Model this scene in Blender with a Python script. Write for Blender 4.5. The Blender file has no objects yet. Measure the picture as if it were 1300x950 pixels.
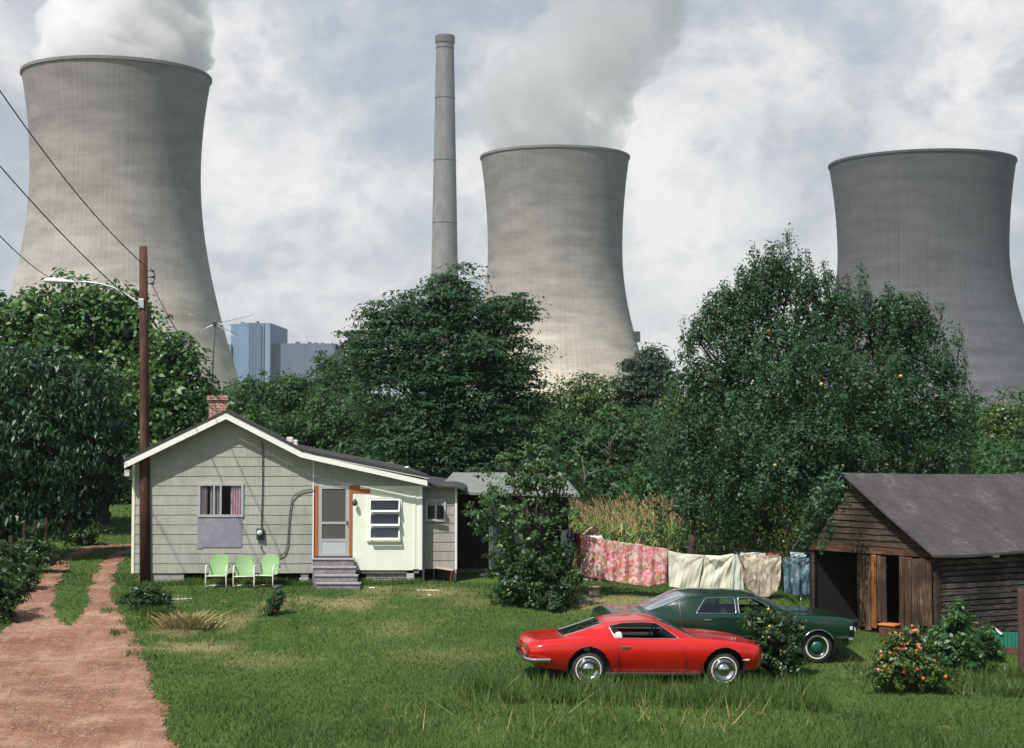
import bpy, bmesh, math, random
import numpy as np
from mathutils import Vector, Matrix
random.seed(7); RNG = np.random.default_rng(11)
S = bpy.context.scene; COL = S.collection
PI = math.pi; R = math.radians

# ------------------------------------------------------------------ camera geometry
F = 2000.0; CZ = 4.74; TP = 0.045
PITCH = math.atan(TP); CP, SP = math.cos(PITCH), math.sin(PITCH)
def ray(px, py):
    a = (px-650)/F; b = (430-py)/F
    return Vector((a, CP - b*SP, SP + b*CP))
def at(px, py, Y):
    d = ray(px, py); return Vector((0, 0, CZ)) + d*(Y/d.y)
def sc(Y): return F/Y                      # pixels per metre at depth Y

# ------------------------------------------------------------------ terrain
KY = [0, 14, 20, 26, 31, 35, 38, 41, 43.5, 60, 90, 160, 400, 6000]
KZ = [-3.2, -1.7, -1.15, -.86, -.70, -.66, -.40, -.10, 0, 0, 0, -1.5, -6, -6]
def sstep(x, a, b):
    t = np.clip((np.asarray(x, float)-a)/(b-a), 0, 1); return t*t*(3-2*t)
def gz(x, y):
    x = np.asarray(x, float); y = np.asarray(y, float)
    z = (np.interp(y-.8, KY, KZ)+np.interp(y, KY, KZ)+np.interp(y+.8, KY, KZ))/3
    z = z - .03*np.clip(x, 0, 10)*(1-sstep(y, 36.5, 42))*sstep(y, 22, 30)
    z = z - 1.25*sstep(x, 1.0, 2.8)*sstep(y, 41.2, 56)
    fl = sstep(x, 7.0, 8.0)*sstep(y, 36, 38)*(1-sstep(y, 48, 62)); z = z*(1-fl)-.76*fl
    near = 1-sstep(y, 60, 100)
    z = z + near*(.02*np.sin(x*1.3+y*.7)+.015*np.sin(x*2.9-y*1.7)+.012*np.sin(x*.6+y*2.3))
    return z
def gp(px, py):
    d = ray(px, py); lo = 15.0
    Y = 15.0
    while Y < 150:
        p = Vector((0, 0, CZ)) + d*(Y/d.y)
        if p.z < float(gz(p.x, p.y)): break
        Y += .05
    return Vector((p.x, p.y, float(gz(p.x, p.y))))

# ------------------------------------------------------------------ helpers
def link(o, parent=None):
    COL.objects.link(o)
    if parent: o.parent = parent
    return o
def tag(o, label=None, cat=None, group=None, kind=None):
    if label: o['label'] = label
    if cat: o['category'] = cat
    if group: o['group'] = group
    if kind: o['kind'] = kind
    return o
def thing(name, label, cat, loc=(0,0,0), rz=0, group=None, rot=None):
    o = bpy.data.objects.new(name, None); COL.objects.link(o)
    o.location = loc; o.rotation_euler = rot if rot else (0, 0, rz); o.empty_display_size = .2
    return tag(o, label, cat, group)
def copy_tree(o, parent=None):
    c = o.copy(); COL.objects.link(c); c.parent = parent
    for ch in list(o.children): copy_tree(ch, c)
    return c

class MB:
    def __init__(s): s.v = []; s.f = []; s.m = []; s.sm = []
    def add(s, vs, fs, mi=0, smooth=False):
        b = len(s.v); s.v += [tuple(v) for v in vs]
        for f in fs:
            s.f.append([b+i for i in f]); s.m.append(mi); s.sm.append(smooth)
        return s
    def box(s, x0, x1, y0, y1, z0, z1, mi=0, M=None, bev=0):
        if x0 > x1: x0, x1 = x1, x0
        if y0 > y1: y0, y1 = y1, y0
        if z0 > z1: z0, z1 = z1, z0
        if bev:
            bm = bmesh.new(); bmesh.ops.create_cube(bm, size=1)
            for v in bm.verts:
                v.co = Vector(((x0+x1)/2+v.co.x*(x1-x0), (y0+y1)/2+v.co.y*(y1-y0), (z0+z1)/2+v.co.z*(z1-z0)))
            bmesh.ops.bevel(bm, geom=bm.edges[:], offset=bev, segments=2, affect='EDGES', profile=.5)
            bm.verts.index_update()
            vs = [v.co.copy() for v in bm.verts]; fs = [[v.index for v in f.verts] for f in bm.faces]; bm.free()
        else:
            vs = [Vector(p) for p in ((x0,y0,z0),(x1,y0,z0),(x1,y1,z0),(x0,y1,z0),(x0,y0,z1),(x1,y0,z1),(x1,y1,z1),(x0,y1,z1))]
            fs = [(0,3,2,1),(4,5,6,7),(0,1,5,4),(1,2,6,5),(2,3,7,6),(3,0,4,7)]
        if M is not None: vs = [M @ v for v in vs]
        return s.add(vs, fs, mi)
    def hexa(s, p, mi=0):      # 8 points: bottom 4 ccw, top 4 ccw
        return s.add(p, [(0,3,2,1),(4,5,6,7),(0,1,5,4),(1,2,6,5),(2,3,7,6),(3,0,4,7)], mi)
    def tube(s, pts, r, n=8, mi=0, caps=True):
        pts = [Vector(p) for p in pts]
        rs = r if isinstance(r, (list, tuple)) else [r]*len(pts)
        rings = []; up = None
        for i, p in enumerate(pts):
            a = pts[max(i-1, 0)]; b = pts[min(i+1, len(pts)-1)]
            t = (b-a).normalized() if (b-a).length > 1e-9 else Vector((0,0,1))
            if up is None:
                up = Vector((0,0,1)) if abs(t.z) < .9 else Vector((1,0,0))
            x = t.cross(up)
            if x.length < 1e-4: x = t.cross(Vector((0,1,0)))
            x.normalize(); y = x.cross(t).normalized(); up = y
            rings.append([p + (x*math.cos(2*PI*k/n)+y*math.sin(2*PI*k/n))*rs[i] for k in range(n)])
        vs = [v for ring in rings for v in ring]; fs = []
        for i in range(len(pts)-1):
            for k in range(n):
                k2 = (k+1) % n
                fs.append((i*n+k, i*n+k2, (i+1)*n+k2, (i+1)*n+k))
        if caps:
            fs.append(tuple(range(n-1, -1, -1))); fs.append(tuple((len(pts)-1)*n+k for k in range(n)))
        return s.add(vs, fs, mi, True)
    def lathe(s, prof, c=(0,0,0), n=32, axis='z', mi=0, caps=True):
        vs = []; fs = []
        for (r, z) in prof:
            for k in range(n):
                a = 2*PI*k/n
                if axis == 'z': vs.append((c[0]+r*math.cos(a), c[1]+r*math.sin(a), c[2]+z))
                elif axis == 'y': vs.append((c[0]+r*math.cos(a), c[1]+z, c[2]+r*math.sin(a)))
                else: vs.append((c[0]+z, c[1]+r*math.cos(a), c[2]+r*math.sin(a)))
        m = len(prof)
        for i in range(m-1):
            for k in range(n):
                k2 = (k+1) % n; fs.append((i*n+k, i*n+k2, (i+1)*n+k2, (i+1)*n+k))
        if caps:
            fs.append(tuple(range(n-1, -1, -1))); fs.append(tuple((m-1)*n+k for k in range(n)))
        return s.add(vs, fs, mi, True)
    def build(s, name, mats, parent=None, fix=True, smooth_angle=None):
        me = bpy.data.meshes.new(name); me.from_pydata(s.v, [], s.f)
        if not isinstance(mats, (list, tuple)): mats = [mats]
        for m in mats: me.materials.append(m)
        me.polygons.foreach_set('material_index', s.m); me.polygons.foreach_set('use_smooth', s.sm)
        if fix:
            bm = bmesh.new(); bm.from_mesh(me); bmesh.ops.recalc_face_normals(bm, faces=bm.faces[:]); bm.to_mesh(me); bm.free()
        if smooth_angle:
            me.polygons.foreach_set('use_smooth', [True]*len(me.polygons)); me.set_sharp_from_angle(angle=R(smooth_angle))
        me.update()
        return link(bpy.data.objects.new(name, me), parent)

def np_mesh(name, V, Q, mat, parent=None, tint=None, smooth=False, midx=None):
    """fast mesh: V (n,3), Q (m,k) faces of equal size"""
    V = np.ascontiguousarray(V, dtype=np.float32); Q = np.ascontiguousarray(Q, dtype=np.int32)
    me = bpy.data.meshes.new(name); m, k = Q.shape
    me.vertices.add(len(V)); me.vertices.foreach_set('co', V.ravel())
    me.loops.add(m*k); me.loops.foreach_set('vertex_index', Q.ravel())
    me.polygons.add(m); me.polygons.foreach_set('loop_start', np.arange(0, m*k, k, dtype=np.int32))
    me.polygons.foreach_set('loop_total', np.full(m, k, dtype=np.int32))
    if smooth: me.polygons.foreach_set('use_smooth', np.ones(m, dtype=bool))
    for mm in (mat if isinstance(mat, (list, tuple)) else [mat]): me.materials.append(mm)
    if midx is not None: me.polygons.foreach_set('material_index', np.asarray(midx, dtype=np.int32))
    if tint is not None:
        a = me.attributes.new('tint', 'FLOAT', 'FACE'); a.data.foreach_set('value', np.asarray(tint, dtype=np.float32))
    me.update(calc_edges=True); me.validate()
    return link(bpy.data.objects.new(name, me), parent)

# ------------------------------------------------------------------ materials
class NT:
    def __init__(s, name):
        s.m = bpy.data.materials.new(name); s.m.use_nodes = True; s.t = s.m.node_tree; s.t.nodes.clear()
        s.out = s.n('ShaderNodeOutputMaterial')
    def n(s, typ, **kw):
        nd = s.t.nodes.new(typ)
        for k, v in kw.items():
            if k in nd.inputs.keys(): nd.inputs[k].default_value = v
            else: setattr(nd, k, v)
        return nd
    def l(s, a, b): s.t.links.new(a, b)
    def noise(s, scale, vec=None, detail=4, rough=.6, dist=0):
        nd = s.n('ShaderNodeTexNoise'); nd.inputs['Scale'].default_value = scale
        nd.inputs['Detail'].default_value = detail; nd.inputs['Roughness'].default_value = rough
        nd.inputs['Distortion'].default_value = dist
        if vec is not None: s.l(vec, nd.inputs['Vector'])
        return nd.outputs['Fac']
    def coord(s, scale=(1,1,1), kind='Object'):
        tc = s.n('ShaderNodeTexCoord'); mp = s.n('ShaderNodeMapping'); mp.inputs['Scale'].default_value = scale
        s.l(tc.outputs[kind], mp.inputs['Vector']); return mp.outputs['Vector']
    def ramp(s, fac, stops, interp='LINEAR'):
        r = s.n('ShaderNodeValToRGB'); cr = r.color_ramp; cr.interpolation = interp
        while len(cr.elements) < len(stops): cr.elements.new(.5)
        for e, (p, c) in zip(cr.elements, stops):
            e.position = p; e.color = (*c, 1) if len(c) == 3 else c
        s.l(fac, r.inputs['Fac']); return r.outputs['Color']
    def mix(s, fac, a, b, mode='MIX'):
        m = s.n('ShaderNodeMix'); m.data_type = 'RGBA'; m.blend_type = mode
        for sock, v in ((m.inputs[0], fac), (m.inputs[6], a), (m.inputs[7], b)):
            if hasattr(v, 'is_linked') or hasattr(v, 'links'): s.l(v, sock)
            elif isinstance(v, (int, float)): sock.default_value = v
            else: sock.default_value = (*v, 1)
        return m.outputs[2]
    def math(s, op, a, b=0.0, c=None):
        m = s.n('ShaderNodeMath'); m.operation = op
        for i, v in enumerate((a, b, c)):
            if v is None: continue
            if isinstance(v, (int, float)): m.inputs[i].default_value = v
            else: s.l(v, m.inputs[i])
        return m.outputs[0]
    def bsdf(s, color, rough=.7, metal=0, spec=.4, bump=None, bstr=.3, bdist=.02, coat=0, rsock=None):
        b = s.n('ShaderNodeBsdfPrincipled')
        if isinstance(color, (tuple, list)): b.inputs['Base Color'].default_value = (*color, 1)
        else: s.l(color, b.inputs['Base Color'])
        b.inputs['Roughness'].default_value = rough; b.inputs['Metallic'].default_value = metal
        b.inputs['Specular IOR Level'].default_value = spec; b.inputs['Coat Weight'].default_value = coat
        b.inputs['Coat Roughness'].default_value = .06
        if rsock is not None: s.l(rsock, b.inputs['Roughness'])
        if bump is not None:
            bp = s.n('ShaderNodeBump'); bp.inputs['Strength'].default_value = bstr; bp.inputs['Distance'].default_value = bdist
            s.l(bump, bp.inputs['Height']); s.l(bp.outputs['Normal'], b.inputs['Normal'])
        s.l(b.outputs[0], s.out.inputs['Surface']); return b

def mk(name, c1, c2=None, scale=6, rough=.7, metal=0, spec=.4, bump=.25, bdist=.01, cs=(1,1,1), coat=0, dirt=None, kind='Object'):
    t = NT(name); v = t.coord(cs, kind); c2 = c2 or tuple(x*.72 for x in c1)
    n1 = t.noise(scale, v, 6, .65); n2 = t.noise(scale*7, v, 3, .6)
    f = t.math('ADD', t.math('MULTIPLY', n1, .75), t.math('MULTIPLY', n2, .25))
    col = t.ramp(f, [(.33, c2), (.66, c1)])
    if dirt:
        d = t.noise(scale*.35, v, 5, .7)
        col = t.mix(t.ramp(d, [(.5, (0,0,0)), (.72, (1,1,1))]), col, dirt)
    t.bsdf(col, rough, metal, spec, n2, bump, bdist, coat)
    return t.m

def leaf_mat(name, c1, c2, c3=None, rough=.42, trans=.28, spec=.5):
    t = NT(name); a = t.n('ShaderNodeAttribute'); a.attribute_name = 'tint'
    stops = [(0, c1), (1, c2)] if c3 is None else [(0, c1), (.82, c2), (1, c3)]
    col = t.ramp(a.outputs['Fac'], stops)
    b = t.bsdf(col, rough, 0, spec)
    tr = t.n('ShaderNodeBsdfTranslucent'); bright = t.mix(.5, col, (.16, .26, .03)); t.l(bright, tr.inputs['Color'])
    mx = t.n('ShaderNodeMixShader'); mx.inputs[0].default_value = trans
    t.l(b.outputs[0], mx.inputs[1]); t.l(tr.outputs[0], mx.inputs[2]); t.l(mx.outputs[0], t.out.inputs['Surface'])
    return t.m
def glass_mat(name, tint=(.55,.6,.6), refl=.0, rough=.02):
    t = NT(name); tr = t.n('ShaderNodeBsdfTransparent'); tr.inputs['Color'].default_value = (*tint, 1)
    g = t.n('ShaderNodeBsdfGlossy'); g.inputs['Roughness'].default_value = rough
    fr = t.n('ShaderNodeFresnel'); fr.inputs['IOR'].default_value = 1.5
    f = t.math('ADD', fr.outputs[0], refl)
    mx = t.n('ShaderNodeMixShader'); t.l(f, mx.inputs[0]); t.l(tr.outputs[0], mx.inputs[1]); t.l(g.outputs[0], mx.inputs[2])
    t.l(mx.outputs[0], t.out.inputs['Surface']); return t.m

M = {}
M['white_paint'] = mk('white_paint', (.78,.80,.76), (.70,.71,.66), 9, .55)
M['cream_wall'] = mk('cream_wall', (.76,.80,.69), (.69,.73,.61), 3, .6, bump=.15, dirt=(.66,.67,.54))
M['trim_white'] = mk('trim_white', (.80,.82,.80), (.6,.62,.58), 14, .5)
M['grey_paint'] = mk('grey_paint', (.20,.20,.235), (.15,.15,.18), 8, .6)
M['step_paint'] = mk('step_paint', (.22,.21,.23), (.13,.12,.13), 8, .7, dirt=(.3,.29,.28))
M['orange_wood'] = mk('orange_wood', (.42,.13,.035), (.28,.075,.02), 12, .6, cs=(6,6,1))
M['alum'] = mk('aluminium', (.62,.64,.66), (.48,.5,.53), 12, .38, .6)
M['dark_metal'] = mk('dark_metal', (.06,.07,.07), (.03,.035,.035), 12, .5, .4)
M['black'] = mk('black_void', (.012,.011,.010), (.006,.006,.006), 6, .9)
M['brick'] = None
M['roofing'] = mk('roofing', (.05,.055,.05), (.03,.03,.03), 14, .9, bump=.5)
M['block'] = mk('block_stone', (.40,.40,.36), (.24,.24,.22), 7, .9, bump=.8, bdist=.03)
M['concrete_block'] = mk('pier_block', (.5,.5,.46), (.36,.36,.33), 9, .9, bump=.5)
M['rubber'] = mk('rubber', (.018,.018,.018), (.03,.028,.025), 10, .75, bump=.2)
M['whitewall'] = mk('whitewall', (.70,.69,.64), (.58,.56,.5), 10, .6, bump=.1)
def chrome():
    t = NT('chrome'); v = t.coord(); n = t.noise(30, v, 3)
    t.bsdf(t.ramp(n, [(.3,(.62,.63,.65)),(.7,(.78,.79,.8))]), .14, 1.0, .5, n, .04, .002); return t.m
M['chrome'] = chrome()
def carpaint(name, c1, c2, rough=.28):
    t = NT(name); v = t.coord(); n = t.noise(3, v, 5); n2 = t.noise(60, v, 3)
    t.bsdf(t.ramp(n, [(.3, c2), (.7, c1)]), rough, .1, .5, n2, .02, .002, coat=.6,
           rsock=t.math('ADD', t.math('MULTIPLY', n, .2), rough-.1)); return t.m
M['red_paint'] = carpaint('red_car_paint', (.58,.014,.008), (.50,.011,.007), .2)
M['green_paint'] = carpaint('green_car_paint', (.009,.038,.021), (.006,.029,.017), .24)
M['car_glass'] = glass_mat('car_glass', (.5,.55,.55), .05)
M['house_glass'] = glass_mat('house_glass', (.88,.9,.92), .0)
M['seat_white'] = mk('white_vinyl', (.75,.73,.68), (.62,.6,.55), 6, .5)
M['black_vinyl'] = mk('black_vinyl', (.02,.02,.022), (.012,.012,.012), 6, .5)
M['green_vinyl'] = mk('green_vinyl', (.03,.07,.05), (.02,.05,.035), 6, .5)
M['tail_red'] = mk('tail_lamp_red', (.35,.012,.01), (.2,.008,.008), 20, .2, coat=.5)
M['lamp_glass'] = mk('lamp_glass', (.7,.72,.72), (.5,.52,.52), 20, .15, coat=.5)

def siding_mat(name, c1, c2):
    t = NT(name); v = t.coord((1,1,1)); vs = t.coord((16,16,.6))
    big = t.noise(1.1, v, 5, .6); streak = t.noise(3.2, vs, 4, .7); fine = t.noise(40, v, 3)
    f = t.math('ADD', t.math('MULTIPLY', big, .35), t.math('MULTIPLY', streak, .65))
    col = t.ramp(f, [(.34, c2), (.62, c1)])
    sx = t.n('ShaderNodeSeparateXYZ'); t.l(t.coord(), sx.inputs[0]); cb = t.n('ShaderNodeCombineXYZ')
    t.l(t.math('FLOOR', t.math('DIVIDE', sx.outputs[0], .31)), cb.inputs[0]); t.l(t.math('FLOOR', t.math('DIVIDE', t.math('SUBTRACT', sx.outputs[2], .23), .2655)), cb.inputs[1])
    wn = t.n('ShaderNodeTexWhiteNoise'); t.l(cb.outputs[0], wn.inputs['Vector'])
    col = t.mix(t.math('MULTIPLY', wn.outputs['Value'], .28), col, c2)
    grime = t.noise(.8, t.coord((1,1,.5)), 6, .7, .8); col = t.mix(t.ramp(grime, [(.5,(0,0,0)),(.75,(.6,.6,.6))]), col, (.17,.165,.14))
    t.bsdf(col, .8, 0, .25, streak, .5, .006); return t.m
M['shingle'] = siding_mat('grey_green_shingle', (.395,.40,.35), (.26,.268,.235))
def brick_mat():
    t = NT('red_brick'); v = t.coord((1,1,1)); 
    # brick courses on vertical faces: swizzle so z runs up the pattern
    sx = t.n('ShaderNodeSeparateXYZ'); t.l(v, sx.inputs[0]); cb = t.n('ShaderNodeCombineXYZ')
    t.l(t.math('ADD', sx.outputs[0], sx.outputs[1]), cb.inputs[0]); t.l(sx.outputs[2], cb.inputs[1])
    b = t.n('ShaderNodeTexBrick'); t.l(cb.outputs[0], b.inputs['Vector'])
    b.inputs['Color1'].default_value = (.33,.09,.055,1); b.inputs['Color2'].default_value = (.20,.06,.04,1)
    b.inputs['Mortar'].default_value = (.42,.38,.34,1); b.inputs['Scale'].default_value = 4.6
    b.inputs['Mortar Size'].default_value = .035; b.inputs['Brick Width'].default_value = .9; b.inputs['Row Height'].default_value = .33
    n = t.noise(14, v, 5, .7)
    col = t.mix(t.ramp(n, [(.5,(0,0,0)),(.68,(1,1,1))]), b.outputs['Color'], (.5,.42,.38))
    t.bsdf(col, .85, 0, .25, b.outputs['Fac'], -.5, .02); return t.m
M['brick'] = brick_mat()
def wood_mat(name, c1, c2, c3=None, cs=(1,1,1), scale=3.0, bump=.6):
    t = NT(name); v = t.coord(cs); g = t.noise(scale, v, 7, .7, .4); f2 = t.noise(scale*5, v, 4, .7)
    f = t.math('ADD', t.math('MULTIPLY', g, .65), t.math('MULTIPLY', f2, .35))
    stops = [(.40, c2), (.54, c1)] + ([(.66, c3)] if c3 else [])
    big = t.noise(.9, t.coord(), 3)
    t.bsdf(t.ramp(t.math('ADD', f, t.math('MULTIPLY', t.math('SUBTRACT', big, .58), .5)), stops), .85, 0, .2, f2, bump, .01); return t.m
M['barn_board'] = wood_mat('weathered_barn_board', (.075,.055,.040), (.02,.015,.011), (.24,.20,.155), (1.2,1.2,14))
M['barn_log'] = wood_mat('grey_weathered_board', (.13,.115,.10), (.03,.025,.02), (.28,.25,.22), (1.2,1.2,14))
M['door_plank'] = wood_mat('door_plank', (.12,.072,.045), (.03,.02,.014), (.42,.37,.32), (14,14,.5), 2.8)
M['door_rust'] = wood_mat('door_plank_orange', (.34,.13,.035), (.10,.035,.015), (.42,.26,.14), (14,14,.5), 2.8)
M['pole_wood'] = wood_mat('pole_wood', (.105,.048,.034), (.045,.022,.016), (.17,.11,.085), (9,9,.5), 2.5)
M['bark'] = wood_mat('bark', (.10,.08,.06), (.04,.032,.026), (.16,.14,.12), (6,6,1), 3)
M['pale_bark'] = wood_mat('pale_bark', (.25,.22,.18), (.12,.10,.08), None, (6,6,1), 3)
M['old_post'] = wood_mat('old_post', (.32,.28,.2), (.16,.13,.09), None, (8,8,1), 3)
M['barn_roof'] = None
def barn_roof():
    t = NT('barn_roof_felt'); v = t.coord((1,1,1)); n = t.noise(1.1, v, 6, .65); s2 = t.noise(5, t.coord((.8,3,3)), 5, .7, .5); f = t.noise(60, v, 2)
    ff = t.math('ADD', t.math('MULTIPLY', n, .5), t.math('MULTIPLY', s2, .5))
    t.bsdf(t.ramp(ff, [(.3,(.035,.033,.034)),(.55,(.078,.072,.073)),(.68,(.17,.155,.15))]), .9, 0, .2, f, .6, .01); return t.m
M['barn_roof'] = barn_roof()
M['shed_roof'] = mk('shed_roof_felt', (.20,.22,.20), (.14,.155,.14), 2.5, .9, bump=.4)
M['shed_wall'] = wood_mat('dark_brown_board', (.045,.035,.026), (.022,.017,.013), None, (10,10,.8), 2.6)
M['chair_green'] = mk('lime_chair_paint', (.25,.41,.19), (.20,.34,.15), 7, .45, bump=.05)
M['chair_white'] = mk('chair_tube_white', (.76,.77,.70), (.6,.6,.52), 12, .45)

def tower_mat(name, top, mid, low, H, streak=.5, seed=0.0):
    t = NT(name); tc = t.n('ShaderNodeTexCoord'); sx = t.n('ShaderNodeSeparateXYZ'); t.l(tc.outputs['Object'], sx.inputs[0])
    ang = t.math('ARCTAN2', sx.outputs[1], sx.outputs[0])
    zn = t.math('DIVIDE', sx.outputs[2], H)
    cb = t.n('ShaderNodeCombineXYZ'); t.l(t.math('MULTIPLY', ang, 44), cb.inputs[0]); t.l(t.math('MULTIPLY', zn, 1.6), cb.inputs[1]); cb.inputs[2].default_value = seed
    st = t.noise(1.4, cb.outputs[0], 6, .72)            # vertical stains
    cb2 = t.n('ShaderNodeCombineXYZ'); t.l(t.math('MULTIPLY', ang, 1.2), cb2.inputs[0]); t.l(t.math('MULTIPLY', zn, 17), cb2.inputs[1]); cb2.inputs[2].default_value = seed+5
    bn = t.noise(1.6, cb2.outputs[0], 4, .6)            # horizontal pours
    rib = t.math('SINE', t.math('MULTIPLY', ang, 112.0)); mot = t.noise(.35, tc.outputs['Object'], 5, .75)
    lift = t.math('SINE', t.math('MULTIPLY', sx.outputs[2], 2*PI/1.85))
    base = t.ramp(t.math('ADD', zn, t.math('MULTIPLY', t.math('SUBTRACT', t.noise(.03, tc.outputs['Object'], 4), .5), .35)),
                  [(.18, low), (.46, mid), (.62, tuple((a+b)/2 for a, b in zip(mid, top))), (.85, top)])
    k = t.math('ADD', t.math('MULTIPLY', t.math('SUBTRACT', st, .5), streak*1.8), t.math('MULTIPLY', t.math('SUBTRACT', bn, .5), 1.15))
    k = t.math('ADD', k, t.math('MULTIPLY', rib, .035)); k = t.math('ADD', k, t.math('MULTIPLY', t.math('SUBTRACT', mot, .5), .35)); k = t.math('ADD', k, t.math('MULTIPLY', t.math('MAXIMUM', lift, .4), .05))
    k = t.math('ADD', 1.0, k)
    col = t.mix(1.0, base, (1,1,1), 'MULTIPLY')
    vm = t.n('ShaderNodeVectorMath'); vm.operation = 'SCALE'; t.l(col, vm.inputs[0]); t.l(k, vm.inputs['Scale'])
    t.bsdf(vm.outputs[0], .9, 0, .2, mot, .15, .2); return t.m

def inpoly(x, y, poly):
    c = np.zeros(x.shape, bool); n = len(poly)
    for i in range(n):
        x0, y0 = poly[i]; x1, y1 = poly[(i+1) % n]
        if y0 == y1: continue
        k = ((y0 > y) != (y1 > y)) & (x < (x1-x0)*(y-y0)/(y1-y0)+x0); c ^= k
    return c
# ------------------------------------------------------------------ ground
DRY = [(gp(px, py), rx, ry, k) for px, py, rx, ry, k in [(440,765,1.0,.35,.9),(385,762,.6,.25,.7),(300,790,.5,.4,.7),(250,822,1.1,.25,.9),(225,800,.7,.3,.6),(600,765,.8,.3,.4),(735,764,.9,.35,1),(790,766,1.6,.35,.7),(700,745,.8,.4,.5),(560,752,.9,.35,.7),(480,750,.7,.3,.6),(340,770,.5,.3,.5),(1090,845,.8,.5,.4),(500,800,.9,.4,.35),(210,760,.5,.3,.5),(42,755,.5,.5,.9),(330,840,1.2,.4,.4),(560,835,1.4,.4,.35)]]
def dry_amount(x, y):
    x = np.asarray(x, float); y = np.asarray(y, float); d = np.zeros(np.broadcast(x, y).shape)
    for p, rx, ry, k in DRY:
        u = (x-p.x)/rx; v = (y-p.y)/(ry*3.0); rr = np.hypot(u, v)*(1+.3*np.sin(x*6+y*3)*np.sin(y*5-x*2)+.15*np.sin(x*17+y*11)); d = np.maximum(d, .78*k*(1-sstep(rr, .35, 1.2)))
    return d
def ground():
    xs = np.unique(np.concatenate([np.linspace(-1500, -60, 14), np.linspace(-60, 60, 300), np.linspace(60, 1500, 14)]))
    ys = np.unique(np.concatenate([np.linspace(-60, 12, 10), np.linspace(12, 62, 180), np.linspace(62, 160, 40), np.linspace(160, 2500, 20)]))
    X, Y = np.meshgrid(xs, ys); Z = gz(X, Y)
    V = np.stack([X.ravel(), Y.ravel(), Z.ravel()], 1); nx = len(xs)
    i = np.arange(len(ys)-1)[:, None]*nx + np.arange(nx-1)[None, :]
    Q = np.stack([i, i+1, i+1+nx, i+nx], -1).reshape(-1, 4)
    t = NT('lawn_soil'); v = t.coord()
    n1 = t.noise(.35, v, 6, .6); n2 = t.noise(1.6, v, 6, .7); n3 = t.noise(22, v, 4, .7)
    g = t.ramp(n3, [(.3, (.028,.055,.014)), (.55, (.055,.105,.024)), (.75, (.11,.15,.04))])
    g = t.mix(t.ramp(n1, [(.4,(0,0,0)),(.6,(1,1,1))]), g, t.mix(.5, g, (.09,.14,.025)))
    dry = t.ramp(n2, [(.60,(0,0,0)),(.68,(1,1,1))])
    g = t.mix(t.math('MULTIPLY', dry, .75), g, (.24,.19,.085))
    at_n = t.n('ShaderNodeAttribute'); at_n.attribute_name = 'dry'
    g = t.mix(at_n.outputs['Fac'], g, t.ramp(n3, [(.35,(.20,.14,.07)),(.65,(.42,.33,.19))]))
    t.bsdf(g, .95, 0, .15, n3, .7, .05)
    o = np_mesh('ground', V, Q, t.m, smooth=True); a = o.data.attributes.new('dry', 'FLOAT', 'POINT'); a.data.foreach_set('value', dry_amount(V[:,0], V[:,1]).astype(np.float32)); tag(o, kind='structure'); return o
ground()

# driveway: two clay wheel tracks joining near the camera, outlined by ground points read along each edge
CLAY_POLYS = []
def strip(name, left, right, mat, n=140, m=14, dz=.006, wob=.10):
    L = [gp(*p) for p in left]; Rr = [gp(*p) for p in right]; global CLAY_POLYS
    def res(P):
        P = np.array([[p.x, p.y] for p in P]); s = np.concatenate([[0], np.cumsum(np.hypot(*np.diff(P, axis=0).T))]); u = np.linspace(0, s[-1], n)
        return np.stack([np.interp(u, s, P[:,0]), np.interp(u, s, P[:,1])], 1)
    A, B = res(L), res(Rr); w = (np.sin(np.arange(n)*.9)+np.sin(np.arange(n)*.37+1)+RNG.normal(0, .5, n))*wob/2
    w2 = (np.sin(np.arange(n)*.71+2)+np.sin(np.arange(n)*.29)+RNG.normal(0, .5, n))*wob/2
    A[:,0] += w; B[:,0] += w2
    CLAY_POLYS.append([tuple(q) for q in A]+[tuple(q) for q in B[::-1]])
    u = np.linspace(0, 1, m)[None, :, None]
    P = A[:, None]*(1-u)+B[:, None]*u; Z = gz(P[..., 0], P[..., 1]) + dz + .012*np.sin(P[...,0]*5+P[...,1]*3)*0
    V = np.concatenate([P, Z[..., None]], -1).reshape(-1, 3)
    i = np.arange(n-1)[:, None]*m+np.arange(m-1)[None, :]
    Q = np.stack([i, i+1, i+1+m, i+m], -1).reshape(-1, 4)
    return V, Q
def clay_mat():
    t = NT('red_clay'); v = t.coord(); n = t.noise(1.0, v, 6, .65); f = t.noise(18, v, 5, .7); p = t.noise(60, v, 3, .6)
    c = t.ramp(t.math('ADD', t.math('MULTIPLY', n, .6), t.math('MULTIPLY', f, .4)), [(.36,(.13,.060,.036)),(.5,(.25,.130,.085)),(.64,(.40,.26,.18))])
    c = t.mix(t.ramp(p, [(.6,(0,0,0)),(.72,(1,1,1))]), c, (.5,.42,.33))
    t.bsdf(c, .95, 0, .15, f, .8, .04); return t.m
M['clay'] = clay_mat()
CLAY_POLYS = []
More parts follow.
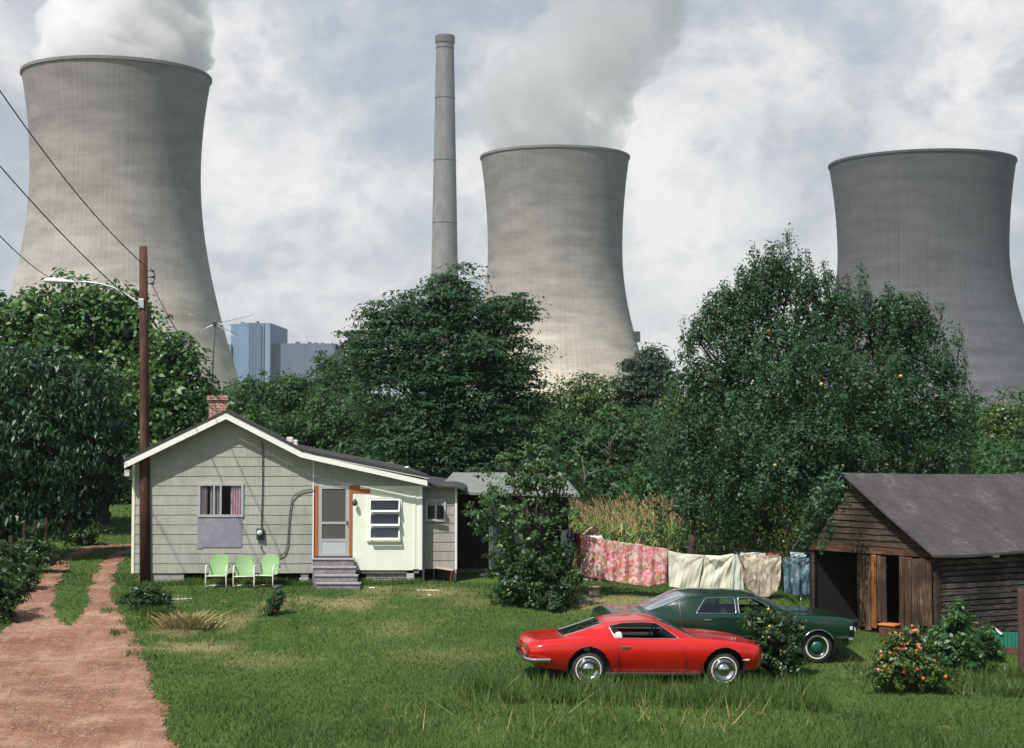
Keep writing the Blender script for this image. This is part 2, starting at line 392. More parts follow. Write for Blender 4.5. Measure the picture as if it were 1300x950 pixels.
def driveway():
    def W(P): return [(q.x, q.y) for q in (gp(*p) for p in P)]
    left = [(-160,860),(-90,830),(-30,815),(0,807),(19,780),(39,749),(58,726),(74,710),(96,701),(122,697),(120,702),(105,706),(91,712),(78,733),(68,752),(66,768),(74,784),(88,797)]
    right = [(104,785),(113,766),(114,749),(118,733),(128,717),(138,706),(150,700),(172,697),(172,702),(157,706),(144,733),(142,752),(143,768),(163,796),(181,831),(188,860),(212,920),(240,1000)]
    main = W(left[4:])+W(right[:-2]); p0 = W(left[:5])
    union = W([(-160,1000)]+left+right)
    cross = W([(96,700),(170,696),(230,695),(230,690),(170,691),(100,695)])
    CLAY_POLYS[:] = [union, cross]
    g = .055; A = np.array(union+cross); xs = np.arange(max(A[:,0].min(), -16), A[:,0].max()+.3, g); ys = np.arange(max(22., A[:,1].min()), A[:,1].max()+.3, g)
    X, Y = np.meshgrid(xs, ys)
    cx, cy = X[:-1,:-1]+g/2, Y[:-1,:-1]+g/2
    jx = cx+.07*np.sin(cy*2.1+cx)+.04*np.sin(cy*4.7+cx*2)+RNG.normal(0, .03, cx.shape); jy = cy+.08*np.sin(cx*6.3)+RNG.normal(0, .04, cx.shape)
    keep = inpoly(jx, jy, union) | inpoly(jx, jy, cross)
    rut = .018*np.sin(X*9+np.sin(Y*.8)*2)+.012*np.sin(X*23+Y*3)+.010*np.sin(Y*17+X*5)
    Z = gz(X, Y)+.022+rut*.5; nx = len(xs)
    i = np.arange(len(ys)-1)[:, None]*nx+np.arange(nx-1)[None, :]; Q = np.stack([i, i+1, i+1+nx, i+nx], -1)[keep]
    V = np.stack([X.ravel(), Y.ravel(), Z.ravel()], 1); used, inv = np.unique(Q, return_inverse=True); V = V[used]; Q = inv.reshape(Q.shape)
    o = np_mesh('driveway', V, Q, M['clay'], smooth=True); tag(o, kind='structure')
    return V
DRV = driveway()

# ------------------------------------------------------------------ cooling towers, stack, plant
def cooling_tower(pxc, rim_y, D, rim_px, thr_dy, thr_px, c_dn, label, top, mid, low, streak, seed, pod=None):
    s = sc(D); rimz = at(pxc, rim_y, D).z; X = at(pxc, rim_y, D).x
    gzz = -8; H = rimz-gzz; a = thr_px/s; rr = rim_px/s; dz = thr_dy/s
    cu = dz/math.sqrt((rr/a)**2-1); cd = c_dn/s; zt = H-dz
    root = thing('cooling_tower', label, 'cooling tower', (X, D, gzz), group='concrete cooling towers of the power plant')
    prof = []
    N = 70
    for i in range(N+1):
        z = 9+(H-9)*i/N; c = cu if z > zt else cd
        prof.append((a*math.sqrt(1+((z-zt)/c)**2), z))
    top_r = prof[-1][0]
    mt = tower_mat('tower_concrete', top, mid, low, H, streak, seed)
    m = MB(); pr = prof[:] + [(top_r-.9, H)] + [(r-.9, z) for r, z in prof[::-1]]
    m.lathe(pr, n=160, caps=False); m.f.extend([[ (len(pr)-1)*160+k, (len(pr)-1)*160+(k+1)%160, (k+1)%160, k] for k in range(160)]); m.m += [0]*160; m.sm += [False]*160
    m.build('shell', mt, root, smooth_angle=40)
    m = MB(); e = .30
    m.lathe([(top_r+.02, H-.9), (top_r+e, H-.8), (top_r+e, H+.15), (top_r-1.0, H+.15)], n=160, caps=False)
    m.build('rim', tower_mat('rim_concrete', tuple(x*.85 for x in top), tuple(x*.85 for x in top), tuple(x*.85 for x in top), H, .3, seed+2), root, smooth_angle=30)
    # raking legs
    m = MB(); r0, r1 = prof[0][0]+1.2, prof[0][0]-.3
    for k in range(40):
        a0 = 2*PI*k/40; a1 = 2*PI*(k+.5)/40
        for (p, q) in ((a0, a1), (a0+2*PI/40, a1)):
            m.tube([(r0*math.cos(p), r0*math.sin(p), -.5), (r1*math.cos(q), r1*math.sin(q), 9.4)], .45, 6)
    tag(m.build('raking_columns', mt, root), kind=None)
    if pod:
        px, py = pod; p = at(px, py, D); ang = -.25
        z = p.z-gzz; r = a*math.sqrt(1+((z-zt)/cd)**2)
        mm = MB(); mm.box(-1.6, 1.6, -1.8, 1.8, -2.2, 2.2); q = mm.build('service_platform', M['dark_metal'], root)
        q.location = (r*math.cos(ang)+.6, r*math.sin(ang), z); q.rotation_euler.z = ang
    return root
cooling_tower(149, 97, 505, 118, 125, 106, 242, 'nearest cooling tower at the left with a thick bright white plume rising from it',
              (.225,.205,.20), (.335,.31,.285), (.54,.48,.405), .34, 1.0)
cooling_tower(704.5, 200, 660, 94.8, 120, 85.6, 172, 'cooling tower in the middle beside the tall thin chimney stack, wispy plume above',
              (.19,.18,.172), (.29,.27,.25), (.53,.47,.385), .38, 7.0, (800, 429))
cooling_tower(1169.7, 208, 680, 116, 116, 106, 160, 'cooling tower at the right, darkened in colour as under cloud shade, with no plume above it',
              (.078,.077,.083), (.086,.086,.094), (.10,.10,.11), .5, 13.0)  # cloud shade on this tower is put into its darker concrete colours
def smokestack():
    D = 1137; s = sc(D); p = at(565, 46, D); gzz = -8; H = p.z-gzz
    root = thing('smokestack', 'very tall slender concrete chimney stack rising behind the big central tree', 'smokestack', (p.x, D, gzz))
    # width in px against height: 23 at top, 34 at y=345
    r_top = 11.2/s; zz = at(565, 345, D).z-gzz; r_mid = 17/s; k = (r_mid-r_top)/(H-zz)
    prof = [(r_top+k*(H-z)*(1+.0), z) for z in np.linspace(0, H, 40)]
    mt = tower_mat('stack_concrete', (.17,.165,.165), (.20,.195,.19), (.25,.24,.23), H, .35, 21.0)
    m = MB(); m.lathe(prof+[(r_top-.7, H), (r_top-.7, H-8)], n=48, caps=False); m.build('shaft', mt, root, smooth_angle=40)
    m = MB(); m.lathe([(r_top, H-6), (r_top+.8, H-5.2), (r_top+.8, H-.6), (r_top+.4, H+.2), (r_top-.6, H+.2)], n=48, caps=False)
    m.lathe([(r_top+.1, H-9.5), (r_top+.5, H-9.2), (r_top+.5, H-8.6), (r_top+.1, H-8.3)], n=48, caps=False)
    m.build('crown_ring', mk('stack_cap', (.10,.095,.095), (.07,.07,.07), .3, .9), root, smooth_angle=30)
    gm = mk('stack_gallery', (.15,.145,.14), None, .3, .9)
    for zf in (.35, .52, .68, .84):
        m = MB(); z = H*zf; r = r_top+k*(H-z); m.lathe([(r+.02, z-.3), (r+.4, z-.25), (r+.4, z+.0), (r+.02, z+.1)], n=48, caps=False); m.build('gallery_ring', gm, root, smooth_angle=30)
smokestack()

def plant_mat(name, c1, c2):
    t = NT(name); v = t.coord((1,1,.25)); n = t.noise(.06, v, 4); 
    sx = t.n('ShaderNodeSeparateXYZ'); t.l(t.coord(), sx.inputs[0])
    w = t.math('SINE', t.math('MULTIPLY', t.math('ADD', sx.outputs[0], sx.outputs[1]), 2.4))
    c = t.ramp(n, [(.35, c2), (.65, c1)]); c = t.mix(t.math('MULTIPLY', t.math('ADD', w, 1), .04), c, (.1,.14,.2))
    t.bsdf(c, .7, 0, .3, w, .3, .2); return t.m
def power_plant():
    D = 1000; gzz = -8
    root = thing('power_plant', 'blue clad boiler house of the power plant with tall block and lower long block', 'power plant', (at(340,480,D).x, D, gzz))
    ox = root.location.x
    def X(px): return at(px, 450, D).x-ox
    def Z(py): return at(340, py, D).z-gzz
    blue = plant_mat('blue_cladding', (.17,.25,.37), (.13,.20,.31)); dk = plant_mat('blue_cladding_dull', (.13,.165,.23), (.105,.135,.195)); lt = plant_mat('pale_blue_strip', (.24,.33,.45), (.2,.28,.4))
    def block(name, x0, x1, y0, y1, zt, mat, corner=None):
        m = MB()
        if corner is None: m.box(x0, x1, y0, y1, 0, zt)
        else:
            # plan corner pushed towards the viewer: two visible faces
            pl = [(x0, y0+18), (corner, y0), (x1, y0+6), (x1, y1), (x0, y1)]; n = 5
            m.add([(a, b, 0) for a, b in pl]+[(a, b, zt) for a, b in pl], [tuple(range(4,-1,-1)), tuple(range(5,10))]+[(i,(i+1)%5,5+(i+1)%5,5+i) for i in range(5)])
        return m.build(name, mat, root)
    block('boiler_house', X(290), X(345), -10, 70, Z(411), blue, X(319))
    block('side_block', X(283.5), X(292), 4, 60, Z(437), blue)
    block('turbine_hall', X(345.2), X(424), 2, 60, Z(436), dk)
    m = MB(); m.box(X(333.5), X(336.5), -6.6, -2.0, 0, Z(412)); m.box(X(337.5), X(344.6), -5.6, -1.5, 0, Z(412)); m.build('vertical_fin', lt, root)
    m = MB(); m.box(X(330), X(334), -7.6, -2.0, 0, Z(413)); m.build('duct_shaft', dk, root)
    for i, (px, w, hh, base) in enumerate(((302,3,3,411),(306,2,2,411),(322,1,4,410.5),(372,4,3,436),(388,1.2,3,436),(390,1.2,2.4,436),(396,3.6,2,436),(405,2.5,1.6,436))):
        m = MB(); m.box(X(px), X(px+w), 10, 18, Z(base)-.3, Z(base-hh)); m.build('roof_vent', dk, root)
    for k in range(3):
        m = MB(); z = Z(424+k*14); m.box(X(291), X(317), -9.9+18, -9.0+18, z, z+.8)
power_plant()

# ------------------------------------------------------------------ steam plumes (volumes)
def plume(name, D, rows, dens, label, seed, dark=1.0, edge=.5, wig=1.0):
    # rows: (py, left_px, right_px) outline, revolved to an elliptical column of real depth
    s = sc(D); V = []; n = 48
    rows = sorted(rows, key=lambda r: -r[0]); ys = np.array([r[0] for r in rows][::-1], float)
    Ls = np.array([r[1] for r in rows][::-1], float); Rs = np.array([r[2] for r in rows][::-1], float)
    yy = np.linspace(rows[0][0], rows[-1][0], 70); vs = []
    rng = np.random.default_rng(seed); ph = rng.uniform(0, 6, 40)
    for i, y in enumerate(yy):
        l, r = np.interp(y, ys, Ls), np.interp(y, ys, Rs); c = at((l+r)/2, y, D); rad = (r-l)/2/s
        k0 = min(1, i/10)
        for k in range(n):
            a = 2*PI*k/n
            q = 1 + wig*1.3*k0*(.05*math.sin(3*a+ph[0]+i*.11)+.05*math.sin(5*a+ph[1]-i*.23)+.04*math.sin(9*a+ph[2]+i*.5)+.03*math.sin(14*a+i*.9+ph[3])+.022*math.sin(22*a-i*1.3+ph[5])+.02*math.sin(31*a+i*1.7+ph[6])+.035*math.sin(i*.8+ph[4])*math.cos(2*a))
            vs.append((c.x+rad*q*math.cos(a), c.y+rad*q*.9*math.sin(a), c.z+ (2.0*math.sin(4*a+i*.3)*k0)))
    m = MB(); N = len(yy); fs = []
    for i in range(N-1):
        for k in range(n):
            k2 = (k+1) % n; fs.append((i*n+k, i*n+k2, (i+1)*n+k2, (i+1)*n+k))
    fs.append(tuple(range(n-1,-1,-1))); fs.append(tuple((N-1)*n+k for k in range(n)))
    m.add(vs, fs)
    t = NT(name+'_volume'); t.t.nodes.remove(t.out); t.out = t.n('ShaderNodeOutputMaterial')
    tc = t.n('ShaderNodeTexCoord'); nz = t.noise(.055, tc.outputs['Object'], 7, .66, .6)
    d = t.ramp(nz, [(edge-.03, (0,0,0)), (edge+.03, (.6,.6,.6)), (edge+.16, (1,1,1))])
    pv = t.n('ShaderNodeVolumePrincipled'); pv.inputs['Color'].default_value = (.97*dark, .97*dark, .985*dark, 1)
    pv.inputs['Anisotropy'].default_value = .2
    t.l(t.math('MULTIPLY', d, dens), pv.inputs['Density']); t.l(pv.outputs[0], t.out.inputs['Volume'])
    o = m.build(name, t.m); tag(o, label, kind='stuff'); return o
PLUMES = True
if PLUMES:
    plume('steam_plume', 505, [(103,45,252),(75,40,264),(40,55,266),(0,78,262),(-60,90,262),(-160,60,270)], .13, 'thick white steam plume rising from the left cooling tower', 3, 1.028, .37, .9)
    plume('steam_plume', 660, [(205,624,786),(180,616,796),(150,604,800),(125,592,806),(90,612,828),(50,655,858),(0,690,875),(-70,720,900),(-160,740,960)], .048, 'pale grey steam plume drifting up from the middle cooling tower', 9, .84, .43, 1.0)

# ------------------------------------------------------------------ house
HY = 43.5
def hp(px, py): p = at(px, py, HY); return p.x, p.z
def HX(px): return at(px, 640, HY).x
def HZ(py): return at(400, py, HY).z
roofline = [(163,592),(290.5,531),(385,580),(402,584),(543,612)]      # underside line of the rake boards
def roof_z(x):
    P = [hp(*p) for p in roofline]; return float(np.interp(x, [p[0] for p in P], [p[1] for p in P]))

def lapped_wall(m, x0, x1, z0, course, topf, y, holes=(), lip=.018, ztop=None, shingle=.62, jit=.006):
    """courses of lapped shingles on a wall plane facing the viewer; every course is clipped by the roof line and by openings"""
    z = z0; k = 0
    while True:
        zt = z+course
        if ztop is not None and z >= ztop-.02: break
        if ztop is not None: zt = min(zt, ztop)
        # x range under the roof line for this course (sampled)
        xs = np.arange(x0, x1+1e-6, .05); ok = np.array([topf(x) > z+.02 for x in xs])
        if not ok.any(): break
        off = (k % 2)*shingle/2
        edges = sorted(set([x0, x1]+[x0+off+i*shingle for i in range(-1, int((x1-x0)/shingle)+2) if x0 < x0+off+i*shingle < x1]+[v for h in holes for v in h[:2] if x0 < v < x1 and h[2] < zt and h[3] > z]))
        for a, b in zip(edges[:-1], edges[1:]):
            if b-a < .004: continue
            if any(a >= h[0]-1e-3 and b <= h[1]+1e-3 and h[2] < z+course*.5 and h[3] > z+course*.5 for h in holes): continue
            nseg = max(1, int((b-a)/.16)); zb = z+random.uniform(-jit, jit)-.012
            for i in range(nseg):
                xa = a+(b-a)*i/nseg; xb = a+(b-a)*(i+1)/nseg
                if i == nseg-1: xb -= .003
                ta, tb = min(zt, topf(xa)), min(zt, topf(xb))
                if ta <= zb+.01 and tb <= zb+.01: continue
                ta = max(ta, zb+.005); tb = max(tb, zb+.005)
                m.hexa([(xa,y-lip,zb),(xb,y-lip,zb),(xb,y,zb),(xa,y,zb),(xa,y-.003,ta),(xb,y-.003,tb),(xb,y,tb),(xa,y,ta)])
        z += course; k += 1
def house():
    root = thing('house', 'small grey green shingled cottage with white trimmed gable roof behind the green chairs', 'house', (HX(300), HY, 0))
    ox, oy = root.location.x, root.location.y
    def B(m, name, mat, par=root, sm=None):
        m.v = [(v[0]-ox-(.19*(v[1]-HY-.5) if v[1] > HY+.5 else 0), v[1]-oy, v[2]) for v in m.v]; return m.build(name, mat, par, smooth_angle=sm)
    def SUB(o, par): o.parent = par; return o
    xl, xm, xr = HX(171), HX(398), HX(532); z0 = HZ(727)
    topf = lambda x: roof_z(x)+.02
    win = (HX(253), HX(308), HZ(655), HZ(615)); grey = (HX(251.5), HX(307.5), HZ(695), HZ(655))
    door = (HX(399.6), HX(447.6), HZ(712), HZ(616.5))
    # structural wall behind the shingles
    m = MB(); back = HY+6
    xs = [xl, HX(290.5), HX(385), xm, xr]; 
    V = [(x, HY, z0-.02) for x in xs]+[(x, HY, roof_z(x)-.01) for x in xs]
    n = len(xs)
    # cut window and door out of the backing: strips
    def backing(x0, x1, holes):
        ex = sorted(set([x0, x1]+[v for h in holes for v in h[:2]]+[x for x in xs if x0 < x < x1]))
        for a, b in zip(ex[:-1], ex[1:]):
            hs = [h for h in holes if a >= h[0]-1e-3 and b <= h[1]+1e-3]
            spans = []; lo = z0-.02
            for h in sorted(hs, key=lambda h: h[2]): spans.append((lo, lo, h[2], h[2])); lo = h[3]
            spans.append((lo, lo, roof_z(a)-.01, roof_z(b)-.01))
            for (l1, l2, t1, t2) in spans:
                if t1 > l1+.001: m.hexa([(a,HY,l1),(b,HY,l2),(b,HY+.12,l2),(a,HY+.12,l1),(a,HY,t1),(b,HY,t2),(b,HY+.12,t2),(a,HY+.12,t1)])
    awn = (HX(469.5), HX(508), HZ(685), HZ(632.5))
    backing(xl, xr, [win, (door[0], door[1], z0-.01, door[3]), awn])
    m.box(xl, xl+.12, HY+.121, back, z0, roof_z(xl)+.05); m.box(xr-.12, xr, HY+.121, back, z0, roof_z(xr)+.05)
    m.box(xl+.12, xr-.12, back-.12, back-.001, z0, roof_z(xr)+.3)
    m.box(xl+.12, xr-.12, HY+.121, back-.121, z0, z0+.05)
    B(m, 'wall', mk('wall_backing', (.2,.21,.17), None, 3, .9))
    m = MB()
    lapped_wall(m, xl, xm, z0, .2655, topf, HY-.001, [win, grey])
    lapped_wall(m, xm+.01, HX(548), HZ(618), .2655, lambda x: topf(x) if x < HX(541) else -9, HY-.001, [door], shingle=.7)
    B(m, 'siding', M['shingle'])
    # corner boards
    m = MB(); m.box(xl-.07, xl+.005, HY-.035, HY+.3, z0-.02, roof_z(xl)); B(m, 'corner_board', mk('cream_trim', (.78,.79,.62), (.66,.66,.5), 9, .55))
    m = MB(); m.box(xm-.02, xm+.012, HY-.03, HY-.0, z0-.01, roof_z(xm)); B(m, 'corner_board', M['trim_white'])
    # plain painted porch panel
    wx0, wx1 = HX(447.8), xr; m = MB(); zt = HZ(617); zb = HZ(722.5)
    for (a, b, c, d) in ((wx0, awn[0], zb, zt), (awn[1], wx1, zb, zt), (awn[0], awn[1], zb, awn[2]), (awn[0], awn[1], awn[3], zt)):
        m.box(a, b, HY-.030, HY-.002, c, d)
    m.box(HX(525.5), HX(528), HY-.045, HY-.031, zb, zt)
    B(m, 'porch_wall_panel', M['cream_wall'])
    m = MB(); m.box(xr+.002, xr+.09, HY-.05, HY+.35, zb-.02, HZ(617.5)); B(m, 'corner_board', M['white_paint'])
    m = MB(); m.box(wx0, HX(524.5), HY-.034, HY-.0305, zb-.03, zb+.0); B(m, 'drip_board', M['white_paint'])
    # roof slab: left slope, right slope, low-pitch slope
    m = MB(); P = [hp(*p) for p in [(162,586),(290.5,524.5),(386,573.5),(404,578),(545,606)]]
    yf, yb = HY-.40, back+.35; th = .09
    for (a, b) in zip(P[:-1], P[1:]):
        m.hexa([(a[0],yf,a[1]),(b[0],yf,b[1]),(b[0],yb,b[1]),(a[0],yb,a[1]),(a[0],yf,a[1]+th),(b[0],yf,b[1]+th),(b[0],yb,b[1]+th),(a[0],yb,a[1]+th)])
    ro = B(m, 'roof', M['roofing'])
    m = MB(); yf2 = HY-.43
    Q = [hp(*p) for p in [(162.5,594),(290.5,532),(384,580),(403,584.5),(530,613),(543.5,616)]]
    T = [hp(*p) for p in [(162.5,586.5),(290.5,525.6),(386,574.8),(404,579),(530,606.5),(543.5,609.5)]]
    for i in range(len(Q)-1):
        a, b, c, d = Q[i], Q[i+1], T[i+1], T[i]
        m.hexa([(a[0],yf2,a[1]),(b[0],yf2,b[1]),(b[0],yf2+.026,b[1]),(a[0],yf2+.026,a[1]),(d[0],yf2,d[1]),(c[0],yf2,c[1]),(c[0],yf2+.026,c[1]),(d[0],yf2+.026,d[1])])
    B(m, 'fascia', M['white_paint'])
    m = MB()    # soffit under the rake overhang
    for i in range(len(P)-1):
        a, b = P[i], P[i+1]
        m.hexa([(a[0]+.02,yf2+.03,a[1]-.03),(b[0],yf2+.03,b[1]-.03),(b[0],HY+.1,b[1]-.03),(a[0]+.02,HY+.1,a[1]-.03),(a[0]+.02,yf2+.03,a[1]-.005),(b[0],yf2+.03,b[1]-.005),(b[0],HY+.1,b[1]-.005),(a[0]+.02,HY+.1,a[1]-.005)])
    m.box(P[0][0]+.01, P[0][0]+.14, HY-.38, HY-.05, HZ(604), HZ(596))
    B(m, 'soffit', mk('soffit_paint', (.55,.57,.52), None, 5, .7))
    # chimney on the ridge (sub-part of the roof), white flue, small vent pipe
    cy = HY+.9; c0, c1 = at(267.5,520,cy).x, at(291.5,520,cy).x
    m = MB(); m.box(c0+.02, c1-.02, cy, cy+.5, HZ(545), at(280,508,cy).z); m.box(c0-.03, c1+.03, cy-.05, cy+.55, at(280,508,cy).z, at(280,502,cy).z)
    B(m, 'chimney', M['brick'], None).parent = ro
    m = MB(); m.lathe([(.11,0),(.11,.22),(.13,.24),(.13,.3)], c=((c0+c1)/2, cy+.25, at(280,502,cy).z-.02), n=12, caps=False); m.box((c0+c1)/2-.2,(c0+c1)/2+.2, cy+.05, cy+.45, at(280,502,cy).z-.06, at(280,502,cy).z+.012)
    fx = at(378,570,HY+1.2); m2 = MB(); m2.box(fx.x-.14, fx.x+.13, HY+1.2, HY+1.55, fx.z-.35, fx.z+.25, bev=.02); m2.box(fx.x-.17, fx.x+.0, HY+1.17, HY+1.58, fx.z+.18, fx.z+.33, bev=.02)
    B(m2, 'flue', mk('flue_white', (.72,.70,.66), (.5,.45,.42), 7, .7, dirt=(.4,.3,.25)), None).parent = ro
    vx = at(518,600,HY+.7); m2 = MB(); m2.tube([(vx.x-.03,HY+.7,vx.z-.3),(vx.x+.01,HY+.7,vx.z+.12)], .05, 10); m2.lathe([(.02,0),(.085,.0),(.085,.03),(.03,.06)], c=(vx.x+.01,HY+.7,vx.z+.12), n=12)
    B(m2, 'vent_pipe', M['alum'], None).parent = ro
    # front slider window
    m = MB(); a, b, c, d = win; fy0, fy1 = HY-.05, HY-.005
    for q in ((a-.03,b+.03,c-.03,c+.035),(a-.03,b+.03,d-.035,d+.03),(a-.03,a+.035,c,d),(b-.035,b+.03,c,d),((a+b)/2-.025,(a+b)/2+.025,c,d),(HX(271),HX(273),c,d)):
        m.box(q[0], q[1], fy0 if q[3]-q[2] > .1 else fy0-.004, fy1, q[2], q[3])
    w = B(m, 'window', M['alum'])
    m = MB(); m.add([(a+.03,HY-.02,c+.03),(b-.03,HY-.02,c+.03),(b-.03,HY-.02,d-.03),(a+.03,HY-.02,d-.03)],[(0,1,2,3)]); SUB(B(m, 'pane', M['house_glass'], None), w)
    def curtain(x0, x1, mat, y=HY+.02, zz0=c, zz1=d, amp=.03, fr=30):
        mm = MB(); n = 40; vs = []
        for i in range(n+1):
            x = x0+(x1-x0)*i/n; yy = y+amp*math.sin(i/n*fr)
            vs += [(x, yy, zz0), (x, yy, zz1)]
        mm.add(vs, [(2*i, 2*i+2, 2*i+3, 2*i+1) for i in range(n)], 0, True); return B(mm, 'curtain', mat, None, None)
    cm = mk('pink_grey_curtain', (.52,.42,.42), (.34,.3,.34), 4, .9, cs=(3,1,.5)); cw = mk('white_pink_curtain', (.66,.6,.6), (.5,.2,.28), 5, .9, cs=(3,1,1))
    SUB(curtain(HX(254), HX(263), cm), w); SUB(curtain(HX(266), HX(279), cm, HY+.05), w); SUB(curtain(HX(292.5), HX(307), cw), w)
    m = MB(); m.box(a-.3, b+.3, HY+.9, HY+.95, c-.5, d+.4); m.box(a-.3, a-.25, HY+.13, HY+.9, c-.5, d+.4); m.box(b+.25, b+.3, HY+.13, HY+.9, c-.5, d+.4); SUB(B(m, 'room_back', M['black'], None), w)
    # grey board below
    m = MB(); gb = grey; m.box(gb[0], gb[1], HY-.03, HY-.002, gb[2], gb[3]-.03); m.box(gb[0]-.015, gb[0]+.13, HY-.032, HY-.006, gb[2]-.035, gb[2]+.05)
    B(m, 'grey_panel', mk('grey_panel_paint', (.235,.235,.285), (.18,.18,.225), 3, .65, dirt=(.3,.3,.34)))
    # screen door
    jl, jr = (HX(400), HX(404.2)), (HX(443.6), HX(447.6)); dz0, dz1 = HZ(706), HZ(616.5)
    m = MB(); m.box(jl[0], jl[1], HY-.045, HY+.10, dz0, dz1-.005); m.box(jr[0], jr[1], HY-.045, HY+.10, dz0, dz1); 
    m.box(HX(447.8), HX(457), HY-.045, HY-.031, HZ(626), HZ(616)); m.box(HX(457), HX(470), HY-.045, HY-.031, HZ(626.5), HZ(621))
    B(m, 'door_frame', M['orange_wood'])
    x0, x1 = jl[1]+.002, jr[0]-.002; s = .1
    m = MB(); y0, y1 = HY-.03, HY+.01
    zz = [dz0, dz0+.12, HZ(688), HZ(685), HZ(665.5), HZ(662.5), dz1-.13, dz1]
    m.box(x0, x0+s, y0, y1, dz0, dz1); m.box(x1-s, x1, y0, y1, dz0, dz1)
    for (c0_, c1_) in ((dz0, dz0+.08), (HZ(687.5), HZ(684)), (HZ(665.5), HZ(662.5)), (dz1-.09, dz1)): m.box(x0+s+.001, x1-s-.001, y0, y1, c0_, c1_)
    dr = B(m, 'door', M['alum'])
    m = MB(); m.box(x0+s+.001, x1-s-.001, y0+.012, y1-.01, dz0+.081, HZ(687.6)); SUB(B(m, 'kick_panel', mk('kick_panel', (.56,.58,.62), (.48,.5,.54), 2, .35, .3), None), dr)
    t = NT('insect_screen'); v = t.coord((1,1,1)); n = t.noise(1.7, v, 3)
    tr = t.n('ShaderNodeBsdfTransparent'); df = t.n('ShaderNodeBsdfDiffuse'); df.inputs[0].default_value = (.13,.125,.12,1); mx = t.n('ShaderNodeMixShader')
    t.l(t.math('ADD', t.math('MULTIPLY', n, .25), .45), mx.inputs[0]); t.l(tr.outputs[0], mx.inputs[1]); t.l(df.outputs[0], mx.inputs[2]); t.l(mx.outputs[0], t.out.inputs['Surface'])
    m = MB(); m.box(x0+s, x1-s, y0+.018, y0+.02, HZ(684.2), dz1-.088); SUB(B(m, 'screen', t.m, None), dr)
    m = MB(); m.box(x1-.07, x1-.045, y0-.05, y0, HZ(666), HZ(661)); SUB(B(m, 'handle', M['dark_metal'], None), dr)
    m = MB(); m.box(x0, x1, HY+.08, HY+.1, dz0, dz1); B(m, 'inner_door', mk('inner_door', (.11,.10,.09), (.07,.065,.06), 2, .7))
    m = MB(); m.box(jl[0], jr[1], HY-.09, HY+.1, dz0-.07, dz0-.001); B(m, 'door_sill', M['dark_metal'])
    # awning window of three panes, each tilted open a little
    a, b, c, d = awn
    m = MB()
    for q in ((a-.05,b+.05,c-.06,c+.0),(a-.05,b+.05,d,d+.03),(a-.05,a,c,d),(b,b+.05,c,d)): m.box(q[0],q[1],HY-.07,HY+.05,q[2],q[3])
    w = B(m, 'window', M['white_paint'])
    hh = (d-c)/3
    for k in range(3):
        zt_ = d-k*hh-.012; zb_ = zt_-hh+.022; dy = .13
        m = MB(); fr = .035
        def pt(x, u, o=0): return (x, HY-.075-dy*u-o, zt_+(zb_-zt_)*u)
        for (xa, xb, ua, ub) in ((a,b,0,.12),(a,b,.86,1),(a,a+fr,.121,.859),(b-fr,b,.121,.859)):
            p = [pt(xa,ub),pt(xb,ub),pt(xb,ub,-.02),pt(xa,ub,-.02),pt(xa,ua),pt(xb,ua),pt(xb,ua,-.02),pt(xa,ua,-.02)]; m.hexa(p)
        sh = SUB(B(m, 'sash', M['white_paint'], None), w)
        m = MB(); m.add([pt(a+fr,.12,-.01),pt(b-fr,.12,-.01),pt(b-fr,.86,-.01),pt(a+fr,.86,-.01)], [(0,1,2,3)]); SUB(B(m, 'pane', M['house_glass'], None), w)
    m = MB(); m.box(a, b, HY+.0, HY+.01, c, d); SUB(B(m, 'blind', mk('grey_blue_blind', (.20,.22,.27), (.10,.11,.15), 2.2, .8, cs=(.5,1,4)), None), w)
    m = MB(); m.box(HX(466), HX(509.5), HY-.09, HY-.02, HZ(687.5), HZ(685.2)); B(m, 'window_sill', mk('cream_sill', (.72,.7,.5), None, 6, .6))
    # wall lamp
    lx, lz = HX(451), HZ(636); m = MB(); m.lathe([(.045,0),(.05,-.03),(.03,-.05)], c=(lx,HY-.031,lz), n=12, axis='y'); m.tube([(lx,HY-.05,lz),(lx,HY-.13,lz+.02),(lx,HY-.16,lz-.02)], .014, 8)
    m.lathe([(.03,.06),(.055,0),(.06,-.06),(.045,-.09),(.02,-.1)], c=(lx,HY-.16,lz-.03), n=12); B(m, 'wall_lamp', M['dark_metal'])
    # electric meter with conduit, service cable and loop of pipe
    m = MB(); mx_, mz = HX(331), HZ(677)
    m.box(mx_-.10, mx_+.10, HY-.11, HY-.02, mz-.17, mz+.14, bev=.02); mo = B(m, 'electric_meter', M['dark_metal'])
    m = MB(); m.lathe([(.075,-.02),(.075,-.06),(.05,-.1),(.0,-.11)], c=(mx_,HY-.10,mz+.02), n=16, axis='y', caps=False); SUB(B(m, 'meter_dial', M['lamp_glass'], None), mo)
    m = MB(); m.tube([(HX(332.5),HY-.05,mz+.14),(HX(333.5),HY-.05,HZ(620)),(HX(333.5),HY-.05,HZ(566)),(HX(332),HY-.08,HZ(561))], .014, 8); B(m, 'conduit', M['dark_metal'])
    pts = [(331,690),(333,697),(338,704),(345,707.5),(353,707),(360,704),(364,698),(366,688),(367.5,660),(369,645),(371,633),(376,627),(384,623),(397,621)]
    m = MB(); m.tube([(HX(a), HY-.06, HZ(b)) for a, b in pts], .017, 8); B(m, 'service_cable', mk('old_cable', (.07,.08,.08), (.16,.11,.07), 3, .7))
    # foundation under the main part and under the porch
    m = MB(); m.box(HX(177), HX(234), HY+.02, HY+.3, -.12, z0-.02); B(m, 'foundation', M['block'])
    m = MB(); m.box(HX(380), HX(393), HY+.0, HY+.3, -.1, z0-.14, bev=.03); m.box(HX(382), HX(392), HY+.02, HY+.28, z0-.13, z0-.02, bev=.02)
    B(m, 'foundation', M['block'])
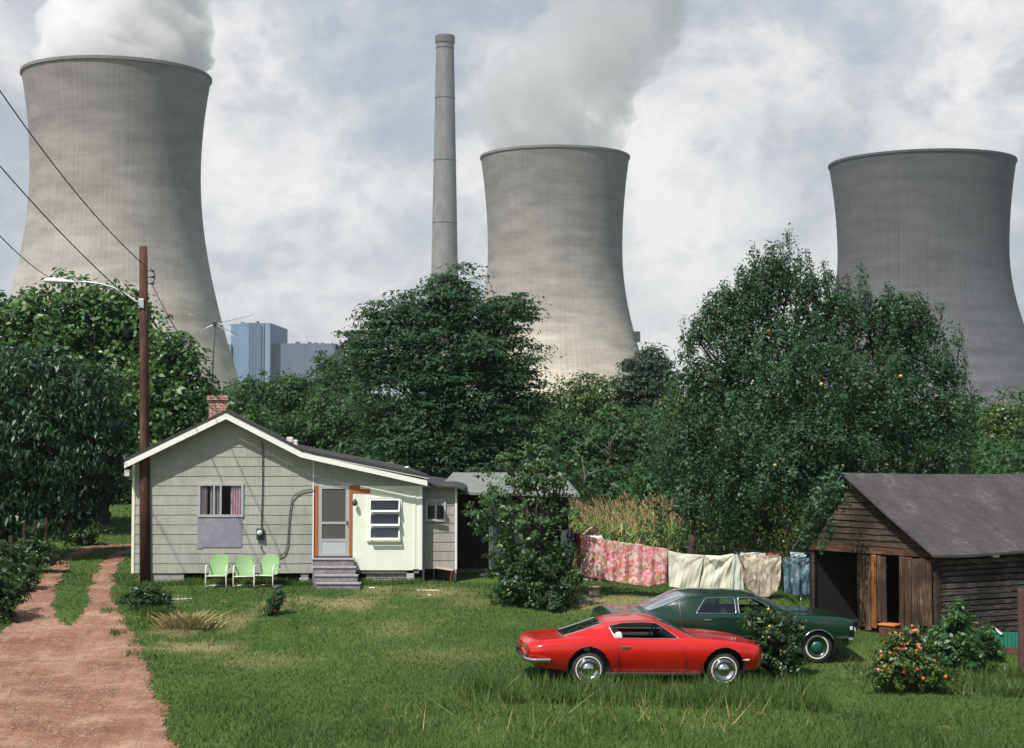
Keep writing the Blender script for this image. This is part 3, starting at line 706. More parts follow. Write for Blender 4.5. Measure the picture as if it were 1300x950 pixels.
    m = MB(); m.box(xl+.1, xr-.1, HY+.45, HY+.5, -.15, z0-.03); B(m, 'crawl_space_back', M['black'])
    m = MB(); zc = -.10
    for r_ in range(2):
        for c_ in range(5):
            xa = HX(459)+c_*.29+(r_%2)*.12; m.box(xa, min(xa+.28, HX(514)), HY+.06+.01*random.random(), HY+.3, zc+r_*.19+random.uniform(0,.008), zc+r_*.19+.182, bev=.012)
    B(m, 'porch_foundation', M['block'])
    m = MB(); m.box(HX(516.5), HX(526), HY-.0, HY+.25, -.15, HZ(723.5), bev=.01); B(m, 'pier', M['concrete_block'])
    # steps
    st = []; m = MB()
    tops = [709.5, 720, 730.5, 740.5]; lft = [397, 398.2, 400, 402.2]; rgt = [448, 450.5, 453, 456.5]
    for k in range(4):
        y0 = HY-.36-.27*k; zt_ = at(420, tops[k], y0).z
        m.box(at(lft[k]-.5,730,y0).x, at(rgt[k]+.5,730,y0).x, y0+.015, HY-.06 if k == 0 else y0+.29, -.15, zt_-.035)
    sp = B(m, 'steps', M['step_paint'])
    for k in range(4):
        y0 = HY-.36-.27*k; zt_ = at(420, tops[k], y0).z; m = MB(); m.box(at(lft[k],730,y0).x-.03, at(rgt[k],730,y0).x+.03, y0-.015, (HY-.095 if k == 0 else y0+.27), zt_-.034, zt_, bev=.006)
        SUB(B(m, 'tread', mk('tread_paint', (.38,.37,.38), (.2,.19,.2), 9, .7), None), sp)
    return root
house()

def annex():
    AY = HY+.36
    def X(px): return at(px, 660, AY).x
    def Z(py): return at(555, py, AY).z
    root = thing('lean_to_shed', 'narrow shingled lean to with a small window joining the cottage and the open shed', 'lean-to', (X(556), AY, 0))
    ox, oy = X(556), AY
    def B(m, name, mat, par=root):
        m.v = [(v[0]-ox, v[1]-oy, v[2]) for v in m.v]; return m.build(name, mat, par)
    x0, x1 = X(533), X(577.5); z0 = Z(722); win = (X(543), X(563.5), Z(659), Z(636.5))
    m = MB()
    ex = sorted([x0, x1, win[0], win[1]])
    m.box(x0, win[0], AY, AY+.1, z0, Z(616)); m.box(win[1], x1, AY, AY+.1, z0, Z(616)); m.box(win[0], win[1], AY, AY+.1, z0, win[2]); m.box(win[0], win[1], AY, AY+.1, win[3], Z(616))
    m.box(x0, x0+.1, AY+.101, AY+4, z0, Z(616)); m.box(x1-.1, x1, AY+.101, AY+4, z0, Z(618)); m.box(x0+.1, x1-.1, AY+3.9, AY+4, z0, Z(616))
    B(m, 'wall', mk('annex_backing', (.2,.21,.17), None, 3, .9))
    m = MB(); lapped_wall(m, x0, x1, z0, .2505, lambda x: Z(616), AY-.001, [win], shingle=.55, ztop=Z(618)); B(m, 'siding', mk('x', (1,1,1)) if 0 else siding_mat('warm_grey_shingle', (.37,.36,.32), (.22,.215,.20)))
    m = MB(); m.box(x1+.002, x1+.06, AY-.04, AY+.1, z0-.02, Z(620)); B(m, 'corner_board', M['trim_white'])
    m = MB(); a, b, c, d = win
    for q in ((a-.07,b+.07,c-.07,c),(a-.05,b+.05,d,d+.05),(a-.06,a,c,d),(b,b+.06,c,d),((a+b)/2-.03,(a+b)/2+.03,c,d)): m.box(q[0],q[1],AY-.045,AY+.02,q[2],q[3])
    w = B(m, 'window', mk('grey_trim', (.42,.45,.47), (.34,.36,.38), 9, .6))
    m = MB(); m.add([(a,AY+.022,c),(b,AY+.022,c),(b,AY+.022,d),(a,AY+.022,d)],[(0,1,2,3)]); p = B(m, 'pane', M['house_glass'], None); p.parent = w
    m = MB(); m.box(a-.1, b+.1, AY+.5, AY+.55, c-.2, d+.2); m.box(a+.05,a+.15,AY+.12,AY+.14,c,d); m.box(b-.2,b-.1,AY+.12,AY+.14,c,d); p = B(m, 'room_back', mk('dim_room', (.12,.12,.13), (.05,.05,.05), 3, .9), None); p.parent = w
    m = MB(); ya, yb = AY-.30, AY+4.1; pts = [(531,612.5),(545,613.5),(560,616),(575,616.5),(584,618),(590,620.5)]
    P = [(X(a), Z(b)) for a, b in pts]
    for p, q in zip(P[:-1], P[1:]):
        m.hexa([(p[0],ya,p[1]-.05),(q[0],ya,q[1]-.05),(q[0],yb,q[1]-.05),(p[0],yb,p[1]-.05),(p[0],ya,p[1]),(q[0],ya,q[1]),(q[0],yb,q[1]),(p[0],yb,p[1])])
    B(m, 'roof', M['roofing'])
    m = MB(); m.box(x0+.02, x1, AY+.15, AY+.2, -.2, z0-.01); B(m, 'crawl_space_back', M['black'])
    m = MB(); m.box(X(536), X(539), AY-.02, AY+.08, -.15, z0+.0); B(m, 'pier', M['concrete_block'])
    m = MB(); m.box(x1-.06, x1+.04, AY-.03, AY+.1, -.15, z0-.021); B(m, 'pier', M['concrete_block'])
annex()

def open_shed():
    SY = 46.3            # front wall plane; the roof eave reaches 1.25 m in front of it
    EY = SY-1.25
    root = thing('open_fronted_shed', 'dark brown outbuilding with pale green grey hipped roof behind the small yard tree', 'outbuilding', (at(650,700,SY).x, SY, 0))
    ox, oy = root.location.x, SY
    def B(m, name, mat, par=root):
        m.v = [(v[0]-ox, v[1]-oy, v[2]) for v in m.v]; return m.build(name, mat, par)
    X = lambda px: at(px, 680, SY).x; Z = lambda py: at(650, py, SY).z
    z0 = Z(722); zt = Z(624)
    m = MB(); m.box(X(576), X(620), SY, SY+.1, z0, zt); m.box(X(576), X(576)+.1, SY+.1, SY+4.2, z0, zt); m.box(X(722)-.12, X(722), SY-.0, SY+4.2, z0-.3, zt); m.box(X(576)+.1, X(722)-.12, SY+4.1, SY+4.2, z0-.3, zt)
    m.box(X(664), X(672), SY+.0, SY+.1, z0-.3, zt)
    m.box(X(672)+.001, X(722)-.121, SY+.9, SY+1.0, z0-.3, zt)
    B(m, 'wall', M['shed_wall'])
    m = MB(); m.box(X(620.5), X(626), SY-.06, SY+.04, z0, Z(640)); m.box(X(659), X(663.5), SY-.06, SY+.04, z0, Z(640)); m.box(X(626)+.001, X(659)-.001, SY-.06, SY+.04, Z(645), Z(640)); B(m, 'door_frame', mk('door_frame_cream', (.82,.82,.62), (.7,.72,.66), 9, .5))
    m = MB(); m.box(X(626.3), X(658.7), SY-.02, SY+.03, z0+.02, Z(645.5)); d = B(m, 'door', mk('grey_door', (.36,.37,.43), (.3,.31,.36), 4, .5))
    m = MB(); m.box(X(630), X(655), SY-.028, SY-.021, Z(697), Z(655)); p = B(m, 'pane', mk('door_screen', (.13,.14,.15), (.09,.1,.1), 3, .5), None); p.parent = d
    m = MB(); m.box(X(627), X(658), SY-.034, SY-.0285, Z(700), Z(698)); p = B(m, 'door_rail', M['alum'], None); p.parent = d
    # hipped roof
    e0, e1, ze = at(556.5,622,EY).x, at(736,627,EY).x, at(650,627.5,EY).z
    yr = SY+1.3; r0, r1, zr = at(575,600,yr).x, at(712,600,yr).x, at(650,600,yr).z; yb = SY+4.4
    m = MB()
    zl = at(558,620,EY).z
    T = [(e0,EY,zl),(e0+.55,EY,ze+.06),(e1,EY,ze-.02),(e1-.0,yb,ze),(e0,yb,ze)]; Rr = [(r0,yr,zr),(r1,yr,zr)]
    m.add(T+Rr, [(0,1,5),(1,2,6,5),(2,3,6),(3,4,5,6),(4,0,5)])
    lo = [(x,y,z-.07) for x,y,z in T]; m.add(T+lo, [(0,5,6,1),(1,6,7,2),(2,7,8,3),(3,8,9,4),(4,9,5,0),(5,9,8,7,6)])
    B(m, 'roof', M['shed_roof'])
    m = MB(); m.box(X(577), X(620), SY-.05, SY+.1, z0-.25, z0-.002, bev=.02); B(m, 'foundation', mk('stone_sill', (.26,.22,.17), (.14,.12,.09), 6, .9, bump=.8))
open_shed()
# ------------------------------------------------------------------ cars
def cr(xs, ys, x):          # smooth monotone-ish interpolation (Catmull-Rom on values)
    xs = np.asarray(xs, float); ys = np.asarray(ys, float); x = np.asarray(x, float)
    m = np.gradient(ys, xs); i = np.clip(np.searchsorted(xs, x)-1, 0, len(xs)-2)
    h = xs[i+1]-xs[i]; t = np.clip((x-xs[i])/h, 0, 1)
    return (2*t**3-3*t**2+1)*ys[i]+(t**3-2*t**2+t)*h*m[i]+(-2*t**3+3*t**2)*ys[i+1]+(t**3-t**2)*h*m[i+1]
def round_poly(P, r=.05, n=6):
    out = []; N = len(P)
    for i in range(N):
        p = Vector(P[i]); a = (Vector(P[i-1])-p); b = (Vector(P[(i+1) % N])-p)
        ra = min(r, a.length*.45); rb = min(r, b.length*.45); A = p+a.normalized()*ra; Bb = p+b.normalized()*rb
        for k in range(n+1):
            t = k/n; out.append(tuple(A*(1-t)**2+p*2*t*(1-t)+Bb*t*t))
    return out

def make_car(name, label, P, loc, rot):
    root = thing(name, label, 'car', loc, rot=rot)
    X0, X1 = P['x']; wr = P['wheel_r']; wx = P['wheels']; ar = P['arch']; hwv = lambda x: cr(*zip(*P['hw']), x)
    paint = P['paint']
    # ---- body surface: stations x section
    nx = int((X1-X0)/.0125); xs = np.linspace(X0, X1, nx)
    hw = cr(*zip(*P['hw']), xs); zt = cr(*zip(*P['top']), xs); zs = cr(*zip(*P['shoulder']), xs); zb = cr(*zip(*P['bottom']), xs)
    ts = np.linspace(0, 1, 74)
    # section control: (fraction of halfwidth, height rule)
    ctl_t = [0, .18, .34, .42, .5, .60, .72, .84, .92, 1.0]
    fw = P.get('fw') or [0, .50, .86, .955, .985, 1.0, .965, .870, .80, .55]
    rows = []
    for i in range(nx):
        body = zs[i]-zb[i]
        zc = [zt[i], zt[i]-.012, zt[i]*.3+zs[i]*.7+P.get('edge', .012), zs[i]-.02, zs[i]-.07, zs[i]-.32*body, zs[i]-.56*body, zb[i]+.14*body, zb[i]+.02, zb[i]]
        fwi = list(fw)
        yy = cr(ctl_t, np.array(fwi)*hw[i], ts); zz = cr(ctl_t, zc, ts)
        rows.append(np.stack([np.full_like(yy, xs[i]), yy, zz], 1))
    half = np.array(rows)                                    # nx, nt, 3
    # plan curvature of nose and tail: centre line stands ahead of the corners
    nose = P.get('nose', .1); tail = P.get('tail', .08)
    u = (half[..., 0]-X0)/(X1-X0); fr = 1-(np.abs(half[..., 1])/ (hw[:, None]+1e-6))**2
    half[..., 0] += nose*fr*sstep(u, .8, 1)-tail*fr*(1-sstep(u, 0, .15))
    left = half[:, ::-1].copy(); left[..., 1] *= -1
    G = np.concatenate([left, half[:, 1:]], 1); nt = G.shape[1]
    V = G.reshape(-1, 3); i = np.arange(nx-1)[:, None]*nt+np.arange(nt-1)[None, :]
    Q = np.stack([i, i+1, i+1+nt, i+nt], -1).reshape(-1, 4)
    C = V[Q].mean(1); keep = np.ones(len(Q), bool)
    for w in wx:
        d = np.hypot(C[:, 0]-w, C[:, 2]-wr*P.get('arch_z', 1.0)); keep &= ~((d < ar) & (np.abs(C[:, 1]) > .45)); keep &= ~((np.abs(C[:,0]-w) < ar*.98) & (C[:,2] < wr) & (np.abs(C[:,1]) > .45))
    cx0, cx1, cw = P['cabin']; keep &= ~((C[:, 0] > cx0) & (C[:, 0] < cx1) & (np.abs(C[:, 1]) < cw) & (C[:, 2] > zb.max()+.25))
    Q = Q[keep]
    nb = len(V); capf = []
    body = np_mesh('body', V, Q, paint, root, smooth=True)
    bm = bmesh.new(); bm.from_mesh(body.data)
    for kx in (0, nx-1):
        vs = [v for v in bm.verts if False]
    bm.free()
    # end caps (flat fascia fans)
    for kx, nm in ((0, 'rear_panel'), (nx-1, 'front_panel')):
        ring = G[kx]; m = MB(); c = ring.mean(0); m.add([tuple(p) for p in ring]+[tuple(c)], [(k, (k+1) % nt, nt) for k in range(nt)]); m.build(nm, paint, root)
    # dark inner body: wheel wells, floor
    m = MB()
    for w in wx:
        for sd in (-1, 1):
            n = 26; r_ = ar+.004; pts = []
            for k in range(n+1):
                a = -.35+(PI+.7)*k/n; pts.append((w+r_*math.cos(a), wr*P.get('arch_z', 1)+r_*math.sin(a)))
            y0, y1 = sd*.44, sd*(float(hwv(w))-.03)
            vs = [(a, y0, b) for a, b in pts]+[(a, y1, b) for a, b in pts]
            m.add(vs, [(k, k+1, n+2+k, n+1+k) for k in range(n)]+[tuple(range(n+1))])
    m.box(X0+.25, X1-.25, -.43, .43, .18, .30); m.box(cx0, cx1, -cw-.03, cw+.03, .30, .34)
    for w_ in (cx0-.02, cx1): m.box(w_, w_+.02, -cw, cw, .3, float(cr(*zip(*P['top']), w_))-.03)
    for sd in (-1, 1): m.box(cx0, cx1, sd*(cw), sd*(cw+.02), .3, P['belt']-.03)
    m.build('wheel_well', M['black_vinyl'], root)
    # ---- greenhouse surface
    gx = np.linspace(P['roof'][0][0], P['roof'][-1][0], 300); ng = 170
    rz = cr(*zip(*P['roof']), gx); rw = cr(*zip(*P['roof_hw']), gx); bw = cr(*zip(*P['belt_hw']), gx); bz = P['belt']
    sec = []
    tt = np.linspace(-1, 1, ng)
    for k in range(len(gx)):
        top = max(rz[k], bz+.004); h = top-bz
        a = np.abs(tt); w_roof = rw[k] if h > .02 else bw[k]*.9
        # roof part |t|<.5 crowned, side part beyond
        y = np.where(a < .5, w_roof*(a/.5)*.985, 0); z = np.where(a < .5, top-.035*(a/.5)**2.2*min(1, h*4), 0)
        s = np.clip((a-.5)/.5, 0, 1)
        yr = w_roof*.985; zr = top-.035*min(1, h*4)
        ys_ = yr+(bw[k]-yr)*(s**1.05); zs_ = zr+(bz-.02-zr)*s
        # round the cant rail
        rnd = np.exp(-((a-.5)/.06)**2)*.012*min(1, h*4)
        y = np.where(a < .5, y, ys_)+rnd*.9; z = np.where(a < .5, z, zs_)-rnd*0
        sec.append(np.stack([np.full(ng, gx[k]), y*np.sign(tt), z], 1))
    Gh = np.array(sec); ug = P.get('glass_bow', .10)
    cen = 1-(np.abs(Gh[..., 1])/.8)**2
    uu = (Gh[..., 0]-gx[0])/(gx[-1]-gx[0]); Gh[..., 0] += ug*cen*sstep(uu, .55, 1)-ug*.7*cen*(1-sstep(uu, 0, .4))
    V = Gh.reshape(-1, 3); i = np.arange(len(gx)-1)[:, None]*ng+np.arange(ng-1)[None, :]
    Q = np.stack([i, i+1, i+1+ng, i+ng], -1).reshape(-1, 4); C = V[Q].mean(1); T = np.broadcast_to(tt[None, :-1]+(tt[1]-tt[0])/2, (len(gx)-1, ng-1)).reshape(-1)
    cls = np.zeros(len(Q), int); gxs = np.broadcast_to((gx[:-1]+gx[1:])[:, None]/2, (len(gx)-1, ng-1)).reshape(-1)
    side = np.abs(T) > .52
    for j, w in enumerate(P['side_windows']):
        cls[side & inpoly(C[:, 0], C[:, 2], round_poly(w, .04))] = 10+j
    (wa, wb), (ra_, rb) = P['windshield'], P['backlight']
    capz = np.abs(C[:, 1])
    zfr = (C[:, 2]-bz)
    cls[(gxs > wa) & (gxs < wb) & (np.abs(T) < .465) & (zfr > .02)] = 1
    cls[(gxs > ra_) & (gxs < rb) & (np.abs(T) < P.get('bl_t', .45)) & (zfr > .02)] = 2
    np_mesh('roof', V, Q[cls == 0], P.get('roof_paint', paint), root, smooth=True)
    np_mesh('windshield', V, Q[cls == 1], M['car_glass'], root, smooth=True)
    np_mesh('rear_window', V, Q[cls == 2], M['car_glass'], root, smooth=True)
    for j, w in enumerate(P['side_windows']):
        if P.get('open_windows') and j in P['open_windows']: continue
        for sd in (-1, 1):
            sel = (cls == 10+j) & (np.sign(C[:, 1]) == sd)
            if sel.any(): np_mesh('side_window', V, Q[sel], M['car_glass'], root, smooth=True)
    # chrome mouldings round each window: walk polygon edge and project on surface
    def side_y(x, z):
        j = np.argmin(np.abs(gx-x)); col = Gh[j]; s_ = col[:, 1] > 0
        zz, yy = col[s_][:, 2], col[s_][:, 1]; o = np.argsort(zz); return float(np.interp(z, zz[o], yy[o]))
    for w in P['side_windows']:
        rp = round_poly(w, .04)
        for sd in (-1, 1):
            m = MB(); m.tube([(x, sd*(side_y(x, z)+.004), z) for x, z in rp]+[(rp[0][0], sd*(side_y(*rp[0])+.004), rp[0][1])], .011, 6, caps=False); m.build('window_moulding', M['chrome'], root)
    def line_at(gi, tmax, dz=.004):
        col = Gh[gi]; s_ = np.abs(tt) <= tmax+.01; return [(p[0], p[1], p[2]+dz) for p in col[s_]]
    for (a_, b_, tm) in ((wa, wb, .465), (ra_, rb, P.get('bl_t', .45))):
        ia, ib = int(np.argmin(np.abs(gx-a_))), int(np.argmin(np.abs(gx-b_)))
        jl, jr = int(np.argmin(np.abs(tt+tm))), int(np.argmin(np.abs(tt-tm)))
        loop = [tuple(Gh[ia, j]) for j in range(jl, jr+1)]+[tuple(Gh[k, jr]) for k in range(ia, ib+1, 3)]+[tuple(Gh[ib, j]) for j in range(jr, jl-1, -1)]+[tuple(Gh[k, jl]) for k in range(ib, ia-1, -3)]
        loop = [p for p in loop if p[2] > bz+.015]
        m = MB(); m.tube([(p[0], p[1], p[2]+.004) for p in loop[::2]]+[(loop[0][0], loop[0][1], loop[0][2]+.004)], .010, 6, caps=False); m.build('glass_moulding', M['chrome'], root)
    # ---- wheels
    tr = P['track']; ww = P['whitewall']
    for w in wx:
        for sd in (-1, 1):
            wh = bpy.data.objects.new('wheel', None); link(wh, root); wh.location = (w, sd*tr, wr); wh.rotation_euler.z = 0 if sd > 0 else PI
            m = MB(); r = wr
            m.lathe([(r*.62,-.10),(r*.80,-.105),(r*.93,-.095),(r,-.07),(r*1.002,0),(r,.07),(r*.93,.095),(r*.80,.105),(r*.62,.10)], n=40, axis='y', caps=False); m.build('tyre', M['rubber'], wh)
            m = MB(); m.lathe([(ww[0],.1025),(ww[0],.112),(ww[1],.110),(ww[1],.098)], n=40, axis='y', caps=False); m.build('whitewall_band', M['whitewall'], wh)
            m = MB(); m.lathe([(r*.66,.06),(r*.64,.105),(r*.60,.108),(r*.55,.07),(r*.4,.055),(r*.3,.06),(0,.06)], n=36, axis='y', caps=False); m.build('rim', P['rim_mat'], wh)
            m = MB(); m.lathe([(r*.36,.06),(r*.35,.085),(r*.28,.105),(r*.15,.115),(0,.118)], n=28, axis='y', caps=False); m.build('hubcap', P['cap_mat'], wh)
    # ---- bumpers
    for nm, xb, sgn, z, rr, zz2 in P['bumpers']:
        m = MB(); hwb = float(hwv(xb-sgn*.1)); pts = []
        for k in range(-14, 15):
            f = k/14; y = f*(hwb+.03); bow = (nose if sgn > 0 else tail)*(1-f*f); x = xb+sgn*(bow+.05)-sgn*(.10*max(0, abs(f)-.75)/.25)
            pts.append((x, y, z))
        e = xb-sgn*zz2
        pts = [(e, -(hwb+.02), z)]+[(xb-sgn*.14, -(hwb+.035), z)]+pts+[(xb-sgn*.14, hwb+.035, z), (e, hwb+.02, z)]
        # vertical bar profile
        vs = []; prof = [(-.018,-rr),(.02,-rr*.8),(.032,0),(.02,rr*.8),(-.018,rr),(-.03,0)]
        P2 = [Vector(p) for p in pts]
        for i, p in enumerate(P2):
            a = P2[max(i-1, 0)]; b = P2[min(i+1, len(P2)-1)]; t = (b-a).normalized(); nrm = Vector((t.y, -t.x, 0))*(1)
            if sgn < 0: nrm = -nrm
            for (o, dz_) in prof: vs.append(p+nrm*o+Vector((0, 0, dz_)))
        n = len(prof); fs = [(i*n+k, i*n+(k+1) % n, (i+1)*n+(k+1) % n, (i+1)*n+k) for i in range(len(P2)-1) for k in range(n)]
        fs += [tuple(range(n)), tuple((len(P2)-1)*n+k for k in range(n))]
        m.add(vs, fs, 0, True); m.build(nm, M['chrome'], root, smooth_angle=50)
    return root, dict(hw=hwv, side_y=side_y)

def seat(root, x, y, w, mat, zb=.34, back=.62, tilt=.22):
    s = bpy.data.objects.new('seat', None); link(s, root); s.location = (x, y, zb)
    m = MB(); m.box(-.25, .27, -w/2, w/2, 0, .17, bev=.05); m.build('cushion', mat, s, smooth_angle=50)
    m = MB(); Mx = Matrix.Translation((-.22, 0, .12)) @ Matrix.Rotation(-tilt, 4, 'Y'); m.box(-.08, .06, -w/2, w/2, 0, back, M=Mx, bev=.045); m.build('backrest', mat, s, smooth_angle=50)
def steering(root, x, y, z, mat):
    m = MB(); pts = []
    for k in range(25):
        a = 2*PI*k/24; pts.append((x+.06*math.sin(a), y+.18*math.cos(a), z+.17*math.sin(a)))
    m.tube(pts, .014, 6); m.tube([(x, y-.17, z), (x+.01, y, z), (x, y+.17, z)], .012, 6); m.tube([(x, y, z), (x+.45, y, z-.18)], .025, 8)
    m.build('steering_wheel', mat, root)

RED = dict(x=(-2.42, 2.33), wheels=(-1.25, 1.50), wheel_r=.330, arch=.42, arch_z=1.10, track=.775, paint=M['red_paint'],
    hw=[(-2.42,.80),(-2.3,.86),(-1.9,.905),(-1.25,.93),(-.5,.905),(.4,.905),(1.5,.93),(2.0,.88),(2.22,.80),(2.33,.66)],
    top=[(-2.42,.80),(-2.33,.865),(-2.1,.895),(-1.7,.935),(-1.3,.96),(-.5,.95),(.5,.95),(.75,.955),(1.2,.935),(1.7,.89),(2.05,.83),(2.25,.75),(2.33,.66)],
    shoulder=[(-2.42,.76),(-2.2,.82),(-1.7,.875),(-1.25,.90),(-.8,.90),(-.2,.885),(.5,.89),(1.2,.90),(1.6,.87),(2.0,.80),(2.25,.71),(2.33,.62)],
    bottom=[(-2.42,.46),(-2.3,.38),(-1.8,.27),(-1.25,.22),(-.8,.21),(1.0,.21),(1.5,.23),(2.0,.27),(2.25,.34),(2.33,.42)],
    nose=.14, tail=.09, cabin=(-1.15,.62,.70), belt=.905, edge=.014,
    roof=[(-1.72,.91),(-1.5,.985),(-1.2,1.10),(-.95,1.20),(-.7,1.262),(-.35,1.295),(0,1.295),(.18,1.27),(.42,1.17),(.66,1.04),(.88,.925)],
    roof_hw=[(-1.72,.52),(-1.2,.54),(-.7,.56),(0,.57),(.3,.58),(.88,.62)], belt_hw=[(-1.72,.80),(-1.2,.83),(-.4,.825),(.5,.81),(.88,.78)],
    side_windows=[[(-.70,.93),(.60,.93),(.17,1.215),(-.15,1.235),(-.55,1.215),(-.82,1.16)]],
    windshield=(.21,.86), backlight=(-1.66,-.93), bl_t=.43, glass_bow=.12, open_windows=[0],
    whitewall=(.238,.262), rim_mat=M['chrome'], cap_mat=M['chrome'],
    bumpers=[('rear_bumper', -2.42, -1, .50, .055, .40)])
def red_car():
    rot = (0, R(1.3), R(6.5)); near = at(746, 849, 31.6)     # near rear wheel
    loc = Vector((near.x, near.y, near.z-.335)); Mr = Matrix.Rotation(rot[2], 3, 'Z') @ Matrix.Rotation(rot[1], 3, 'Y')
    loc = loc - Mr @ Vector((-1.25, -.80, 0))
    root, H = make_car('coupe', 'bright red fastback coupe with chrome side sill parked in front of the green car', RED, loc, rot)
    seat(root, -.25, -.36, .5, M['seat_white'], .32, .60); seat(root, -.25, .36, .5, M['seat_white'], .32, .60); seat(root, -.95, 0, 1.1, M['seat_white'], .36, .42)
    steering(root, .28, .36, .92, M['black_vinyl'])
    m = MB(); m.box(.48, .66, -.68, .68, .72, .93, bev=.03); m.build('dashboard', M['black_vinyl'], root)
    m = MB(); m.box(-.62, .36, .655, .685, .80, .86, bev=.008); m.build('door_trim', M['seat_white'], root)
    for sd in (-1, 1):
        m = MB(); m.box(-.90, 1.02, sd*.80, sd*.835, .215, .265, bev=.006); m.build('sill_trim', M['chrome'], root)
        m = MB(); y = float(H['hw'](-.6)); m.box(-.60, -.42, sd*(y-.012), sd*(y+.012), .765, .79, bev=.006); m.box(-.60, -.44, sd*(y-.012), sd*(y+.006), .74, .762); m.build('door_handle', M['chrome'], root)
        m = MB(); y = float(H['hw'](2.0)); m.box(1.88, 2.02, sd*(y-.03), sd*(y+.004), .52, .55, bev=.005); m.build('side_marker', M['lamp_glass'], root)
        for xx, zz0, zz1 in ((.70,.26,.90), (-.66,.26,.89)):
            m = MB(); m.box(xx-.005, xx+.005, sd*(float(H['hw'](xx))-.03), sd*(float(H['hw'](xx))+.0005), zz0, zz1-.1); m.build('door_gap', M['black_vinyl'], root)
        m = MB(); m.box(-2.475, -2.42, sd*.42, sd*.75, .60, .72, bev=.015); m.build('tail_light', M['tail_red'], root)
        m = MB(); m.lathe([(.0,.03),(.08,.03),(.095,0),(.095,-.06)], c=(2.33, sd*.55, .56), n=20, axis='x', caps=False); m.build('headlight', M['lamp_glass'], root)
        m = MB(); y = .86; m.tube([(.62, sd*.82, .90), (.60, sd*.88, .96)], .012, 6); m.box(.56, .62, sd*.84, sd*.98, .94, 1.03, bev=.02); 
        if sd > 0: m.build('door_mirror', M['chrome'], root)
    m = MB(); m.tube([(.9, -.2, .965), (.86, .1, 1.0)], .006, 4); m.tube([(.9,-.55,.96),(.86,-.25,1.0)], .006, 4); m.build('wiper', M['black_vinyl'], root)
    m = MB(); m.box(2.36, 2.47, -.30, -.05, .44, .62, bev=.02); m.box(2.36, 2.47, .05, .30, .44, .62, bev=.02); m.build('grille', M['black_vinyl'], root)
    m = MB(); m.box(-2.50, -2.44, -.72, .72, .575, .59); m.build('tail_trim', M['chrome'], root)
    m = MB(); m.tube([(1.0,.80,.93),(.93,.80,1.5)], .004, 4); m.build('aerial', M['chrome'], root)
    return root
red_car()

GREEN = dict(x=(-3.12, 2.48), wheels=(-1.52, 1.60), wheel_r=.36, arch=.375, arch_z=1.02, track=.81, paint=M['green_paint'],
    hw=[(-3.12,.88),(-2.95,.94),(-2.3,.985),(-1.5,1.0),(-.5,1.0),(.6,1.0),(1.6,.995),(2.1,.96),(2.35,.90),(2.48,.80)],
    top=[(-3.12,.92),(-3.02,1.0),(-2.5,1.035),(-1.9,1.06),(-1.0,1.06),(.5,1.06),(.95,1.065),(1.5,1.055),(2.0,1.03),(2.32,.98),(2.44,.90),(2.48,.80)],
    shoulder=[(-3.12,.88),(-2.95,.955),(-2.2,1.0),(-1.6,1.035),(-1.0,1.045),(0,1.035),(.8,1.03),(1.4,1.01),(1.9,.985),(2.3,.94),(2.44,.87),(2.48,.78)],
    bottom=[(-3.12,.50),(-2.8,.40),(-2.3,.30),(-1.5,.27),(-.8,.27),(1.2,.27),(1.7,.29),(2.2,.33),(2.48,.42)],
    fw=[0, .50, .90, .972, .99, 1.0, .985, .93, .87, .55], nose=.05, tail=.04, cabin=(-1.75,.85,.78), belt=1.04, edge=.012,
    roof=[(-2.15,1.045),(-1.85,1.17),(-1.5,1.34),(-1.28,1.435),(-1.1,1.465),(-.5,1.478),(0,1.475),(.2,1.455),(.45,1.37),(.75,1.22),(1.05,1.06)],
    roof_hw=[(-2.15,.62),(-1.5,.69),(-.9,.72),(0,.72),(.4,.73),(1.05,.75)], belt_hw=[(-2.15,.86),(-1.5,.93),(-.5,.94),(.5,.92),(1.05,.88)],
    side_windows=[[(-1.13,1.07),(-.24,1.07),(-.24,1.40),(-.90,1.385)], [(-.17,1.07),(.80,1.07),(.42,1.28),(.16,1.395),(-.17,1.40)]],
    windshield=(.26,1.02), backlight=(-2.08,-1.27), bl_t=.44, glass_bow=.16, open_windows=[1],
    whitewall=(.232,.264), rim_mat=M['green_paint'], cap_mat=mk('green_cap', (.03,.12,.09), None, 5, .3, .3, coat=.5),
    bumpers=[('rear_bumper', -3.12, -1, .50, .07, .35), ('front_bumper', 2.44, 1, .52, .07, .10)])
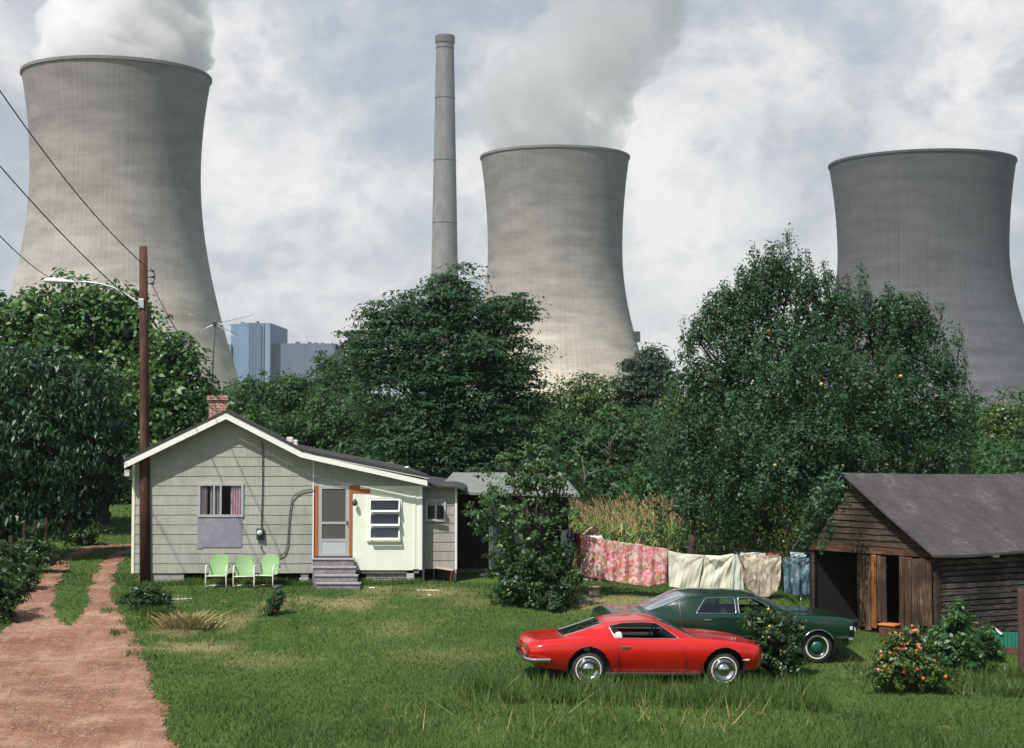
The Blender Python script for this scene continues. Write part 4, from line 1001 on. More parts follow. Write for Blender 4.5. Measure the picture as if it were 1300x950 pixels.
def green_car():
    rot = (0, R(1.6), R(7.0)); near = at(1036, 821.5, 34.9)
    loc = Vector((near.x, near.y, near.z-.36)); Mr = Matrix.Rotation(rot[2], 3, 'Z') @ Matrix.Rotation(rot[1], 3, 'Y')
    loc = loc - Mr @ Vector((1.60, -.86, 0))
    root, H = make_car('sedan', 'dark green four door sedan with whitewall tyres parked behind the red coupe', GREEN, loc, rot)
    seat(root, -.1, 0, 1.45, M['green_vinyl'], .42, .62); seat(root, -1.15, 0, 1.4, M['green_vinyl'], .42, .60)
    steering(root, .45, .42, 1.02, M['black_vinyl'])
    m = MB(); m.box(.62, .84, -.76, .76, .85, 1.05, bev=.03); m.build('dashboard', M['black_vinyl'], root)
    for sd in (-1, 1):
        m = MB(); y = 1.0; m.box(-1.10, 1.20, sd*(y-.10), sd*(y-.004), .565, .598, bev=.005); m.box(2.0, 2.36, sd*.85, sd*.955, .565, .598, bev=.005); m.build('side_trim', M['chrome'], root)
        for w in GREEN['wheels']:
            m = MB(); r_ = .385; y = float(H['hw'](w))+.004
            m.tube([(w+r_*math.cos(a), sd*y, .367+r_*math.sin(a)) for a in np.linspace(.5, PI-.5, 20)], .012, 6); m.build('arch_moulding', M['chrome'], root)
        for xh in (-.98, -.02):
            m = MB(); m.box(xh, xh+.17, sd*.995, sd*1.02, .925, .95, bev=.006); m.build('door_handle', M['chrome'], root)
        for xx in (-1.12, -.20, .95): m = MB(); m.box(xx-.005, xx+.005, sd*.97, sd*1.0006, .42, .88); m.build('door_gap', M['black_vinyl'], root)
        for yy in (.45, .68):
            m = MB(); m.lathe([(0,.03),(.07,.03),(.085,0),(.085,-.05)], c=(2.50, sd*yy, .70), n=20, axis='x', caps=False); m.build('headlight', M['lamp_glass'], root)
        m = MB(); m.box(2.34, 2.40, sd*.86, sd*.915, .74, .82, bev=.01); m.build('cornering_lamp', M['lamp_glass'], root)
        m = MB(); m.box(-3.17, -3.11, sd*.35, sd*.8, .62, .72, bev=.01); m.build('tail_light', M['tail_red'], root)
    m = MB(); m.box(2.47, 2.54, -.36, .36, .62, .78, bev=.01)
    for k in range(9): m.box(2.535, 2.548, -.36+k*.09-.006, -.36+k*.09+.006, .63, .77)
    m.build('grille', M['chrome'], root)
    m = MB(); m.tube([(1.25,-.86,1.0),(1.22,-.86,1.48)], .004, 4); m.build('aerial', M['chrome'], root)
    m = MB(); m.box(.90, .99, -.11, .11, 1.30, 1.36) if 0 else m.box(.18,.22,-.12,.12,1.33,1.38, bev=.008); m.build('rear_view_mirror', M['black_vinyl'], root)
green_car()
# ------------------------------------------------------------------ vegetation
def leaf_quads(C, N, L, W, rng, droop=0.0, fold=.18, T=None):
    n = len(C); N = N/np.linalg.norm(N, axis=1, keepdims=True)
    if T is None:
        T = rng.normal(size=(n, 3)); T[:, 2] -= droop
    T = T-(T*N).sum(1, keepdims=True)*N; T /= np.linalg.norm(T, axis=1, keepdims=True)+1e-9
    B = np.cross(N, T); L = np.broadcast_to(L, n)[:, None]; W = np.broadcast_to(W, n)[:, None]
    V = np.stack([C-T*L*.5, C-T*L*.02+B*W*.5+N*W*fold, C+T*L*.5-N*L*.08, C-T*L*.02-B*W*.5+N*W*fold], 1).reshape(-1, 3)
    Q = np.arange(4*n).reshape(-1, 4); return V, Q

LM = dict(
    maple=leaf_mat('maple_leaf', (.026,.078,.022), (.062,.15,.034), (.12,.20,.05)),
    dark=leaf_mat('dark_glossy_leaf', (.010,.034,.014), (.022,.066,.026), (.05,.12,.045), rough=.42, trans=.12, spec=.4),
    locust=leaf_mat('locust_leaf', (.015,.052,.024), (.034,.092,.036), (.07,.13,.045), rough=.55, spec=.3),
    apple=leaf_mat('apple_leaf', (.020,.062,.030), (.048,.115,.052), (.12,.19,.10), rough=.5, spec=.35),
    yard=leaf_mat('yard_tree_leaf', (.035,.09,.034), (.085,.165,.06), (.18,.25,.12), rough=.48, spec=.4),
    wood=leaf_mat('woodland_leaf', (.022,.068,.026), (.050,.125,.040), (.10,.17,.05), rough=.55, spec=.3),
    yellowish=leaf_mat('yellow_green_leaf', (.04,.08,.018), (.085,.14,.028), (.16,.20,.04)),
    shrub=leaf_mat('shrub_leaf', (.018,.05,.016), (.040,.092,.024), (.10,.16,.05)),
    pine=leaf_mat('conifer_leaf', (.010,.032,.016), (.020,.055,.024), (.035,.075,.03), rough=.6, trans=.1))

def blobs3(D, bl, depth=.9, rng=None):
    out = []
    for b in bl:
        px, py, rx, ry = b[:4]; off = b[4] if len(b) > 4 else 0.0
        Y = D+off; s = sc(Y); c = at(px, py, Y); out.append((np.array(c), np.array([rx/s, max(rx, ry)*depth/s*.9, ry/s])))
    return out
CT = {}
def crown_cloud(blobs, leaf, dens, clump_r, rng, rough=.22, inner=.35, up=.45, aspect=.55, droop=0., style='clump', per=26, mult=4.5):
    Cs, Ns, Ls = [], [], []; leaf = leaf*1.18
    for bi, (c, r) in enumerate(blobs):
        area = 4*PI*((r[0]*r[1])**1.6/3+(r[0]*r[2])**1.6/3+(r[1]*r[2])**1.6/3)**(1/1.6)
        n = max(8, int(area*dens*mult/(clump_r**2)/2.2))
        d = rng.normal(size=(n, 3)); d /= np.linalg.norm(d, axis=1, keepdims=True)
        # lumpy radius
        ph = rng.uniform(0, 6, 6)
        lum = 1+rough*(np.sin(d[:,0]*5+ph[0])*np.cos(d[:,2]*5+ph[1])*.6+np.sin(d[:,1]*7+ph[2]+d[:,2]*6)*.4)+rng.normal(0, rough*.28, n)
        rad = lum*np.where(rng.random(n) < inner, rng.uniform(.35, .85, n), rng.uniform(.84, 1.04, n))
        P = c+d*r*rad[:, None]
        # drop clumps deep in neighbours
        deep = np.zeros(n, bool)
        for bj, (c2, r2) in enumerate(blobs):
            if bj != bi: deep |= (((P-c2)/r2)**2).sum(1) < .22
        P = P[~deep]; d = d[~deep]
        m = len(P); k = per
        dirs = rng.normal(size=(m, k, 3)); dirs /= np.linalg.norm(dirs, axis=2, keepdims=True)
        rr = clump_r*rng.uniform(.55, 1.35, (m, 1, 1))*rng.random((m, k, 1))**.45
        flat = np.array([1, 1, .62])
        if style == 'spray': flat = np.array([1.35, 1.35, .30])
        if style == 'spike': flat = np.array([.7, .7, 1.3])
        pos = P[:, None]+dirs*rr*flat
        if style == 'spray': pos[..., 2] -= (rr[..., 0]**2)*.5/clump_r*0.6
        nm = dirs*.55+d[:, None]*.5+rng.normal(0, .45, (m, k, 3)); nm[..., 2] += up
        Cs.append(pos.reshape(-1, 3)); Ns.append(nm.reshape(-1, 3))
    C = np.concatenate(Cs); N = np.concatenate(Ns); m_ = len(C)//per
    L = leaf*rng.uniform(.45, 1.5, len(C))*np.repeat(rng.uniform(.8, 1.2, m_), per)
    CT['t'] = np.clip(np.repeat(rng.normal(.40, .20, m_), per)+rng.normal(0, .17, len(C)), 0, 1)
    V, Q = leaf_quads(C, N, L, L*aspect, rng, droop=droop); return V, Q, len(C)
def tree(name, label, cat, D, base_px, bl, mat, leaf=.12, dens=1.0, clump=.45, trunk_r=.2, seed=1, group=None, bark='bark', rough=.22, inner=.35, style='clump', aspect=.55, droop=0., up=.45, per=26, depth=.9, limbs=True, base=None):
    rng = np.random.default_rng(seed); B3 = blobs3(D, bl, depth)
    if base is None:
        bx = at(base_px, 600, D).x; base = Vector((bx, D, float(gz(bx, D))-.1))
    root = thing(name, label, cat, base, group=group)
    V, Q, n = crown_cloud(B3, leaf, dens, clump, rng, rough, inner, up, aspect, droop, style, per)
    V = V-np.array(base); np_mesh('crown', V, Q, mat, root, tint=CT['t'])
    # trunk and limbs
    rs = random.Random(seed); m = MB(); cs = [Vector(c) for c, r in B3]; cen = sum(cs, Vector())/len(cs); top = max(cs, key=lambda c: c.z)
    h = max(.3, (cen.z-base.z)); fork = Vector((base.x+(cen.x-base.x)*.4, base.y+(cen.y-base.y)*.3, base.z+h*.55))
    o = Vector(base)
    def wob(a, b, r0, r1, n=6, w=.06):
        L = (b-a).length; pts = [a.lerp(b, i/n)+Vector((rs.uniform(-w, w)*L*(0 < i < n), rs.uniform(-w, w)*L*(0 < i < n), (math.sin(PI*i/n)*.06*L))) for i in range(n+1)]
        return pts, [r0+(r1-r0)*i/n for i in range(n+1)]
    p, r = wob(Vector(base), fork, trunk_r*1.15, trunk_r*.8, 5, .03); m.tube([q-o for q in p], r, 9)
    if limbs:
        for (c, rd) in B3:
            if abs(c[1]-D) > 5: continue
            c = Vector(c); p, r = wob(fork, c, trunk_r*.5, trunk_r*.14); m.tube([q-o for q in p], r, 7)
            for k in range(5):
                e = c+Vector((rs.uniform(-1, 1)*rd[0], rs.uniform(-1, 1)*rd[1], rs.uniform(-.3, 1)*rd[2]))*.8
                st = fork.lerp(c, rs.uniform(.6, 1)); p2, r2 = wob(st, e, trunk_r*.16, trunk_r*.04, 4, .1); m.tube([q-o for q in p2], r2, 5)
    m.build('trunk', M[bark], root); return root

BG = 'trees behind the cottage and yard'
# left: maple, drooping dark tree, second maple behind the pole
tree('maple_tree', 'tall bushy maple at the far left standing behind the street lamp', 'tree', 60, 100,
     [(70,410,62,48),(128,405,50,46),(20,440,48,46),(90,470,90,60),(150,470,50,60),(-20,500,60,70),(170,440,26,40),(110,540,80,60),(30,395,30,26),(160,395,26,26)], LM['maple'], .20, .9, .62, .38, 1, BG, rough=.32)
tree('maple_tree', 'maple crown just right of the wooden utility pole above the cottage roof', 'tree', 57, 215,
     [(215,455,26,38),(222,500,44,52),(190,520,40,60),(246,520,26,42),(200,585,60,50),(255,560,22,34)], LM['maple'], .18, .9, .55, .3, 2, BG, rough=.32)
tree('dark_broadleaf_tree', 'dark tree with long drooping glossy leaves overhanging the drive at the left', 'tree', 50, 40,
     [(30,500,62,55),(95,520,62,60),(-20,560,60,70),(60,570,80,60),(125,575,42,50),(20,630,60,40),(80,620,45,34),(-40,640,50,50),(12,668,50,28),(66,655,44,26),(104,640,24,26)], LM['dark'], .165, 1.15, .48, .35, 3, BG, rough=.15, aspect=.34, droop=2.2, up=.15, per=22)
tree('dark_broadleaf_tree', 'dark shaded tree filling the gap between the drive and the cottage eave', 'tree', 66, 130,
     [(120,560,60,50),(170,575,50,45),(90,600,60,36),(150,600,40,26)], LM['dark'], .26, .8, .6, .3, 4, BG, aspect=.4, droop=1.)
# centre locust
tree('locust_tree', 'biggest dark locust tree in the middle in front of the tall stack', 'tree', 64, 590,
     [(575,368,36,30),(540,398,48,30),(495,405,34,28),(600,400,40,30),(652,390,36,16),(478,445,28,34),(560,450,80,52),(630,450,52,40),(655,495,36,44),(520,500,62,50),(600,520,80,56),(548,560,70,48),(640,560,50,44),(500,560,46,40),(590,600,80,30)], LM['locust'], .15, 1.05, .55, .42, 5, BG, rough=.42, style='spray', aspect=.42, per=34, inner=.3, up=.8)
# between house and boiler house
for i, (D, px, bl, mt, lab, sd) in enumerate([
    (88, 330, [(318,500,26,22),(345,512,26,30),(310,535,34,34)], 'wood', 'bushy tree right above the brick chimney before the blue power plant', 11),
    (84, 385, [(365,495,22,22),(392,520,34,34),(355,545,34,30)], 'wood', 'low rounded tree in front of the blue turbine hall', 12),
    (95, 412, [(412,462,15,15),(425,490,20,20),(400,500,22,22)], 'wood', 'sprig topped tree at the right end of the blue turbine hall', 13),
    (80, 448, [(447,430,14,14),(452,458,22,26),(440,495,34,34),(470,520,34,40)], 'locust', 'thin airy tree just left of the big locust', 14),
    (74, 420, [(430,530,44,34),(395,560,44,34),(465,565,40,36),(340,570,40,32),(430,590,60,30)], 'wood', 'broad leafy tree directly behind the low roof slope of the cottage', 15),
    (72, 300, [(300,530,26,30),(320,565,36,34),(285,560,30,34)], 'maple', 'small tree beside the brick chimney behind the ridge', 16)]):
    tree('deciduous_tree', lab, 'tree', D, px, bl, LM[mt], .17, .8, .55, .22, sd, BG, rough=.38, per=24, style='spray' if mt == 'locust' else 'clump')
# right of centre
for i, (D, px, bl, mt, lab, sd) in enumerate([
    (92, 735, [(742,505,30,24),(715,520,28,24),(772,505,34,26),(700,545,34,30),(755,545,50,34)], 'yellowish', 'sunlit yellow green tree at the foot of the middle cooling tower', 21),
    (78, 700, [(700,560,40,40),(740,580,44,40),(690,600,40,34)], 'wood', 'leafy tree behind the open fronted shed roof', 22),
    (80, 800, [(790,550,44,36),(810,590,44,40),(765,610,50,34),(840,560,34,30)], 'wood', 'rounded tree in the middle distance above the corn field', 23),
    (86, 880, [(880,510,34,26),(905,540,40,34),(862,545,34,34),(920,500,30,22)], 'yellowish', 'light green tree between the pointed evergreen and the apple tree', 24)]):
    tree('deciduous_tree', lab, 'tree', D, px, bl, LM[mt], .18, .85, .6, .22, sd, BG, rough=.34, per=24)
tree('evergreen_tree', 'dark feathery evergreen pointing up right of the middle cooling tower', 'tree', 90, 826,
     [(826,448,12,12),(820,462,30,12),(832,480,34,14),(815,490,30,14),(826,510,36,24),(830,540,40,30)], LM['pine'], .20, 1.0, .5, .2, 25, BG, rough=.4, style='spray', aspect=.3, per=30)
# apple tree
APPLE = [(932,385,30,20),(962,352,22,22),(1150,398,30,18),(1032,362,22,18),(925,395,24,16),(1062,385,20,16),(1120,392,20,14),(1182,418,18,14),(1040,560,62,50,-2.5),(1000,600,60,50,-2.8),(1095,600,50,46,-2.2),(955,550,50,40,-2),(1060,640,46,36,-2.5),(1110,500,50,50,-2),(1010,480,60,46,-2),(965,372,34,34),(990,340,22,30),(935,400,34,24),(905,415,32,16),(1010,380,38,34),(1050,400,34,30),(885,432,20,10),(940,440,60,36),(1000,440,60,50),(1070,440,52,44),(1125,410,40,30),(1160,430,34,28),(1150,470,50,40),(1195,470,30,32),(900,480,46,34),(960,510,80,50),(1060,520,80,60),(1140,540,64,54),(1200,530,36,40),(880,560,50,46),(940,600,70,50),(1030,620,80,50),(1120,600,66,40),(1190,590,44,28),(880,640,44,34),(960,660,50,30),(1040,650,22,24,-9.6),(1028,680,12,12,-9.8),(1062,618,22,14,-9.4)]
at_ = tree('apple_tree', 'huge spreading apple tree with pale fruit leaning over the barn roof', 'tree', 47.5, 1030, APPLE, LM['apple'], .088, .47, .30, .17, 31, BG, rough=.8, style='spike', per=30, inner=.35, up=.3, depth=.75)
def spray_twigs():
    """upright leafy shoots breaking the outline of the apple tree"""
    rng = np.random.default_rng(5); Cs = []; Ns = []; m = MB(); base = Vector(at_.location)
    T_ = [(955,315,372),(962,330,375),(990,308,350),(1000,325,360),(1028,322,380),(1030,335,380),(1045,352,390),(905,385,415),(920,360,400),(868,428,440),(895,395,420),(1090,340,395),(1120,380,420),(1135,372,410),(1160,385,430),(1178,395,430),(1205,440,470),(1225,480,510),(1012,352,395),(940,345,390),(975,345,380),(1238,510,540),(1075,355,395),(1150,375,420),(1192,392,425),(1215,420,450),(1222,455,480),(880,410,440),(868,470,495),(850,500,520),(1000,300,345),(978,318,360),(935,360,385),(912,372,400),(1050,335,375),(1100,355,390),(1128,362,395),(1170,372,410),(1065,362,400),(1105,372,400)]
    for (px, py, pb) in T_:
        Y = 47.5+rng.uniform(-1, 1); m = MB(); a = at(px+rng.uniform(-8, 8), pb+15, Y); b = at(px+rng.uniform(-5, 5), py-4, Y)
        m.tube([a-base, a.lerp(b, .5)+Vector((.05, 0, 0))-base, b-base], [.02, .012, .004], 5); m.build('shoot_twig', M['bark'], at_)
        n = int((b-a).length*130)
        u = rng.random(n); P = np.array(a)[None]*(1-u[:, None])+np.array(b)[None]*u[:, None]+rng.normal(0, 1, (n, 3))*(.21-.15*u)[:, None]
        Cs.append(P); Ns.append(rng.normal(size=(n, 3))+np.array([0, -.3, .5]))
    C = np.concatenate(Cs); N = np.concatenate(Ns); L = .10*rng.uniform(.7, 1.2, len(C)); V, Q = leaf_quads(C, N, L, L*.5, rng)
    np_mesh('leafy_shoot', V-np.array(base), Q, LM['apple'], at_, tint=rng.random(len(C))*.8)
    am = [mk('apple_red', (.55,.10,.05), (.5,.3,.08), 12, .35), mk('apple_yellow', (.62,.48,.12), (.6,.3,.1), 12, .35)]
    mesh = []
    for k in range(2):
        q = MB(); q.lathe([(0,.042),(.022,.05),(.046,.03),(.052,0),(.044,-.032),(.02,-.047),(0,-.042)], n=12, caps=False); o = q.build('apple', am[k], at_); mesh.append(o)
    B3 = blobs3(47.5, APPLE, .75)
    k = 0
    for i in range(16):
        c, r = B3[rng.integers(len(B3)-3)]; d = rng.normal(size=3); d[1] = -abs(d[1])-.6; d /= np.linalg.norm(d); p = c+d*r*rng.uniform(.9, 1.02)
        if i < 2: o = mesh[i]
        else:
            o = mesh[int(rng.random() < .75)].copy(); COL.objects.link(o); o.parent = at_
        o.location = Vector(p)-base; o.scale = (.95,)*3
spray_twigs()
tree('apple_tree', 'smaller bushy apple tree between the corn and the hanging cream sheet', 'tree', 51, 870,
     [(850,575,34,36),(885,605,44,40),(915,640,32,30),(925,672,26,18)], LM['apple'], .085, .62, .34, .14, 33, BG, rough=.35, style='spike', per=28)
# thin bare pale branches at the edge
def bare(px0, py0, px1, py1, D, lab):
    m = MB(); a = at(px0, py0, D); root = thing('bare_sapling', lab, 'sapling', (a.x, a.y, a.z)); b = at(px1, py1, D); rs = random.Random(int(px0))
    pts = [a.lerp(b, t)+Vector((rs.uniform(-.12,.12), 0, rs.uniform(-.06,.06))) for t in (0,.2,.4,.6,.8,1)]
    m.tube([p-a for p in pts], [.05,.045,.035,.028,.02,.01], 6)
    for k in range(5):
        p = pts[1+k % 4]; e = p+Vector((rs.uniform(-.9,.9), rs.uniform(-.3,.3), rs.uniform(.3,1.0))); m.tube([p-a, p.lerp(e,.5)+Vector((.05,0,.05))-a, e-a], [.022,.014,.005], 5)
    m.build('branch', M['pale_bark'], root)
bare(742, 615, 730, 560, 60, 'pale leafless sapling rising beside the shed roof')
bare(775, 590, 770, 560, 70, 'pale bare branch showing against the dark tree above the corn')
# far right background
for (D, px, bl, mt, lab, sd) in [
    (96, 1278, [(1278,535,30,24),(1300,560,40,30),(1262,560,24,26)], 'yellowish', 'olive green tree at the right edge below the dark cooling tower', 41),
    (84, 1235, [(1232,575,34,26),(1270,585,44,26),(1210,585,30,24)], 'wood', 'low dark tree right behind the barn ridge', 42)]:
    tree('deciduous_tree', lab, 'tree', D, px, bl, LM[mt], .18, .85, .55, .22, sd, BG, rough=.34, per=24)

# far woodland closing the view: a mass nobody could count
def woodland():
    rng = np.random.default_rng(77); Bl = []
    for i in range(120):
        px = -120+i*13+rng.uniform(-8, 8); D = rng.uniform(104, 135); s = sc(D)
        topy = 508+12*math.sin(i*.9)+rng.uniform(-6, 10)
        if 270 < px < 470: topy = 497+rng.uniform(-5, 8)
        r = rng.uniform(1.6, 2.6)
        c = np.array(at(px, topy, D))-np.array([0, 0, r]); Bl.append((c, np.array([r, r, r])))
        Bl.append((c-np.array([rng.uniform(-1, 1), rng.uniform(-1, 1), 2.6]), np.array([r*1.25, r*1.2, r*1.25])))
        Bl.append((c-np.array([rng.uniform(-1, 1), rng.uniform(-1, 1)+2, 5.6]), np.array([r*1.4, r*1.3, r*1.5])))
    V, Q, n = crown_cloud(Bl, .34, .55, .8, rng, .3, .2, .45, .6, per=18, mult=1.6)
    o = np_mesh('woodland', V, Q, LM['wood'], tint=CT['t']); tag(o, 'far belt of woods on the horizon', kind='stuff')
    Bl = []
    for i in range(110):
        px = -60+i*12.6+rng.uniform(-8, 8)
        if px < 175: continue
        D = rng.uniform(70, 90); r = rng.uniform(1.2, 2.0); topy = rng.uniform(560, 580) if px < 700 or px > 860 else rng.uniform(590, 604)
        c = np.array(at(px, topy, D))-np.array([0, 0, r]); Bl.append((c, np.array([r*1.2, r, r]))); Bl.append((c-np.array([0, 0, 2.0]), np.array([r*1.4, r*1.1, r*1.2])))
    V, Q, n = crown_cloud(Bl, .20, .62, .6, rng, .3, .2, .45, .6, per=22, mult=1.6)
    o = np_mesh('undergrowth', V, Q, LM['wood'], tint=CT['t']); tag(o, 'dense brush filling the space under the trees', kind='stuff')
woodland()

def shrub(name, label, cat, D, base_px, base_py, bl, mat, leaf, clump, dens=.8, seed=1, group=None, flowers=None, **kw):
    D = gp(base_px, base_py).y; x = at(base_px, base_py, D).x; base = Vector((x, D, float(gz(x, D))))
    r = tree(name, label, cat, D, base_px, bl, mat, leaf, dens, clump, kw.pop('stem', .03), seed, group, base=base, **kw)
    if flowers:
        rng = np.random.default_rng(seed+9); B3 = blobs3(D, bl)
        for fm, cnt, sz in flowers:
            q = MB(); q.lathe([(0,sz*.4),(sz*.5,sz*.55),(sz,sz*.1),(sz*.7,-sz*.4),(0,-sz*.5)], n=8, caps=False); first = q.build('flower', fm, r)
            for i in range(cnt):
                o = first if i == 0 else first.copy()
                if i: COL.objects.link(o); o.parent = r
                c, rr = B3[rng.integers(len(B3))]; d = rng.normal(size=3); d[1] = -abs(d[1])-.5; d[2] = abs(d[2])*.8+.1; d /= np.linalg.norm(d)
                o.location = Vector(c+d*rr*rng.uniform(1.0, 1.15))-base; o.rotation_euler = (rng.uniform(0, 3), rng.uniform(0, 3), 0)
    return r
fl_red = mk('rose_red', (.62,.03,.06), (.5,.02,.04), 12, .5); fl_or = mk('flower_orange', (.75,.22,.05), (.6,.12,.03), 12, .5); fl_pk = mk('flower_pink', (.75,.32,.25), (.65,.2,.16), 12, .5); fl_ye = mk('flower_yellow', (.78,.62,.12), (.7,.5,.08), 12, .5)
# small yard tree with low bushy skirt
tree('yard_tree', 'small leafy tree on the lawn in front of the open shed', 'tree', 40.2, 690,
     [(690,570,26,26),(676,592,34,22),(655,612,30,16),(632,640,30,26),(612,655,14,10),(694,600,24,30),(660,655,40,34),(694,650,27,44),(625,668,18,10),(708,620,13,20),(695,552,12,10),(728,585,8,8),(640,585,8,8)], LM['yard'], .082, .21, .22, .075, 51, rough=.7, per=26, inner=.35, base=gp(690, 772))
shrub('lilac_bush', 'dense dark bush wrapped round the foot of the small yard tree', 'bush', 39.9, 684, 770,
      [(672,745,38,30),(702,745,30,30),(680,715,42,28),(650,738,22,26),(645,700,20,20),(703,712,14,20),(655,765,26,12),(700,768,26,10)], LM['shrub'], .085, .20, .42, 52, rough=.5)
shrub('small_shrub', 'pale leaved seedling at the right foot of the dark yard bush', 'shrub', 39.2, 706, 778, [(705,768,8,10),(700,757,6,6)], LM['apple'], .07, .10, .7, 53)
shrub('rose_bush', 'small rose bush with two red blooms beside the third green chair', 'rose bush', 40.6, 348, 782, [(348,765,8,11),(344,775,7,6),(355,757,5,7)], LM['apple'], .055, .10, .8, 54, flowers=[(fl_red, 4, .055)])
shrub('green_shrub', 'round dark green shrub at the base of the utility pole', 'shrub', 41.2, 187, 775, [(187,757,20,14),(172,762,12,9),(206,762,10,10)], LM['shrub'], .08, .15, .6, 55, rough=.6)
dry = leaf_mat('dry_stem_leaf', (.22,.18,.07), (.38,.30,.13), (.52,.43,.2), rough=.8, trans=.1)
def tuft(name, label, cat, px, py, D, w, h, n, mat, seed, green=None, lean=.35):
    rng = np.random.default_rng(seed); c = at(px, py, D); base = Vector((c.x, D, float(gz(c.x, D))))
    root = thing(name, label, cat, base); ws = w/sc(D); hs = h/sc(D)
    p = rng.normal(0, 1, (n, 2))*np.array([ws*.30, ws*.22]); H = hs*rng.uniform(.4, 1.1, n); dr = p/ws*2*lean+rng.normal(0, .22, (n, 2))
    b = .010+rng.random(n)*.010; a = rng.uniform(0, PI, n); sx, sy = np.cos(a)*b, np.sin(a)*b
    z0 = np.zeros(n)
    P0 = np.stack([p[:,0]-sx, p[:,1]-sy, z0], 1); P1 = np.stack([p[:,0]+sx, p[:,1]+sy, z0], 1)
    M0 = np.stack([p[:,0]+dr[:,0]*H*.35-sx*.8, p[:,1]+dr[:,1]*H*.35-sy*.8, H*.6], 1); M1 = np.stack([p[:,0]+dr[:,0]*H*.35+sx*.8, p[:,1]+dr[:,1]*H*.35+sy*.8, H*.6], 1)
    T0 = np.stack([p[:,0]+dr[:,0]*H-sx*.15, p[:,1]+dr[:,1]*H-sy*.15, H*.98], 1); T1 = T0+np.array([.003,0,0])
    V = np.stack([P0,P1,M1,M0,M0,M1,T1,T0], 1).reshape(-1, 3); Q = np.arange(8*n).reshape(-1, 4)
    np_mesh('blades', V, Q, mat, root, tint=np.repeat(rng.random(n), 2))
    return root
tuft('dry_grass_clump', 'tawny dried out clump of grass on the lawn below the chairs', 'grass clump', 238, 793, gp(238,796).y, 52, 18, 700, dry, 60, lean=1.2)
tuft('green_weed_clump', 'green grassy weeds mixed beside the tawny dry clump', 'grass clump', 205, 787, gp(205,790).y, 34, 20, 700, LM['yellowish'], 61)
shrub('weed', 'single dark weed against the foundation left of the chairs', 'weed', 43.2, 216, 733, [(217,726,4,7)], LM['shrub'], .06, .07, .7, 62)
# bush between the cars and garden at right
shrub('rose_bush', 'leafy green bush standing between the red car nose and the green car door', 'bush', 32.6, 985, 860,
      [(975,795,22,16),(990,815,26,22),(965,812,16,14),(1000,838,20,18),(978,842,26,18),(958,785,14,8),(1008,800,12,10),(975,782,8,10)], LM['shrub'], .075, .15, .42, 63, rough=.85, flowers=[(fl_ye, 3, .035)])
shrub('garden_shrub', 'tall bright green garden shrub before the barn side wall', 'shrub', 34.5, 1212, 852,
      [(1212,795,18,18),(1204,815,30,22),(1230,820,26,20),(1190,835,24,18),(1222,840,30,16),(1215,776,8,12),(1180,812,10,12)], LM['maple'], .08, .16, .5, 64, rough=.85)
shrub('garden_shrub', 'low leafy shrub touching the green board hutch', 'shrub', 34.7, 1254, 840, [(1250,808,14,14),(1262,825,12,12)], LM['shrub'], .07, .14, .5, 65, rough=.8)
shrub('flowering_bush', 'bush with orange and pink flower spikes in front of the barn doors', 'flowering bush', 33.6, 1150, 880,
      [(1130,832,16,16),(1152,826,18,18),(1172,840,18,16),(1142,850,28,18),(1175,860,28,16),(1120,855,14,14),(1140,812,7,10),(1160,806,6,12)], LM['yellowish'], .07, .14, .5, 66, rough=.8, flowers=[(fl_or, 16, .04), (fl_pk, 26, .035), (fl_red, 4, .035)])
shrub('leafy_shrub', 'sunlit pale shrub hanging beyond the drive beside the cottage corner', 'shrub', 64, 150, 640, [(140,628,28,12),(158,634,14,9),(118,632,16,9)], LM['apple'], .12, .3, .8, 67)
# hedge bank along the left of the drive
for k, (px, D, bl, lab) in enumerate([
    (2, 792, [(5,775,16,20),(-10,745,24,34),(14,752,12,16)], 'dark weedy bush at the left edge near the drive'),
    (20, 752, [(22,725,20,24),(36,735,12,14),(2,712,18,22)], 'leafy bush beside the leaning fence posts'),
    (46, 727, [(50,703,18,16),(66,706,10,8),(38,693,16,16)], 'low bush at the bend of the left wheel track'),
    (104, 693, [(108,678,20,10),(94,682,14,8)], 'low dark bush where the drive enters the shade')]):
    shrub('hedge_bush', lab, 'bush', D, px, D, bl, LM['shrub'], .09, .20, .55, 70+k, 'bushes along the left side of the drive', rough=.7)

# ------------------------------------------------------------------ grass and weeds
def blades(name, label, pts, h, w, mat, seed, lean=.5):
    rng = np.random.default_rng(seed); n = len(pts); x, y = pts[:, 0], pts[:, 1]; z = gz(x, y)-.01
    H = h*rng.uniform(.5, 1.3, n); a = rng.uniform(0, PI, n); b = w*rng.uniform(.6, 1.3, n); sx, sy = np.cos(a)*b, np.sin(a)*b
    lx, ly = rng.normal(0, lean, n)*H, rng.normal(0, lean, n)*H
    V = np.stack([np.stack([x-sx, y-sy, z], 1), np.stack([x+sx, y+sy, z], 1), np.stack([x+lx, y+ly, z+H], 1)], 1).reshape(-1, 3)
    Q = np.arange(3*n).reshape(-1, 3); cl = .5+.25*np.sin(x*1.1+np.sin(y*.9)*1.5)*np.sin(y*.8+1)+.2*np.sin(x*3.1+2*np.sin(y*2.3))*np.sin(y*4.1+x)+.2*np.sin(x*.45+1)*np.sin(y*.5)
    o = np_mesh(name, V, Q, mat, tint=np.clip(rng.normal(.40, .2, n)+.75*(cl-.5)+dry_amount(x, y)*.6, 0, 1)); tag(o, label, kind='stuff'); return o
